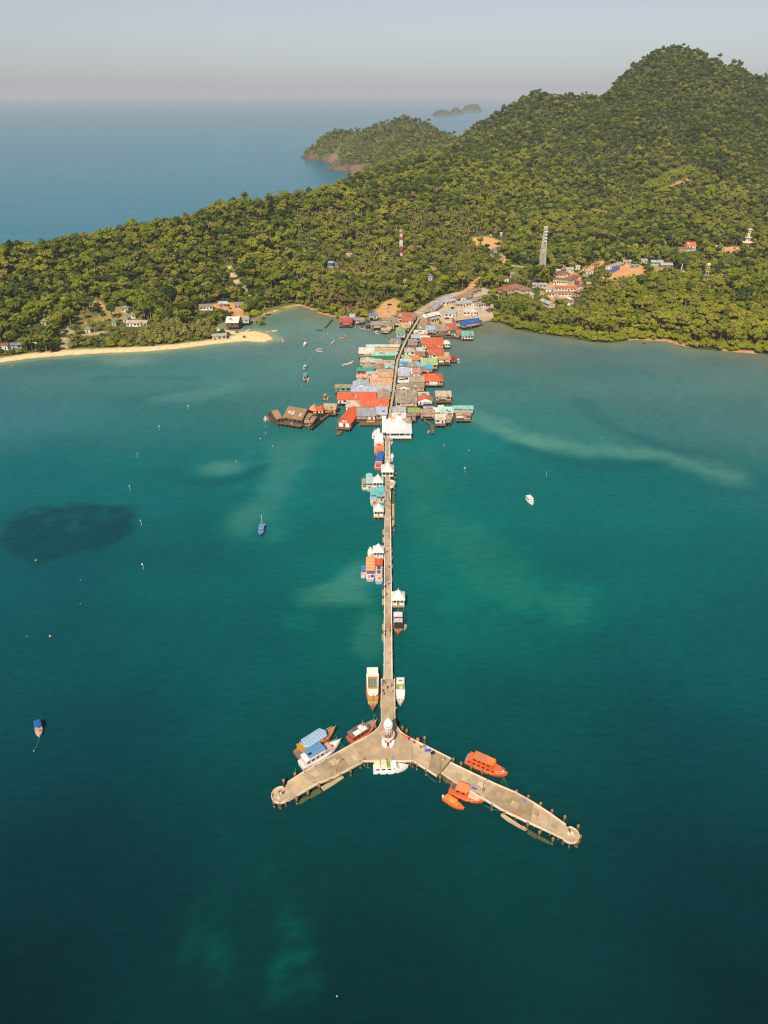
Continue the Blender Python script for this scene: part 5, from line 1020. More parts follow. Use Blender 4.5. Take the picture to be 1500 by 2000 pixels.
for k, (u, v) in enumerate([(1110,1629),(1117,1629)]): deckbox('bench', ['inner white bench','outer white bench'][k]+' on the round head of the longer arm', 'bench', u, v, 0.35, 0.9, 0.45, '#f0e8e0', 0.3)
for k, (u, v) in enumerate([(547,1548),(544.5,1558)]): deckbox('bench', ['inner white bench','outer white bench'][k]+' on the round head of the shorter arm', 'bench', u, v, 0.4, 0.8, 0.45, '#f0e8e0', 0.3)
lp = MB(); lp.tube([(0,0,0),(0,0,4.2),(0.15,0,4.6),(0.9,0,4.75)],[0.09,0.07,0.06,0.05],6); lpm = lp.mesh('post', mat('#8a8078')); lhm = MB().box(0.7,1.3,-.14,.14,4.66,4.8).mesh('lamp_head', mat('#d8d8d8')); lbm = MB().lathe(0,0,[(0.2,0),(0.2,0.3),(0.1,0.35)],8).mesh('foot', CONC2)
for u, v, lb in [(656.5,1508,'lamp post midway along the shorter arm'),(858.5,1507,'lamp post at the step of the longer arm'),(942.5,1550,'lamp post beside the blue bench on the longer arm'),(768,1405,'lamp post behind the lighthouse on the stem')]:
    p = P(u, v, ZD); o = thing('lamp_post', lb, 'lamp post', (p.x, p.y, ZD), 0.5); place(lpm, 'post', o); place(lhm, 'lamp_head', o); place(lbm, 'foot', o)

# ------------------------------------------------------------------ people on the pier
def make_person(seed, stride):
    me = bpy.data.meshes.new('person_frame'); s_ = stride
    V = [(0,0,0.95),(0,0,1.15),(0,0.01,1.4),(0,0.02,1.52),(0,0.03,1.66), (-.1,0,0.9),(-.11,s_*.5,0.5),(-.11,s_*.3-.05,0.08),(-.11,s_*.3+.1,0.04), (.1,0,0.9),(.11,-s_*.4,0.5),(.11,-s_*.8,0.1),(.11,-s_*.8+.14,0.04),
         (-.19,0,1.4),(-.26,-s_*.3,1.13),(-.25,-s_*.3+.12,0.9),(-.25,-s_*.3+.15,0.82), (.19,0,1.4),(.26,s_*.3,1.13),(.25,s_*.3+.12,0.9),(.25,s_*.3+.15,0.82)]
    E = [(0,1),(1,2),(2,3),(3,4),(0,5),(5,6),(6,7),(7,8),(0,9),(9,10),(10,11),(11,12),(2,13),(13,14),(14,15),(15,16),(2,17),(17,18),(18,19),(19,20)]
    Rr = [.15,.15,.16,.06,.105,.10,.075,.055,.05,.10,.075,.055,.05,.075,.05,.04,.045,.075,.05,.04,.045]
    me.from_pydata(V, E, []); o = bpy.data.objects.new('person_frame', me); COL.objects.link(o)
    md = o.modifiers.new('skin', 'SKIN'); sd = o.modifiers.new('sub', 'SUBSURF'); sd.levels = 1; sd.render_levels = 1
    for i, r_ in enumerate(Rr): me.skin_vertices[0].data[i].radius = (r_, r_)
    me.skin_vertices[0].data[0].use_root = True
    dg = bpy.context.evaluated_depsgraph_get(); nm = bpy.data.meshes.new_from_object(o.evaluated_get(dg)); bpy.data.objects.remove(o); return nm
pm = [make_person(0, 0.3), make_person(1, 0.12)]
SKIN = mat('#b98a68', 0.7, 0.05)
PV = []
for mi_, (shirt, pants, hair, lb) in enumerate([('#3a3440','#2a2c38','#1c1614','dark top and dark trousers'),('#b83a34','#3a3a48','#1c1614','red top'),('#e8e4dc','#5a5a68','#2a1c14','white top'),('#3a5aa8','#c8b898','#1c1614','blue top and pale shorts')]):
    me = pm[mi_ % 2].copy(); me.name = 'person_body'
    me.materials.clear(); 
    for m_ in (mat(pants), mat(shirt), SKIN, mat(hair)): me.materials.append(m_)
    for p in me.polygons:
        c_ = p.center; p.material_index = 3 if (c_.z > 1.68 or (c_.z > 1.55 and c_.y < -0.02)) else (2 if c_.z > 1.48 or (abs(c_.x) > .2 and c_.z < 1.15) or c_.z < 0.08 else (1 if c_.z > 0.95 else 0)); p.use_smooth = True
    PV.append((me, lb))
spots = [(749,1334,0),(752,1338,3),(757,1346,0),(748,1352,1),(750,1358,0),(766,1352,2),(765,1342,0),(755,1163,0),(752,1150,0),(753,1147,0),(752,1166,2),(758,1142,2),(761,1141,2),(763,1229,1),(762.5,1234,1),(763,1225,1),(752,1237,0),(752,1243,0),(757,943,2),(758,956,1),(757,953,0),(753,965,0),(752,981,3),(754,988,1),(759,991,1),(757,920,0),(760,975,1),(545,1551,1),(553,1552,0),(808,1447,0),(912,1537,0),(945,1548,3),(1112,1626,0),(756,1080,0),(758,1068,2),(760,1110,0)]
for u, v, k in spots:
    p = P(u, v, ZD); me, lb = PV[k]; where = 'on the arms of the pier' if v > 1420 else ('on the wide end of the stem' if v > 1325 else ('on the stem near the pavilions' if v < 1020 else 'on the middle of the stem'))
    o = thing('person', 'person in %s walking %s' % (lb, where), 'person', (p.x, p.y, ZD+0.01), random.uniform(0, 6.28), 'people walking '+where); place(me, 'body', o)

# ------------------------------------------------------------------ buildings
HN = [0]
WALLS = ['#e8dcc8', '#d8c8b0', '#cbb89c', '#e0cdb0', '#b8a48a', '#efe6da', '#a8907a', '#d8bfa8']
def house(e0, e1, label, roof, typ='gx', ytop=None, d=None, wall=None, ze=4.7, zb=None, pitch=0.38, name='stilt_house', cat='house', porch=0.0, land=False, over=0.55, wins=None, wear=0.3, extra=None):
    """e0, e1: ends of the front eave (pixels). ytop: pixel row of the ridge (or back edge), from which the depth follows; d: depth in metres instead"""
    HN[0] += 1; k = HN[0]; rnd = random.Random(k)
    if land:
        g = PT((e0[0]+e1[0])/2, (e0[1]+e1[1])/2, 3.2); gz = max(hz(g.x, g.y), 0.6); zb = gz+0.15; ze = zb+ze
    else:
        zb = 2.0+0.0043*k if zb is None else zb; ze = ze+0.0037*k
    a, b_ = P(*e0, ze), P(*e1, ze)
    if land:      # lie along the slope: both eave ends at the same distance law as their pixels
        pass
    ax = (b_-a); Wd = ax.length; rz = math.atan2(ax.y, ax.x); m_ = (a+b_)/2; fx, fy = -math.sin(rz), math.cos(rz)
    s_ = pitch
    def vtop(D):
        if typ == 'gx': return proj(m_.x+fx*D/2, m_.y+fy*D/2, ze+s_*D/2)[1]
        if typ == 'gy': return proj(m_.x+fx*D, m_.y+fy*D, ze+s_*Wd/2)[1]
        if typ == 'hip': return proj(m_.x+fx*D/2, m_.y+fy*D/2, ze+s_*D/2)[1]
        return proj(m_.x+fx*D, m_.y+fy*D, ze+0.16*D)[1]
    if d is None:
        lo, hi = 1.5, 34.0
        for _ in range(30):
            md = (lo+hi)/2
            if vtop(md) > ytop: lo = md
            else: hi = md
        d = lo
        if typ in ('gx', 'hip') and d > 19: s_ = min(0.75, s_*d/19); d = 19*(d/19)**0.3
    o = thing(name, label, cat, (m_.x, m_.y, 0.0), rz); h = Wd/2; ov = min(over, Wd*0.12)
    wc = wall or WALLS[k % len(WALLS)]; wm_ = wallm(wc)
    HOUSE_SPOTS.append((m_.x+fx*d/2, m_.y+fy*d/2, max(Wd, d)/2+2.5))
    # walls
    x0, x1, ya, yb = -h+ov, h-ov, ov, d-ov*0.8
    mb = MB(); th = 0.12
    if typ == 'gy':
        mb.add([(x0, ya, zb), (x1, ya, zb), (x1, yb, zb), (x0, yb, zb), (x0, ya, ze-0.05), (x1, ya, ze-0.05), (x1, yb, ze-0.05), (x0, yb, ze-0.05), (0, ya, ze+s_*h-0.12), (0, yb, ze+s_*h-0.12)],
               [(0, 1, 5, 8, 4), (1, 2, 6, 5), (3, 7, 9, 6, 2), (0, 4, 7, 3), (4, 8, 9, 7), (5, 6, 9, 8), (0, 3, 2, 1)])
    elif typ == 'gx':
        mb.add([(x0, ya, zb), (x1, ya, zb), (x1, yb, zb), (x0, yb, zb), (x0, ya, ze-0.0), (x1, ya, ze-0.0), (x1, yb, ze-0.0), (x0, yb, ze-0.0), (x0, d/2, ze+s_*d/2-0.15), (x1, d/2, ze+s_*d/2-0.15)],
               [(0, 1, 5, 4), (1, 2, 6, 9, 5), (2, 3, 7, 6), (0, 4, 8, 7, 3), (4, 5, 9, 8), (7, 8, 9, 6), (0, 3, 2, 1)])
    else:
        zbk = ze+(0.16*d if typ == 'shed' else 0)-0.08
        mb.add([(x0, ya, zb), (x1, ya, zb), (x1, yb, zb), (x0, yb, zb), (x0, ya, ze-0.05), (x1, ya, ze-0.05), (x1, yb, zbk), (x0, yb, zbk)], [(0, 3, 2, 1), (4, 5, 6, 7), (0, 1, 5, 4), (1, 2, 6, 5), (2, 3, 7, 6), (3, 0, 4, 7)])
    wo = mb.build('wall', wm_, o)
    # roof
    rm = roofm(roof, wear); r = MB(); e = 0.18
    def sheet(p):      # thick sheet from four corners
        n = (Vector(p[1])-Vector(p[0])).cross(Vector(p[3])-Vector(p[0])).normalized()*th
        if n.z < 0: n = -n
        q = [tuple(Vector(v)+n) for v in p]; r.add(list(p)+q, [(3, 2, 1, 0), (4, 5, 6, 7), (0, 1, 5, 4), (1, 2, 6, 5), (2, 3, 7, 6), (3, 0, 4, 7)])
    if typ == 'gx':
        zr = ze+s_*d/2; sheet([(-h, 0, ze), (h, 0, ze), (h, d/2, zr), (-h, d/2, zr)]); sheet([(h, d, ze), (-h, d, ze), (-h, d/2, zr), (h, d/2, zr)])
        ridge = [(-h-0.05, d/2, zr+th), (h+0.05, d/2, zr+th)]
    elif typ == 'gy':
        zr = ze+s_*h; sheet([(-h, 0, ze), (0, 0, zr), (0, d, zr), (-h, d, ze)]); sheet([(0, 0, zr), (h, 0, ze), (h, d, ze), (0, d, zr)])
        ridge = [(0, -0.05, zr+th), (0, d+0.05, zr+th)]
    elif typ == 'hip':
        zr = ze+s_*d/2; q = min(h*0.85, d/2*0.9)
        sheet([(-h, 0, ze), (h, 0, ze), (h-q, d/2, zr), (-h+q, d/2, zr)]); sheet([(h, d, ze), (-h, d, ze), (-h+q, d/2, zr), (h-q, d/2, zr)])
        r.add([(h, 0, ze), (h, d, ze), (h-q, d/2, zr), (h, 0, ze+th), (h, d, ze+th), (h-q, d/2, zr+th)], [(0, 1, 2), (3, 5, 4), (0, 3, 4, 1), (1, 4, 5, 2), (2, 5, 3, 0)])
        r.add([(-h, 0, ze), (-h, d, ze), (-h+q, d/2, zr), (-h, 0, ze+th), (-h, d, ze+th), (-h+q, d/2, zr+th)], [(0, 2, 1), (3, 4, 5), (0, 1, 4, 3), (1, 2, 5, 4), (2, 0, 3, 5)])
        ridge = [(-h+q, d/2, zr+th), (h-q, d/2, zr+th)]
    elif typ == 'pyr':
        zr = ze+s_*h*1.6; r.loft([[(-h, 0, ze), (h, 0, ze), (h, d, ze), (-h, d, ze)], [(-h, 0, ze+.1), (h, 0, ze+.1), (h, d, ze+.1), (-h, d, ze+.1)], [(-.1, d/2-.1, zr), (.1, d/2-.1, zr), (.1, d/2+.1, zr), (-.1, d/2+.1, zr)]]); ridge = None
    else:
        zr = ze+0.16*d; sheet([(-h, 0, ze), (h, 0, ze), (h, d, zr), (-h, d, zr)]); ridge = [(-h, d, zr+th), (h, d, zr+th)] if typ == 'shed' else None
    ro = r.build('roof', rm, o)
    if ridge: MB().tube(ridge, 0.13, 5).build('ridge_cap', rm, ro)
    # older sheets patched into the roof
    if typ in ('gx', 'shed') and Wd > 6:
        for q in range(rnd.randint(1, 3)):
            xx = rnd.uniform(-h*0.8, h*0.5); ww = rnd.uniform(0.9, 2.4); t0 = rnd.uniform(0.05, 0.5); t1 = t0+rnd.uniform(0.2, 0.4); dd = d/2 if typ == 'gx' else d; zz = zr-ze
            n0 = th+0.02; MB().add([(xx, dd*t0, ze+zz*t0+n0), (xx+ww, dd*t0, ze+zz*t0+n0), (xx+ww, dd*t1, ze+zz*t1+n0), (xx, dd*t1, ze+zz*t1+n0), (xx, dd*t0, ze+zz*t0+n0+.03), (xx+ww, dd*t0, ze+zz*t0+n0+.03), (xx+ww, dd*t1, ze+zz*t1+n0+.03), (xx, dd*t1, ze+zz*t1+n0+.03)],
                    [(3, 2, 1, 0), (4, 5, 6, 7), (0, 1, 5, 4), (1, 2, 6, 5), (2, 3, 7, 6), (3, 0, 4, 7)]).build('roof_sheet', roofm(rnd.choice([roof, '#a89a88', '#8f7a68', '#c8beb0'])), ro)
    # awning sheets propped off the front wall
    if name == 'stilt_house' and typ in ('gx', 'shed', 'gy') and rnd.random() < 0.75:
        for q in range(rnd.randint(1, 2)):
            aw = rnd.uniform(0.3, 0.6)*Wd; ac = rnd.uniform(-h+aw/2, h-aw/2); ad_ = rnd.uniform(1.2, 2.4); za = ze-rnd.uniform(0.5, 1.1)-0.13*q; acol = rnd.choice(['#b9a58c', '#c8b49a', '#a89a8c', '#d8d0c4', '#b87a60', '#9fb0b8', '#c9a080', '#e6ded2'])
            aw_ = MB(); aw_.add([(ac-aw/2, -ad_, za-0.45), (ac+aw/2, -ad_, za-0.45), (ac+aw/2, ya-0.06, za), (ac-aw/2, ya-0.06, za), (ac-aw/2, -ad_, za-0.40), (ac+aw/2, -ad_, za-0.40), (ac+aw/2, ya-0.06, za+0.05), (ac-aw/2, ya-0.06, za+0.05)], [(3, 2, 1, 0), (4, 5, 6, 7), (0, 1, 5, 4), (1, 2, 6, 5), (2, 3, 7, 6), (3, 0, 4, 7)])
            ao = aw_.build('awning', roofm(acol), o)
            for sxx in (-1, 1): MB().cyl(ac+sxx*(aw/2-0.1), -ad_+0.1, zb-1.0, za-0.42, 0.05, None, 4).build('prop', STILT, ao)
    if rnd.random() < 0.3 and Wd > 6: MB().lathe(rnd.uniform(-h*0.7, h*0.7), -0.9, [(0.5, zb-0.2), (0.52, zb+1.0), (0.3, zb+1.25)], 9).build('water_barrel', boatm(rnd.choice(['#3a6ab0', '#c8c0b0', '#4a8a9a', '#c86040'])), o)
    # windows and door on the front, windows on the sides
    hw = ze-zb; nw = wins if wins is not None else max(1, int(Wd/3.2)); dq = rnd.randrange(nw)
    for q in range(nw):
        xa = x0+(x1-x0)*(q+0.5)/nw; ww = min(1.0, (x1-x0)/nw*0.33)
        if q == dq: bx('door', o, rnd.choice([DARKWOOD, DARK]), xa-0.5, xa+0.5, ya-0.05, ya-0.002, zb+0.02, zb+hw*0.68)
        else: bx('window', o, GLASS if rnd.random() < 0.7 else DARKWOOD, xa-ww, xa+ww, ya-0.05, ya-0.002, zb+hw*0.35, zb+hw*0.75)
    for sx in (x0, x1):
        for q in range(max(1, int(d/4.5))):
            yy_ = ya+(yb-ya)*(q+0.5)/max(1, int(d/4.5)); bx('window', o, GLASS, sx-0.04, sx+0.04, yy_-0.6, yy_+0.6, zb+hw*0.38, zb+hw*0.75)
    if not land:
        bx('platform', o, WOOD, -h+0.1, h-0.1, -porch+0.1, d-0.1, zb-0.3, zb)
        st = MB(); nx_, ny_ = max(2, int(Wd/2.6)), max(2, int(d/3.2))
        for i in range(nx_+1):
            for j in range(ny_+1):
                x, y = -h+0.3+(Wd-0.6)*i/nx_, -porch+0.25+(d+porch-0.5)*j/ny_; st.cyl(x, y, -2.0, zb-0.3, 0.11, None, 5)
        tag(st.build('stilts', STILT, o), kind='stuff')
        if porch > 0.8:
            for i in range(int(Wd/1.8)+1):
                x = -h+0.2+(Wd-0.4)*i/max(1, int(Wd/1.8)); MB().cyl(x, -porch+0.2, zb, zb+1.0, 0.05, None, 5).build('rail_post', WOOD, o)
            bx('handrail', o, WOOD, -h+0.1, h-0.1, -porch+0.15, -porch+0.25, zb+0.92, zb+1.02)
    else:
        bx('foundation', o, CONC2, -h+0.2, h-0.2, 0.2, d-0.2, gz-2.2, zb-0.001)
    if extra: extra(o, Wd, d, zb, ze)
    return o
Z2 = lambda x, y: (600+x/3.75, 560+y/3.75)
def HV(x0, x1, ye, yt, typ, roof, label, **k): return house(Z2(x0, ye), Z2(x1, ye), label, roof, typ, 560+yt/3.75, **k)
GB, GR, LG, LB, RD, TR, OG, GN, TL, PT_, WH, TN, BR, BL, SM = '#a29382', '#9a9a9c', '#c8c8cc', '#aebfd0', '#b85444', '#c4694a', '#ee6238', '#a8bf7c', '#5fb4b0', '#aed4c4', '#f2ede6', '#cdb594', '#8f6e52', '#3c86cc', '#e6a078'
V = [ # x0, x1, front eave row, ridge row, form, roof, label  (all read off one enlarged view of the village)
 (232,300,229,214,'gx',GB,'grey shed roof tucked behind the red waterside house',{}),
 (232,332,264,228,'gx',RD,'red corrugated stilt house beside the mangrove bush',dict(wall='#a84a40',porch=1.2)),
 (305,352,226,199,'gx','#b4c0cc','pale blue-grey roofed house between two mangrove bushes',{}),
 (352,418,246,226,'gx',GB,'grey roofed white stilt house beside the red waterside one',dict(wall='#e8dccc')),
 (448,516,214,197,'gx','#5a86c0','blue roofed hut at the foot of the dirt clearing',{}),
 (465,558,284,256,'gx',GB,'long grey stilt house behind the wooden raft',{}),
 (556,640,288,262,'gx','#968676','grey roofed house with yellow lower wall',dict(wall='#d8c860')),
 (548,635,248,225,'gx',GB,'grey roofed house backing onto the dirt clearing',{}),
 (622,680,266,246,'gx','#9c8c7c','small grey roof joined to the yellow-walled house',{}),
 (660,778,222,189,'gx','#b06a50','reddish brown roof above the street, pink gable beside',dict(wall='#f0dccc')),
 (690,802,256,222,'gx','#bc6a4c','reddish brown lower roof along the street head',{}),
 (772,850,226,193,'gx','#a89078','grey-brown roof at the street head',{}),
 (675,752,282,263,'gx','#ee9060','orange awning-like roof by the street head',{}),
 (690,785,302,270,'gx','#c4ac8c','beige roof behind the green gabled shop',{}),
 (745,792,286,256,'shed','#e4ddd8','white sheet roof squeezed against the street',{}),
 (808,880,271,233,'gx','#ac987e','tan-grey roof across the street from the white sheet roof',{}),
 (874,902,276,236,'shed','#c86048','narrow rusty red lean-to roof',{}),
 (786,876,312,272,'gx','#a8957c','grey-tan house with a white verandah by the street',dict(wall='#f0e6dc')),
 (780,882,348,318,'gx','#d8ccb8','cream roof with a red sheet beside the street',{}),
 (868,946,320,286,'gx','#9cc0e0','light blue roof next to the big rusty hall',{}),
 (930,968,321,296,'shed','#d05038','small red roof beside the light blue one',{}),
 (940,1022,328,272,'gx','#a48c78','grey half of the big old hall on the water',dict(porch=1.5)),
 (1010,1096,322,270,'gx','#b86248','rusty red half of the big old hall on the water',dict(porch=2.5)),
 (1053,1093,340,317,'gx','#2a7a66','dark green roofed kiosk on the boardwalk',dict(porch=1.2)),
 (1092,1131,346,320,'gx','#c8684a','terracotta roofed kiosk on the boardwalk',dict(porch=1.2)),
 (1130,1222,360,326,'gx','#6cc4bc','turquoise roofed shelter at the boardwalk end',dict(wall='#d8d0c0',wins=4)),
 (650,732,356,290,'gy',GN,'green gabled shop with blue panel over its white front',dict(wall='#f2ece6',extra=lambda o,W,d,zb,ze: bx('blue_sign',o,boatm('#5a94cc'),-W*0.3,W*0.3,0.38,0.47,ze-1.6,ze+0.5))),
 (745,828,378,351,'gx','#bcc4d4','lavender-grey roof opposite the green gabled shop',dict(wall='#8f98c8')),
 (606,716,428,380,'gx','#a89078','brown-grey flat house carrying a blue tarpaulin',dict(extra=lambda o,W,d,zb,ze: bx('blue_tarpaulin',o,boatm('#4a90d0'),W*0.05,W*0.45,d*0.45,d*0.75,ze+1.75,ze+1.85+0.2*d*0.38))),
 (726,806,430,386,'gx','#a8927c','brown-grey roof with faded red marks opposite the tarpaulin',{}),
 (828,902,392,360,'gx','#e6d8d0','pinkish white roof behind the terracotta houses',{}),
 (838,998,426,372,'gx','#c8643e','widest terracotta roof with a gable dormer',dict(pitch=0.5)),
 (874,986,456,424,'gx','#cc5a3a','middle terracotta red roof of the cluster',{}),
 (888,1004,500,458,'gx','#cc6444','lowest terracotta roof with white fronted rooms',dict(wall='#f0e4e0',wins=4)),
 (800,866,474,446,'gx','#dcd8d8','white-grey roof beside the red water tank',{}),
 (790,866,510,478,'gx','#a87858','rusty brown roof below the white-grey one',{}),
 (690,796,478,446,'hip','#c8bba8','beige hipped roof with white arcade front',dict(wall='#f2ebe4')),
 (430,690,443,424,'gx','#b4d8cc','long pale turquoise roof at the back of the seafood hall',{}),
 (375,496,492,446,'shed','#e6dfcc','cream flat terrace roof of the seafood hall',dict(wall='#8a6a58',wins=7,porch=1.0)),
 (495,682,470,448,'gx','#ecA070','orange roof strip of the seafood hall',{}),
 (475,666,506,474,'gx','#a8d8c0','pale green low gabled roof of the seafood hall',{}),
 (395,642,530,506,'shed','#2f8a6c','long dark green awning along the seafood hall',dict(wall='#5a7a68')),
 (680,768,528,498,'hip','#a8c474','light green roof next to the orange one by the street',{}),
 (765,824,538,503,'gx','#f08a50','orange roof between the two green roofs',{}),
 (830,958,574,524,'gx','#a4c27c','big pale green roof over the water',dict(wall='#d8b048',porch=1.0)),
 (958,1052,536,507,'gx','#cc8c50','orange-brown wooden guest house with white blinds',dict(wall='#a8503c',porch=2.2,extra=lambda o,W,d,zb,ze: (bx('white_blind',o,WHITE,-W*0.42,-W*0.06,-0.6,-0.5,zb+0.9,ze-0.4), bx('white_blind',o,WHITE,W*0.06,W*0.42,-0.6,-0.5,zb+0.9,ze-0.4)))),
 (1048,1096,520,490,'pyr','#a84a3c','dark red corner turret of the wooden guest house',dict(d=5.0,wall='#a8443c',porch=1.0)),
 (1004,1042,506,482,'gx','#c8b088','tan shed behind the wooden guest house',{}),
 (385,500,556,518,'hip','#cbb89c','beige hipped roof at the village edge',{}),
 (470,548,556,530,'gx','#b8c4d4','pale blue-grey roof beside the beige hipped one',{}),
 (500,652,566,536,'gx','#c4a27e','brownish tan roof along the street',{}),
 (400,522,596,568,'gx','#b89c7a','tan-brown roof above the teal awning house',{}),
 (498,566,602,574,'gx','#a08870','dark tan roof with shadowed verandah',{}),
 (562,646,604,556,'gy','#b8dcdc','pale aqua gabled house with teal porch',dict(wall='#3f9a98')),
 (660,772,556,530,'gx','#bcc4d8','long lavender roof across the street',{}),
 (658,746,584,550,'shed','#4aa4c4','bright blue-turquoise sloping roof on the street',{}),
 (735,802,586,558,'gx','#a8967e','grey-brown roof between blue and grey-green ones',{}),
 (795,898,584,556,'gx','#94b4b4','grey-teal roof with a step below it',{}),
 (812,892,603,586,'shed','#5f9cb4','lower teal-blue lean-to of the grey-teal house',{}),
 (878,922,606,572,'shed','#48a8d8','bright sky-blue corner roof over the water',dict(wall='#e0a040')),
 (360,492,618,592,'shed','#28b0a8','teal awning house on the outer village edge',dict(wall='#c87858')),
 (370,442,641,618,'gx','#7a4038','dark maroon roof under the teal awning house',{}),
 (358,432,668,641,'gx','#e0a08c','pink-salmon roof on the outer edge',dict(porch=1.0)),
 (428,522,668,622,'gx','#dcbcaa','pinkish patchwork roof inside the outer edge',{}),
 (520,642,642,606,'gx','#c89a80','salmon-tan roof next to the aqua gabled house',{}),
 (498,642,664,628,'gx','#c8aa80','tan roof with a blue tarpaulin along its eave',dict(extra=lambda o,W,d,zb,ze: bx('blue_tarpaulin',o,boatm('#4a94d0'),-W*0.1,W*0.22,-1.0,0.4,ze-0.9,ze-0.75))),
 (655,756,655,600,'gx','#b4c0d0','tall blue-grey roof of a street guest house',dict(ze=6.2,wall='#d0d4dc',extra=lambda o,W,d,zb,ze: bx('white_porch',o,WHITE,-W*0.5,W*0.4,-2.0,0.3,zb,zb+1.4))),
 (750,774,640,600,'shed','#f2ecf0','narrow white roof beside the blue-grey guest house',{}),
 (770,832,636,598,'gx','#d88a70','salmon roof with yellow things below it',{}),
 (815,840,636,610,'shed','#7a98d8','little blue lean-to on the salmon house',{}),
 (752,862,700,652,'gx','#c0aa8a','weathered tan roof beside the bright orange hall',{}),
 (850,998,692,636,'hip','#f0663a','bright orange hipped hall with white entrance front',dict(wall='#e8b860',porch=1.2,wins=6,extra=lambda o,W,d,zb,ze: bx('white_entrance',o,WHITE,-W*0.2,W*0.22,-0.7,0.5,zb,ze-0.5))),
 (330,452,736,672,'gy','#c0c8d4','pale blue-grey gabled house with dark roof lights',dict(wall='#e8dcd8')),
 (460,642,700,668,'gx','#eea27c','long salmon roof along the street',{}),
 (455,632,736,702,'gx','#c8ae88','tan roof with white fascia below the salmon one',dict(wall='#efe6dc')),
 (200,326,742,718,'shed','#b8a284','tan roofed landing shed with turquoise walls',dict(wall='#58b8a8',porch=1.0)),
 (320,622,770,733,'gx','#a8bcd8','very long blue-grey roof over a white windowed wall',dict(wall='#f2eeea',wins=9)),
 (650,762,744,700,'gy','#c0aa88','tan roof with a white pediment facing the pier',dict(wall='#f4efe8')),
 (735,860,740,704,'gx','#a4947e','grey-brown house with open gallery over the water',dict(wall='#d8b898',porch=0.9)),
 (218,506,829,773,'gx','#f0643a','longest orange-red roof jutting over the water',dict(wear=0.25)),
 (508,622,822,742,'gy','#bfa582','beige steep gable behind the blue-grey gable',{}),
 (515,616,826,772,'gy','#aab4c4','blue-grey gable with an orange front triangle',dict(wall='#f0a030',ze=4.6)),
 (390,612,880,822,'gx','#ee6440','orange-red roof with a grey inset by the street',dict(wear=0.3)),
 (278,396,880,832,'hip','#d0bc9c','beige hipped roof with white balusters behind the boathouse',dict(wall='#f6f0ea')),
 (632,808,852,752,'gx','#a59782','biggest weathered grey roof beside the street',dict(wall='#c8b49a',porch=2.2,wear=0.5)),
 (795,896,806,772,'shed','#c4d0cc','pale grey-green roof behind the orange Thai gable',{}),
 (808,922,838,786,'gy','#ec6a3a','orange Thai-style gable with white rooms below',dict(wall='#f2e8e0',porch=1.0)),
 (940,1060,806,764,'shed','#d8c4a8','cluttered tan and white house out on its own platform',dict(wall='#c8a888',porch=3.0)),
 (360,502,948,886,'gx','#a6a8b0','blue-grey weathered restaurant roof above the timber terrace',dict(porch=2.0)),
 (498,602,938,880,'gx','#b0bcd4','light blue-grey restaurant roof next to the street',dict(porch=2.0)),
 (614,726,924,880,'gx','#acaab0','grey roof facing the restaurants across the street',{}),
 (612,726,958,926,'shed','#f4f0ec','white roof between the grey one and the white hall',{}),
 (735,830,920,888,'shed','#a4c468','lime green roof in the last row',{}),
 (727,800,950,928,'shed','#a89478','small brown-grey roof on the water below the lime one',dict(porch=1.0)),
 (830,936,930,900,'gx','#bc9880','pinkish brown roof in the last row',dict(porch=1.2)),
 (850,932,893,878,'shed','#b8b8d0','lavender sheet roof behind the pinkish brown one',{}),
 (924,972,920,886,'shed','#f2f0ee','small white roof beside the water tanks',dict(porch=1.0)),
 (968,1076,924,880,'gx','#b0dcc8','pale mint roof in the last row',dict(wall='#f0e8dc',porch=1.5)),
 (1068,1220,898,872,'gx','#84c8c4','aqua roof at the seaward end of the last row',dict(wall='#d0e8e0')),
 (1088,1202,944,908,'gx','#b89c80','tan roof over open decks at the seaward end',dict(porch=2.0)),
 (935,1016,975,936,'gx','#dccfb8','cream roof on the seaward spur',dict(porch=2.6)),
 (1010,1062,972,946,'shed','#c4ac8c','tan lean-to on the seaward spur',{}),
 (593,672,1000,956,'gx','#dcb494','salmon-beige roof right behind the white hall',{}),
 (668,758,1002,966,'gx','#c8a888','tan roof behind the white hall on the water side',{}),
]
SXY = [(205,840),(232,818),(280,790),(350,745),(440,700),(540,660),(650,645),(790,628),(880,612),(960,600),(1100,592)]
def sx(y): return float(np.interp(y, [p[0] for p in SXY], [p[1] for p in SXY]))
for x0, x1, ye, yt, typ, rc, lb, kw in V:
    if (x0+x1)/2 < sx((ye+yt)/2): x1 = min(x1, sx(ye+22)-10)      # the lane between the houses stays open
    else: x0 = max(x0, sx(yt-8)+10)
    HV(x0, x1, ye, yt, typ, rc, lb, **kw)
# terrace below the restaurants
tr_ = thing('timber_terrace', 'open timber terrace on posts below the restaurants', 'terrace', P(*Z2(475, 1035), 0))
to = Vector(tr_.location); tw = (P(*Z2(570,1000),1.8)-P(*Z2(385,1000),1.8)).length/2
for k in range(22): bx('plank', tr_, WOOD if k % 3 else mat('#a58a66',0.85,0.3,'plank'), -tw+2*tw*k/22+0.02, -tw+2*tw*(k+1)/22-0.02, 1.0, 13.0, 1.5, 1.62+0.004*(k%3))
for i in range(7):
    for j in range(4): MB().cyl(-tw+0.3+(2*tw-0.6)*i/6, 1.3+3.7*j, -2, 1.5, 0.14, None, 6).build('post', STILT, tr_)
for j in range(3): bx('beam', tr_, WOOD, -tw, tw, 1.2+4*j, 1.45+4*j, 1.2, 1.5)
bx('table_cover', tr_, boatm('#f09a5c'), -tw*0.45, tw*0.2, 3.6, 5.6, 2.3, 2.4)
for x in (-0.4, 0.15):
    for y in (3.8, 5.4): bx('table_leg', tr_, WOOD, x*tw-0.05, x*tw+0.05, y-0.05, y+0.05, 1.63, 2.3)
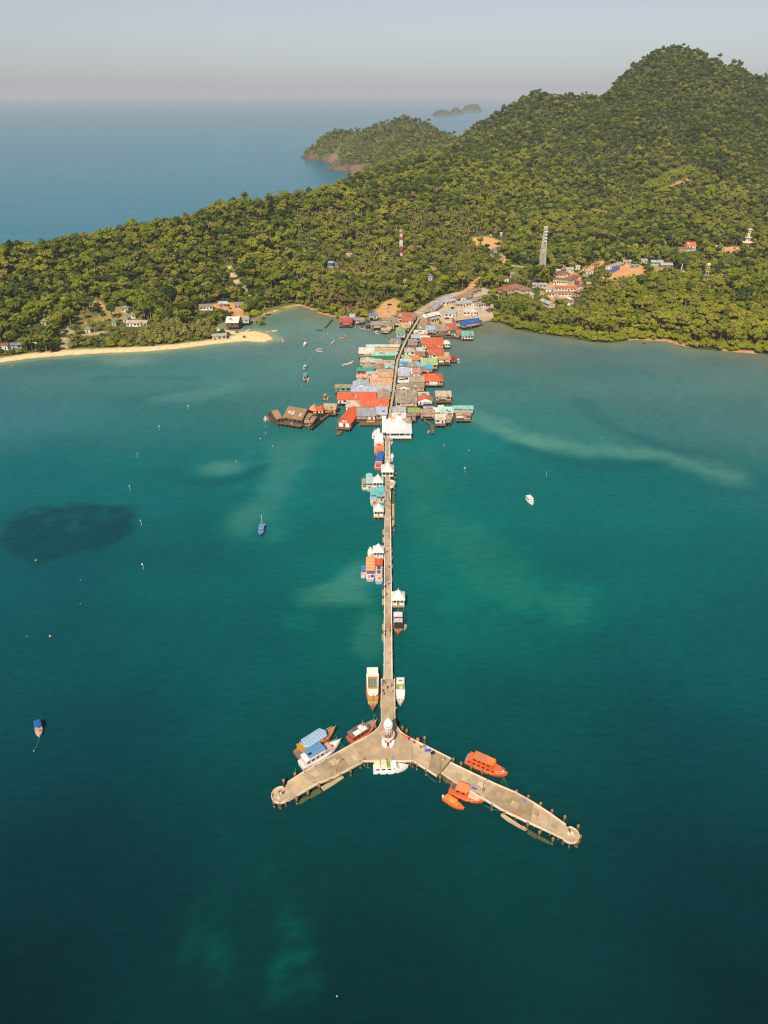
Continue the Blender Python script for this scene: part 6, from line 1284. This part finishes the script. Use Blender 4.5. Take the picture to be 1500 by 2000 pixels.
for i in range(9): bx('rail_post', tr_, WOOD, -tw+2*tw*i/8-0.05, -tw+2*tw*i/8+0.05, 1.05, 1.15, 1.64, 2.6)
bx('handrail', tr_, WOOD, -tw, tw, 1.02, 1.18, 2.6, 2.68)
# white hall at the root of the pier
a, b_ = P(754.5, 847, 4.4), P(804.5, 847, 4.4); Wd = b_.x-a.x; hall = thing('pier_hall', 'white-roofed hall at the landward end of the pier', 'hall', ((a.x+b_.x)/2, a.y, 0)); h = Wd/2; D_ = 21.0
bx('platform', hall, CONC2, -h+0.2, h-0.2, -1.2, D_, 1.5, 2.05); bx('wall', hall, WHITE, -h+0.6, h-0.5, 0.3, D_-0.5, 2.05, 4.55)
for (p, q) in ((0.03, 0.13), (0.17, 0.5), (0.52, 0.72), (0.74, 0.93)):
    n = max(1, int((q-p)*10)); wf = bx('window_band', hall, mat('#e8eef0', 0.6, 0.1), -h+Wd*p-0.05, -h+Wd*q+0.05, 0.24, 0.299, 3.0, 4.3)
    for k in range(n): bx('pane', hall, GLASS if p < 0.7 else mat('#3a6a70', 0.2, 0.1), -h+Wd*(p+(q-p)*k/n)+0.06, -h+Wd*(p+(q-p)*(k+1)/n)-0.06, 0.17, 0.238, 3.1, 4.2)
bx('sill_wall', hall, WHITE, -h+0.4, h-0.4, -1.1, -0.9, 2.06, 2.9)
HW = roofm('#f4f0ea', 0.06); ra_ = MB(); zr = 4.7; pts = [(-h-0.2, -0.5, zr), (h+0.2, -0.5, zr), (h+0.2, D_, zr+0.3), (-h-0.2, D_, zr+0.3)]
ra_.add([(-h-.2, -.5, zr), (h+.2, -.5, zr), (h+.2, D_, zr), (-h-.2, D_, zr), (-h-.2, -.5, zr+.15), (0, -.5, zr+1.0), (h+.2, -.5, zr+.15), (h+.2, D_, zr+.15), (0, D_, zr+2.6), (-h-.2, D_, zr+.15)], [(0, 3, 2, 1), (0, 1, 6, 5, 4), (1, 2, 7, 6), (2, 3, 9, 8, 7), (3, 0, 4, 9), (4, 5, 8, 9), (5, 6, 7, 8)])
hr = ra_.build('roof', HW, hall)
for t_, ww in ((0.33, 0.62), (0.72, 0.3)):
    y = -0.5+(D_+0.5)*t_; zz = zr+1.0+1.6*t_; mb = MB(); hw = h*ww
    mb.add([(-hw, y, zz-0.75*ww), (0, y, zz+0.35), (hw, y, zz-0.75*ww), (hw, y+4, zz-0.4*ww), (0, y+4, zz+0.6), (-hw, y+4, zz-0.4*ww), (-hw, y, zz-1.2), (hw, y, zz-1.2), (hw, y+4, zz-1.2), (-hw, y+4, zz-1.2)], [(0, 1, 4, 5), (1, 2, 3, 4), (6, 7, 2, 1, 0), (7, 8, 3, 2), (9, 6, 0, 5), (8, 9, 5, 4, 3), (6, 9, 8, 7)]); mb.build('raised_roof_tier', HW, hr)
st = MB()
for i in range(10):
    for j in range(6): st.cyl(-h+0.6+(Wd-1.2)*i/9, -0.9+(D_)*j/5, -2, 1.5, 0.2, None, 6)
tag(st.build('stilts', STILT, hall), kind='stuff'); bx('side_canopy', hall, HW, -h-2.6, -h-0.22, 1.5, D_+6, 4.5, 4.62)
for j in range(5): MB().cyl(-h-2.3, 2+j*5.5, 2.0, 4.5, 0.09, None, 6).build('canopy_post', WHITE, hall)
# red boathouse out on its own
house(Z2(219, 992), Z2(322, 1003), 'steep orange-red gabled boathouse standing alone in the water', '#f2683a', 'gy', 560+874/3.75, wall='#d8785a', pitch=0.62, porch=3.2, name='boathouse', cat='boathouse', wear=0.12, wins=3,
      extra=lambda o, W, d, zb, ze: (bx('white_surround', o, WHITE, -W*0.36, -W*0.08, -0.1, 0.45, zb, zb+2.2), bx('white_surround', o, WHITE, W*0.08, W*0.36, -0.1, 0.45, zb, zb+2.2), bx('landing_stage', o, WOOD, -W*0.3, W*0.02, -9.5, -3.1, 0.9, 1.15), [bx('round_window', o, WHITE, x-0.5, x+0.5, 0.40, 0.5, ze+0.6, ze+1.6) for x in (-0.9, 0.9)], [MB().cyl(x*W, y, -2, 0.9, 0.13, None, 6).build('post', STILT, o) for x in (-0.27, 0.0) for y in (-9.2, -6.5, -4)]))
# island restaurant
Z8 = lambda x, y: (500+x/7.5, 760+y/7.5)
def H8(x0, y0, x1, y1, yt, typ, roof, label, **k): return house(Z8(x0, y0), Z8(x1, y1), label, roof, typ, 760+yt/7.5, **k)
BRN = '#a5805c'
H8(388,415,672,462,275,'gx',BRN,'big arched brown thatch hall of the islet restaurant',wall='#6a5444',porch=2.6,pitch=0.55,name='thatched_hall',cat='hall',wear=0.2,ze=5.2)
H8(296,448,392,425,312,'gx','#a08060','smaller brown thatch wing beside the rocks',wall='#6a5444',porch=1.5,pitch=0.5,name='thatched_hall',cat='hall',wear=0.2)
H8(690,430,770,448,358,'gx','#a0805e','little brown thatch roof at the end of the big hall',wall='#e8e0dc',porch=1.0)
H8(765,488,830,500,410,'gx','#a38462','second little thatch roof beside the gangway',wall='#5a4a3c',porch=1.5)
H8(765,330,866,340,255,'gx','#c89a68','yellow-walled house under the twin orange spires',wall='#e0a848',porch=1.5)
H8(770,318,884,330,203,'pyr','#f09058','paler of the twin orange spire roofs',d=7.0,wall='#e8b860',pitch=0.85,zb=4.6,ze=5.6)
H8(898,322,990,322,218,'pyr','#f2581e','brighter of the twin orange spire roofs',d=6.0,wall='#f0d8c0',pitch=0.9,zb=4.7,ze=5.7)
H8(978,300,1172,306,214,'gx','#c0a888','tan roof with a red ridge behind the twin spires',wall='#d8a850',porch=1.5)
# terrace of the islet
tt = thing('timber_terrace', 'cluttered timber terrace along the front of the islet restaurant', 'terrace', P(*Z8(600, 530), 0)); aa, bb = P(*Z8(330, 480), 1.6), P(*Z8(850, 560), 1.6); tt.rotation_euler[2] = math.atan2((bb-aa).y, (bb-aa).x); tl = (bb-aa).length/2
for k in range(26): bx('plank', tt, WOOD if k % 2 else mat('#c0a888',0.85,0.3,'plank'), -tl+2*tl*k/26+0.03, -tl+2*tl*(k+1)/26-0.03, -2.4-0.8*(k % 3 == 0), 5.0, 1.40, 1.54+0.004*(k % 3))
for i in range(12):
    for y in (-2.2, 1.5, 4.5): MB().cyl(-tl+0.4+(2*tl-0.8)*i/11, y, -2, 1.4, 0.13, None, 6).build('post', STILT, tt)
for k in range(9):
    x = -tl*0.9+k*tl*0.21; bx('parasol_cloth', tt, mat(['#e8dccc', '#d8c4a8', '#b89878'][k % 3]), x-1.0, x+1.0, -1.6, 0.6, 3.4, 3.5); MB().cyl(x, -0.5, 1.55, 3.4, 0.05, None, 5).build('parasol_pole', WOOD, tt); bx('table', tt, WOOD, x-0.6, x+0.6, -1.1, 0.1, 2.15, 2.25)
# rocks and white statue at the islet tip
rng_ = random.Random(5)
for k in range(16):
    p = P(*Z8(160+rng_.random()*150, 400+rng_.random()*70), 0); s_ = rng_.uniform(1.0, 2.6); mb = MB(); mb.add([(v.x*s_*rng_.uniform(.7, 1.2), v.y*s_*rng_.uniform(.7, 1.2), v.z*s_*0.9*rng_.uniform(.6, 1.15)) for v in ICOV], ICOF)
    o = mb.build('boulder', mat(['#8a7460', '#7a6452', '#9a8268'][k % 3], 0.95, 0.5)); o.location = (p.x, p.y, 0.3); tag(o, 'rough brown boulder heaped at the tip of the islet restaurant', 'boulder', 'islet boulders')
p = P(*Z8(140, 468), 0); o = thing('statue', 'small white statue at the rocky islet tip', 'statue', (p.x, p.y, 0)); MB().lathe(0,0,[(1.3,-0.5),(1.2,0.6),(0.8,0.9)],8).build('plinth', mat('#8a8078'), o); MB().tube([(0,0,0.8),(0.1,0.2,1.8),(0,0,2.8)],[0.55,0.5,0.3],8).build('robe', WHITE, o); MB().lathe(0,0,[(0.05,2.75),(0.26,2.9),(0.3,3.15),(0.15,3.45),(0.05,3.7)],8).build('head', WHITE, o); MB().tube([(0.1,0,2.4),(0.9,-0.3,2.6),(1.5,-0.4,1.6)],[0.18,0.14,0.1],6).build('arm', WHITE, o); MB().tube([(-0.1,0,2.4),(-0.8,-0.3,1.9),(-1.3,-0.4,1.2)],[0.18,0.14,0.1],6).build('arm', WHITE, o)
# walkways of planks
def walkway(pts, wd, label, z=2.3, name='walkway', stepw=1.1, m=WOOD, cat_='walkway'):
    pts = [P(u, v, z) for u, v in pts]; o = thing(name, label, cat_, (pts[0].x, pts[0].y, 0)); O = Vector((pts[0].x, pts[0].y, 0)); cnt = 0
    for a, b_ in zip(pts[:-1], pts[1:]):
        d_ = (b_-a); n = max(1, int(d_.length/stepw)); u_ = d_.normalized(); nn = Vector((-u_.y, u_.x, 0))*wd/2
        for k in range(n):
            p, q = a+d_*(k/n)-O, a+d_*((k+0.94)/n)-O; cnt += 1
            MB().prism([(p+nn)[:2], (p-nn)[:2], (q-nn)[:2], (q+nn)[:2]], z-0.22, z+0.004*(cnt % 3)).build('plank' if m is WOOD else 'deck_slab', m, o)
            if cnt % 3 == 0:
                for s2 in (-0.85, 0.85): MB().cyl((p+nn*s2).x, (p+nn*s2).y, -2, z-0.22, 0.13, None, 5).build('post', STILT, o)
    return o
walkway([Z8(890,492),(Z8(980,425)),Z8(1080,352),Z8(1225,346)], 1.8, 'timber gangway from the boathouse to the islet restaurant', 1.9)
walkway([Z2(858,945),Z2(868,985),Z2(918,1012)], 1.4, 'crooked timber jetty below the last row, inner half', 1.5); walkway([Z2(914,1010),Z2(920,1072)], 2.0, 'outer end of the crooked timber jetty', 1.5)
walkway([(649,622),(634,639)], 1.8, 'thin wooden jetty left of the red waterside house', 1.4); walkway([(617,643),(630,643)], 2.0, 'cross landing at the end of the thin wooden jetty', 1.3)
walkway([Z2(886,352),Z2(1000,362),Z2(1128,370)], 2.2, 'boardwalk below the big old hall', 1.75)
sw = walkway([(757,852),(758.5,835),Z2(600,960),Z2(612,880),Z2(628,790),Z2(645,650),Z2(660,540),Z2(700,440),Z2(745,350),Z2(790,280),Z2(818,232),Z2(840,205)], 1.7, 'narrow concrete street running through the stilt village', 3.0, 'village_street', 7.0, mat('#cbb38c', 0.9, 0.3), 'street')
# raft with dark tarp, floating house, gazebo, tanks, raft hut
def raft(x0, x1, y0, y1, label, tarp=None, zc=Z2):
    a, b_, c_ = P(*zc(x0, y1), 0.6), P(*zc(x1, y1), 0.6), P(*zc(x1, y0), 0.6); o = thing('raft', label, 'raft', ((a.x+b_.x)/2, a.y, 0)); h = (b_.x-a.x)/2; d = max(3.0, c_.y-a.y); n = int(2*h/0.9)
    for k in range(n): bx('plank', o, mat('#d8b888',0.85,0.3,'plank') if k % 2 else WOOD, -h+2*h*k/n+.02, -h+2*h*(k+1)/n-.02, 0, d, 0.45, 0.6+0.004*(k % 3))
    for k in range(4): MB().tube([(-h, d*(k+.5)/4, 0.15), (h, d*(k+.5)/4, 0.15)], 0.3, 7).build('float_drum', boatm('#5a7a9a'), o)
    if tarp:
        bx('tarpaulin', o, boatm(tarp), -h*0.5, h*0.35, d*0.35, d*0.95, 2.4, 2.55)
        for x in (-h*0.45, h*0.3):
            for y in (d*0.4, d*0.9): MB().cyl(x, y, 0.6, 2.4, 0.06, None, 5).build('post', WOOD, o)
    return o
raft(405,490,296,320,'wooden raft with a black tarpaulin shelter','#2a2c34'); raft(106,152,800,830,'little bamboo raft hut floating off the village','#c0906c')
HV(540,610,322,303,'gx','#c0ac90','floating house with red side and pale blue fascia',wall='#c8503c',zb=0.7,ze=2.6)
HV(997,1049,420,391,'pyr','#efe8da','white gazebo on a dark stilted base',d=9.0,wall='#e8dfd2',pitch=0.4,wins=3,name='gazebo',cat='gazebo')
for k, (x, y) in enumerate(((968, 880), (990, 878))):
    p = P(*Z2(x, y), 6.2); o = thing('water_tank', 'cream water tank standing behind the mint roof', 'water tank', (p.x, p.y, 2.2), 0, 'cream water tanks'); MB().lathe(0, 0, [(1.0, 2.6), (1.05, 2.8), (1.05, 4.6), (0.7, 5.0), (0.2, 5.1)], 12).build('tank', mat('#e8d8bc'), o); MB().box(-1, 1, -1, 1, 2.3, 2.6).build('stand', STILT, o)
    for sx in (-.8, .8):
        for sy in (-.8, .8): MB().cyl(sx, sy, -2.5, 2.3, 0.12, None, 5).build('leg', STILT, o)

# ------------------------------------------------------------------ houses on land
def HL(Zf, x0, y0, x1, y1, roof, label, typ='gx', d=8.0, **k):
    k.setdefault('ze', 3.2); k.setdefault('name', 'house'); return house(Zf(x0, y0), Zf(x1, y1), label, roof, typ, d=d, land=True, **k)
Z5 = lambda x, y: (780+x/7.5, 560+y/7.5)
HL(Z5,530,335,648,245,'#a8b0c4','long lavender-grey market roof climbing from the shore',d=9); HL(Z5,640,232,838,160,'#a8b2c8','lavender-grey market roof at the top of the row',d=10)
HL(Z5,850,183,1092,100,'#a8967e','long grey-tan terrace roof on the slope road',d=8); HL(Z5,1045,86,1212,32,'#9c8a74','grey-brown terrace roof highest on the slope road',d=7)
HL(Z5,690,236,846,196,'#d0c0a4','cream roof below the upper market row',d=6); HL(Z5,842,258,1076,240,'#b0b4b8','pale grey roof behind the yard',d=9)
HL(Z5,930,368,1150,372,'#f0dcd4','pink-white hipped house in the yard','hip',d=12,wall='#f0d0cc'); HL(Z5,655,398,836,398,'#a4bcdc','light blue roof by the parking yard',d=7,wall='#f0e4dc')
HL(Z5,1000,235,1160,200,'#a89680','grey-brown yard roof, lower of the stepped pair',d=9); HL(Z5,1120,275,1280,250,'#b0a08a','grey-tan roof beside the big round tree',d=9); HL(Z5,1150,190,1270,160,'#a08e7a','grey-brown yard roof, upper of the stepped pair',d=8); HL(Z5,1290,150,1470,140,'#a6947c','grey roof behind the big round tree',d=8); HL(Z5,980,180,1090,140,'#ad9a82','tan-grey roof between terrace and yard',d=7)
HL(Z5,375,462,612,402,'#f2eeea','white sheet roofed hall slanting beside the street head',d=9); HL(Z5,470,485,600,460,'#a8a8a8','grey lean-to under the white slanting hall',d=5); HL(Z5,370,380,470,350,'#b0a898','grey roof at the start of the market row',d=6); HL(Z5,210,440,350,435,'#a8927a','grey-tan roof left of the street head',d=8)
house(Z5(945, 568), Z5(1222, 502), 'bright blue awning over the waterside quay', '#2468c4', 'shed', d=7, ze=4.0, wall='#b8a890', wear=0.1, porch=1.0, wins=5); HL(Z5,820,500,1180,455,'#c8b090','low mud-tan roof behind the blue awning',d=8)
Z6 = lambda x, y: (980+x/7.5, 480+y/7.5)
HL(Z6,12,660,200,640,'#b8684e','red-brown big roof in the trees, left half','hip',d=13); HL(Z6,180,630,345,600,'#b47860','red-brown big roof in the trees, right half','hip',d=14); HL(Z6,300,660,460,640,'#a88068','brown roof joining the red-brown pair','hip',d=10)
HL(Z6,450,570,662,572,'#b4c4dc','pale blue long roof under the big dark trees',d=6); HL(Z6,645,636,782,640,'#a8a890','grey-green roofed white house',d=8,wall='#f2ece4')
HL(Z6,748,500,975,508,'#a06450','brown roof of the pale green two-storey building, main wing','hip',d=8,ze=5.0,wall='#cfe0c0',wins=8); HL(Z6,970,510,1140,440,'#a06854','brown roof of the pale green two-storey building, side wing','hip',d=8,ze=5.0,wall='#cfe0c0',wins=7)
HL(Z6,1083,515,1152,515,'#f0703a','little orange spire pavilion beside the green building','pyr',d=5.5,ze=4.6,wall='#6a6070',pitch=0.6); HL(Z6,780,612,1105,622,'#cc6c50','long orange-red roof in front of the green building',d=6)
HL(Z6,800,420,1010,415,'#9c6450','brown hipped roof behind the green building','hip',d=11); HL(Z6,940,350,1062,350,'#b8bcc0','grey flat roof behind the brown hipped one',d=8); HL(Z6,790,362,862,366,'#e0d0c0','small white house left of the brown hipped one',d=5)
HL(Z6,680,700,1030,690,'#a09080','long grey roof across the lane','gx',d=6); HL(Z6,1085,700,1168,690,'#7a4c40','dark brown roof at the lane end',d=7); HL(Z6,920,760,1008,795,'#e4e0dc','white roof slanting down the lane',d=5); HL(Z6,990,830,1058,820,'#94705c','brown roofed white house below the slanting roof',d=6,wall='#f0ece8')
HL(Z6,545,800,690,862,'#c4c4c8','light grey gable alone among the front trees',d=8); HL(Z6,1298,365,1352,365,'#f07844','tiny bright orange roof on the dirt lane',d=4); HL(Z6,1235,372,1310,372,'#c0bcb4','grey shed beside the tiny orange roof',d=5); HL(Z6,1355,275,1442,262,'#c07058','terracotta roof at the top of the dirt lane',d=6); HL(Z6,0,185,52,185,'#d08058','orange roof left of the white lattice mast',d=5)
for i, (x, y, rc, lb) in enumerate([(120,420,'#b8a898','small grey roof under the lattice mast'),(40,480,'#a86a54','small red-brown roof left of the lattice mast foot'),(380,470,'#c4b8a8','tan roof among the dark round trees'),(870,300,'#b87058','terracotta roof behind the brown hipped house'),(1080,310,'#c8c0b4','pale roof beside the dirt lane'),(1180,330,'#a07060','brown roof where the dirt lane starts'),(1200,440,'#b4aca0','grey roof below the dirt lane'),(560,690,'#b89a80','tan roof below the pale blue long one'),(760,760,'#a8a098','grey roof in the front trees of the lane'),(1130,600,'#b86c54','red-brown roof beyond the orange pavilion'),(1240,560,'#c0a890','beige roof beyond the orange pavilion'),(400,720,'#c8b8a4','cream roof below the brown joined roofs')]):
    HL(Z6, x, y, x+75, y-4+(i % 3)*4, rc, lb, ['gx', 'hip'][i % 2], d=6+i % 3)
Z7 = lambda x, y: (1180+x/4.6875, 430+y/4.6875)
HL(Z7,75,430,182,398,'#c0b4a0','grey-tan school roof beside the blue tarpaulin',d=9); HL(Z7,66,472,150,432,'#3a68c0','blue tarpaulin awning by the school yard','shed',d=4); HL(Z7,172,378,252,380,'#b8b4a8','grey roof behind the school yard',d=6); HL(Z7,188,394,238,394,'#c85a48','small red roof behind the school yard',d=3); HL(Z7,250,416,326,416,'#78b0a4','teal low roof along the school yard',d=5)
HL(Z7,432,386,546,388,'#b4c0c4','blue-grey school block, left',d=9,wall='#9cc8bc'); HL(Z7,520,412,636,412,'#b8bcc4','blue-grey school block, right',d=9); HL(Z7,340,372,402,372,'#a8b4bc','grey roof half hidden behind the yard trees',d=8)
HL(Z7,757,238,846,238,'#ee6a3c','bright orange temple roof on the hillside',d=10,pitch=0.8,wall='#f0e0d0',name='temple',cat='temple',ze=4.4); HL(Z7,678,262,832,258,'#b06850','lower brown hall roof in front of the temple',d=6); HL(Z7,985,236,1082,262,'#f0ece8','white walled building on the hillside','shed',d=5); HL(Z7,712,470,746,470,'#a85a48','red-brown gate roof in the trees','gy',d=4,pitch=0.9); HL(Z7,434,496,470,496,'#e88850','little orange gable in the school garden','gy',d=4,pitch=0.9); HL(Z7,940,550,1004,552,'#c8ccd0','grey pump shed by the water tower',d=6); HL(Z7,520,214,572,214,'#a8a49c','grey roof high in the trees',d=6)
Z9 = lambda x, y: (900+x/10.714, 440+y/10.714)
HL(Z9,640,645,732,640,'#8ea878','green roofed cottage nearer the dirt track','gy',d=7,wall='#d8905c'); HL(Z9,848,655,952,650,'#98ac80','green roofed cottage further up the track','gy',d=7,wall='#e0a060'); HL(Z9,698,528,764,525,'#6a9cd0','blue roofed hut above the cottages',d=6); HL(Z9,606,212,648,212,'#e8e4e0','tiny white hut on the slope','shed',d=3); HL(Z9,818,172,874,172,'#ece6e0','white house on the slope above the clearing',d=5); HL(Z9,1448,152,1502,152,'#d05848','red roofed hut near the slope houses',d=4)
Z4 = lambda x, y: (560+x/3.409, 400+y/3.409)
HL(Z4,268,386,310,388,'#a8b8c8','small blue-white house alone in the palms',d=6,wall='#5a84b8',ze=4.0); HL(Z4,310,394,346,394,'#3c80c8','blue tarpaulin beside the house in the palms','shed',d=4); HL(Z4,395,332,436,332,'#e0b0a0','pink roof deep in the palms',d=6); HL(Z4,940,486,974,484,'#7aa8e0','light blue roof beside the bright round tree',d=6); HL(Z4,1435,575,1500,572,'#a86450','red-brown roof behind the market',d=8)
Z3 = lambda x, y: (x/2.679, 560+y/2.679)
HL(Z3,-40,310,38,310,'#a85a48','red-brown roofed white bungalow by the beach road',d=6,wall='#f0e8e0'); HL(Z3,50,308,112,304,'#8a909c','grey roofed bungalow with blue front by the beach road',d=6,wall='#a8b4cc')
for x0, y0, x1, lb, rc in [(206,182,240,'green roofed cottage, left of the touching pair in the trees','#7c9a70'),(240,178,280,'green roofed cottage, right of the touching pair in the trees','#84a478'),(460,88,506,'pale green cottage roof highest on the dirt path','#98ac84'),(626,114,672,'green cottage roof by the red-leaved shrub','#7a9a78'),(666,148,708,'grey-green cottage roof in the open clearing','#7e9284'),(638,168,668,'green cottage roof behind the long beige house','#86a488'),(578,188,606,'small bright green cottage roof','#6cA070'),(436,224,472,'green cottage roof beside the curved path','#86a884')]:
    HL(Z3,x0,y0,x1,y0,rc,lb,'hip',d=7,pitch=0.5,name='cottage',cat='cottage')
HL(Z3,655,190,768,192,'#c4b094','long beige house with red and white end',d=8,wall='#e8d8cc'); HL(Z3,1040,108,1114,104,'#9c8878','brown-grey roof behind the lagoon',d=9); HL(Z3,1143,92,1192,90,'#b8ccd8','pale blue roof behind the lagoon',d=8); HL(Z3,1224,100,1278,98,'#a89c90','grey roof right of the lagoon lane',d=9)
house(Z3(1178, 190), Z3(1248, 190), 'white roofed boat shed on tall stilts in the lagoon', '#ece2d0', 'gx', 560+157/2.679, wall='#6a5a50', wear=0.1, ze=5.6, name='boat_shed', cat='shed'); house(Z3(1248, 176), Z3(1304, 174), 'grey roofed white annex beside the lagoon boat shed', '#b0a498', 'gx', 560+152/2.679, wall='#f2ece4'); HL(Z3,1108,262,1188,256,'#b4b4ac','grey beach pavilion at the root of the sand spit',d=7)

# ------------------------------------------------------------------ masts and towers
def lattice(u, vb, vt, wb, wt, bands, label, name, dishes=0, star=False):
    p = PT(u, vb); top = None; z0 = hz(p.x, p.y)
    lo, hi = 5, 150
    for _ in range(40):
        md = (lo+hi)/2
        if proj(p.x, p.y, z0+md)[1] > vt: lo = md
        else: hi = md
    Hh = lo; o = thing(name, label, 'tower', (p.x, p.y, z0)); HOUSE_SPOTS.append((p.x, p.y, 4)); n = len(bands)
    W_ = lambda t_: (wb+(wt-wb)*t_)/2
    for k, colr in enumerate(bands):
        t0, t1 = k/n, (k+1)/n; mb = MB()
        for sx, sy in ((-1, -1), (1, -1), (1, 1), (-1, 1)):
            mb.tube([(sx*W_(t0), sy*W_(t0), Hh*t0), (sx*W_(t1), sy*W_(t1), Hh*t1)], 0.20, 5)
        sub = 3
        for q in range(sub):
            a0, a1 = t0+(t1-t0)*q/sub, t0+(t1-t0)*(q+1)/sub; w0, w1 = W_(a0), W_(a1)
            for (sx, sy), (rx, ry) in (((-1, -1), (1, -1)), ((1, -1), (1, 1)), ((1, 1), (-1, 1)), ((-1, 1), (-1, -1))):
                mb.tube([(sx*w0, sy*w0, Hh*a0), (rx*w1, ry*w1, Hh*a1)], 0.13, 4); mb.tube([(rx*w0, ry*w0, Hh*a0), (sx*w1, sy*w1, Hh*a1)], 0.13, 4); mb.tube([(sx*w1, sy*w1, Hh*a1), (rx*w1, ry*w1, Hh*a1)], 0.13, 4)
        mb.build('lattice_section', mat(colr, 0.6, 0.1), o)
    for k in range(dishes):
        z = Hh*(0.68+0.075*k); MB().lathe(W_(0.8)*0.4, -W_(0.75)-0.9, [(1.25, z-0.5), (1.3, z), (1.1, z+0.6), (0.5, z+0.9)], 10).build('dish', WHITE, o)
    pt = MB(); pt.box(-wt*0.75, wt*0.75, -wt*0.75, wt*0.75, Hh, Hh+0.25); pt.build('top_platform', mat(bands[-1]), o)
    for k in range(6):
        a_ = k*math.pi/3; bx('antenna_panel', o, WHITE, math.cos(a_)*wt*0.75-.18, math.cos(a_)*wt*0.75+.18, math.sin(a_)*wt*0.75-.15, math.sin(a_)*wt*0.75+.15, Hh-1.6, Hh+1.2)
    MB().cyl(0, 0, Hh, Hh+4, 0.12, 0.05, 5).build('mast_tip', mat(bands[-1]), o)
lattice(1057.5, 526, 444, 7.2, 2.6, ['#d8cfc0']*7, 'tall pale steel lattice mast with white dishes', 'lattice_mast', 4)
lattice(783, 500, 450, 4.6, 2.2, ['#e8dcd4', '#b84a38', '#c05040', '#ece4dc', '#ece4dc', '#b85444', '#ece4dc', '#e8562c'], 'red and white striped telecom mast in the forest', 'telecom_mast')
# tiered shrine tower
p = PT(1455.5, 489); z0 = hz(p.x, p.y); sh = thing('shrine_tower', 'cream tiered shrine tower on the hillside clearing', 'tower', (p.x, p.y, z0)); HOUSE_SPOTS.append((p.x, p.y, 7)); CR = mat('#ead8b8', 0.8, 0.2)
MB().lathe(0,0,[(3.6,-2),(3.5,8.5)],8,.39).build('lower_drum', CR, sh); MB().lathe(0,0,[(3.6,8.5),(6.2,9.3),(6.2,10.2)],8,.39).build('gallery', CR, sh); MB().lathe(0,0,[(2.7,10.2),(2.6,14.2)],8,.39).build('middle_drum', CR, sh); MB().lathe(0,0,[(2.7,14.2),(4.2,14.9),(4.2,15.5)],8,.39).build('gallery', CR, sh); MB().lathe(0,0,[(1.7,15.5),(1.6,23.6)],8,.39).build('upper_shaft', CR, sh); MB().lathe(0,0,[(1.7,23.6),(2.5,24.2),(2.5,25.2)],8,.39).build('top_gallery', CR, sh); bx('side_balcony', sh, CR, -3.2, -1.2, -1.2, 1.2, 18.6, 19.2)
for x, z in ((-1.6, 5.6), (1.6, 5.6), (0, 2.6), (0, 11.6), (-0.5, 20.5)): bx('window', sh, GLASS, x-0.5, x+0.5, -3.62 if z < 9 else (-2.7 if z < 15 else -1.66), -3.2 if z < 9 else (-2.3 if z < 15 else -1.4), z, z+1.6)
p = PT(1378, 545); z0 = hz(p.x, p.y); o = thing('water_tower', 'slender concrete water tower beside the pump shed', 'tower', (p.x, p.y, z0)); HOUSE_SPOTS.append((p.x, p.y, 5))
for sx in (-1, 1):
    for sy in (-1, 1): MB().tube([(sx*1.7, sy*1.7, -1), (sx*1.0, sy*1.0, 14)], 0.25, 5).build('leg', mat('#c8b8a0'), o)
for z, r_ in ((4, 1.5), (8, 1.3), (12, 1.1)): MB().box(-r_-.15, r_+.15, -r_-.15, r_+.15, z, z+0.35).build('brace', mat('#c8b8a0'), o)
MB().lathe(0, 0, [(1.2, 14), (2.3, 14.6), (2.3, 16), (1.9, 16.6), (0.2, 17)], 12).build('tank', mat('#d8ccb8'), o)
p = PT(1329, 535); o = thing('monument_post', 'thin white monument pillar by the gate roof', 'pillar', (p.x, p.y, hz(p.x, p.y))); MB().box(-.9,.9,-.9,.9,-1,0.8).build('plinth', WHITE, o); MB().tube([(0,0,0.8),(0,0,9),(0.3,0,11)],[0.55,0.4,0.3],8).build('shaft', WHITE, o)

# ------------------------------------------------------------------ cars and sundries on land
def car(u, v, colr, label, rz):
    p = PT(u, v); z = hz(p.x, p.y); o = thing('parked_car', label, 'car', (p.x, p.y, z+0.05), rz)
    body = MB(); body.loft([[(x, y*wf, z_) for x, z_ in ((-2.2, .35), (2.2, .35), (2.25, .75), (1.3, .92), (-2.15, .95))] for y, wf in ((-.85, 1), (.85, 1))]); body.build('body', boatm(colr), o)
    cab = MB(); cab.loft([[(x*s_+(-.2), y, z_) for x, y in ((-1.6, -.75*t_), (1.5, -.75*t_), (1.5, .75*t_), (-1.6, .75*t_))] for z_, s_, t_ in ((.93, 1, 1), (1.45, .68, .86))]); cab.build('cabin', GLASS, o); bx('roof', o, boatm(colr), -1.25, .8, -.62, .62, 1.44, 1.5)
    for x in (-1.4, 1.4):
        for y in (-.85, .85): w_ = MB().lathe(0, 0, [(.32, -.1), (.34, 0), (.32, .1)], 10).build('wheel', DARK, o); w_.rotation_euler = (math.pi/2, 0, 0); w_.location = (x, y, .34)
for a in [(761,597,'#2c2c34','black car at the top of the dirt clearing',0.4),(757,602,'#eeeeee','white car halfway up the dirt clearing',0.9),(757,610,'#f0e8e8','white pickup lower on the dirt clearing',1.2),(768,616,'#f2f0ec','white van at the bottom of the dirt clearing',0.3),(880,612,'#4a3a48','dark car beside the light blue roof',0.1),(889,613,'#5a2c34','maroon car beside the light blue roof',0.2),(884,603,'#3a3c48','dark blue car in the market yard',0.8),(873,624,'#7a3038','red car behind the waterside houses',0.2),(1034,524,'#e8e4e0','white car on the lane below the lattice mast',0.2)]: car(*a)

plant_trees()
add_haze()
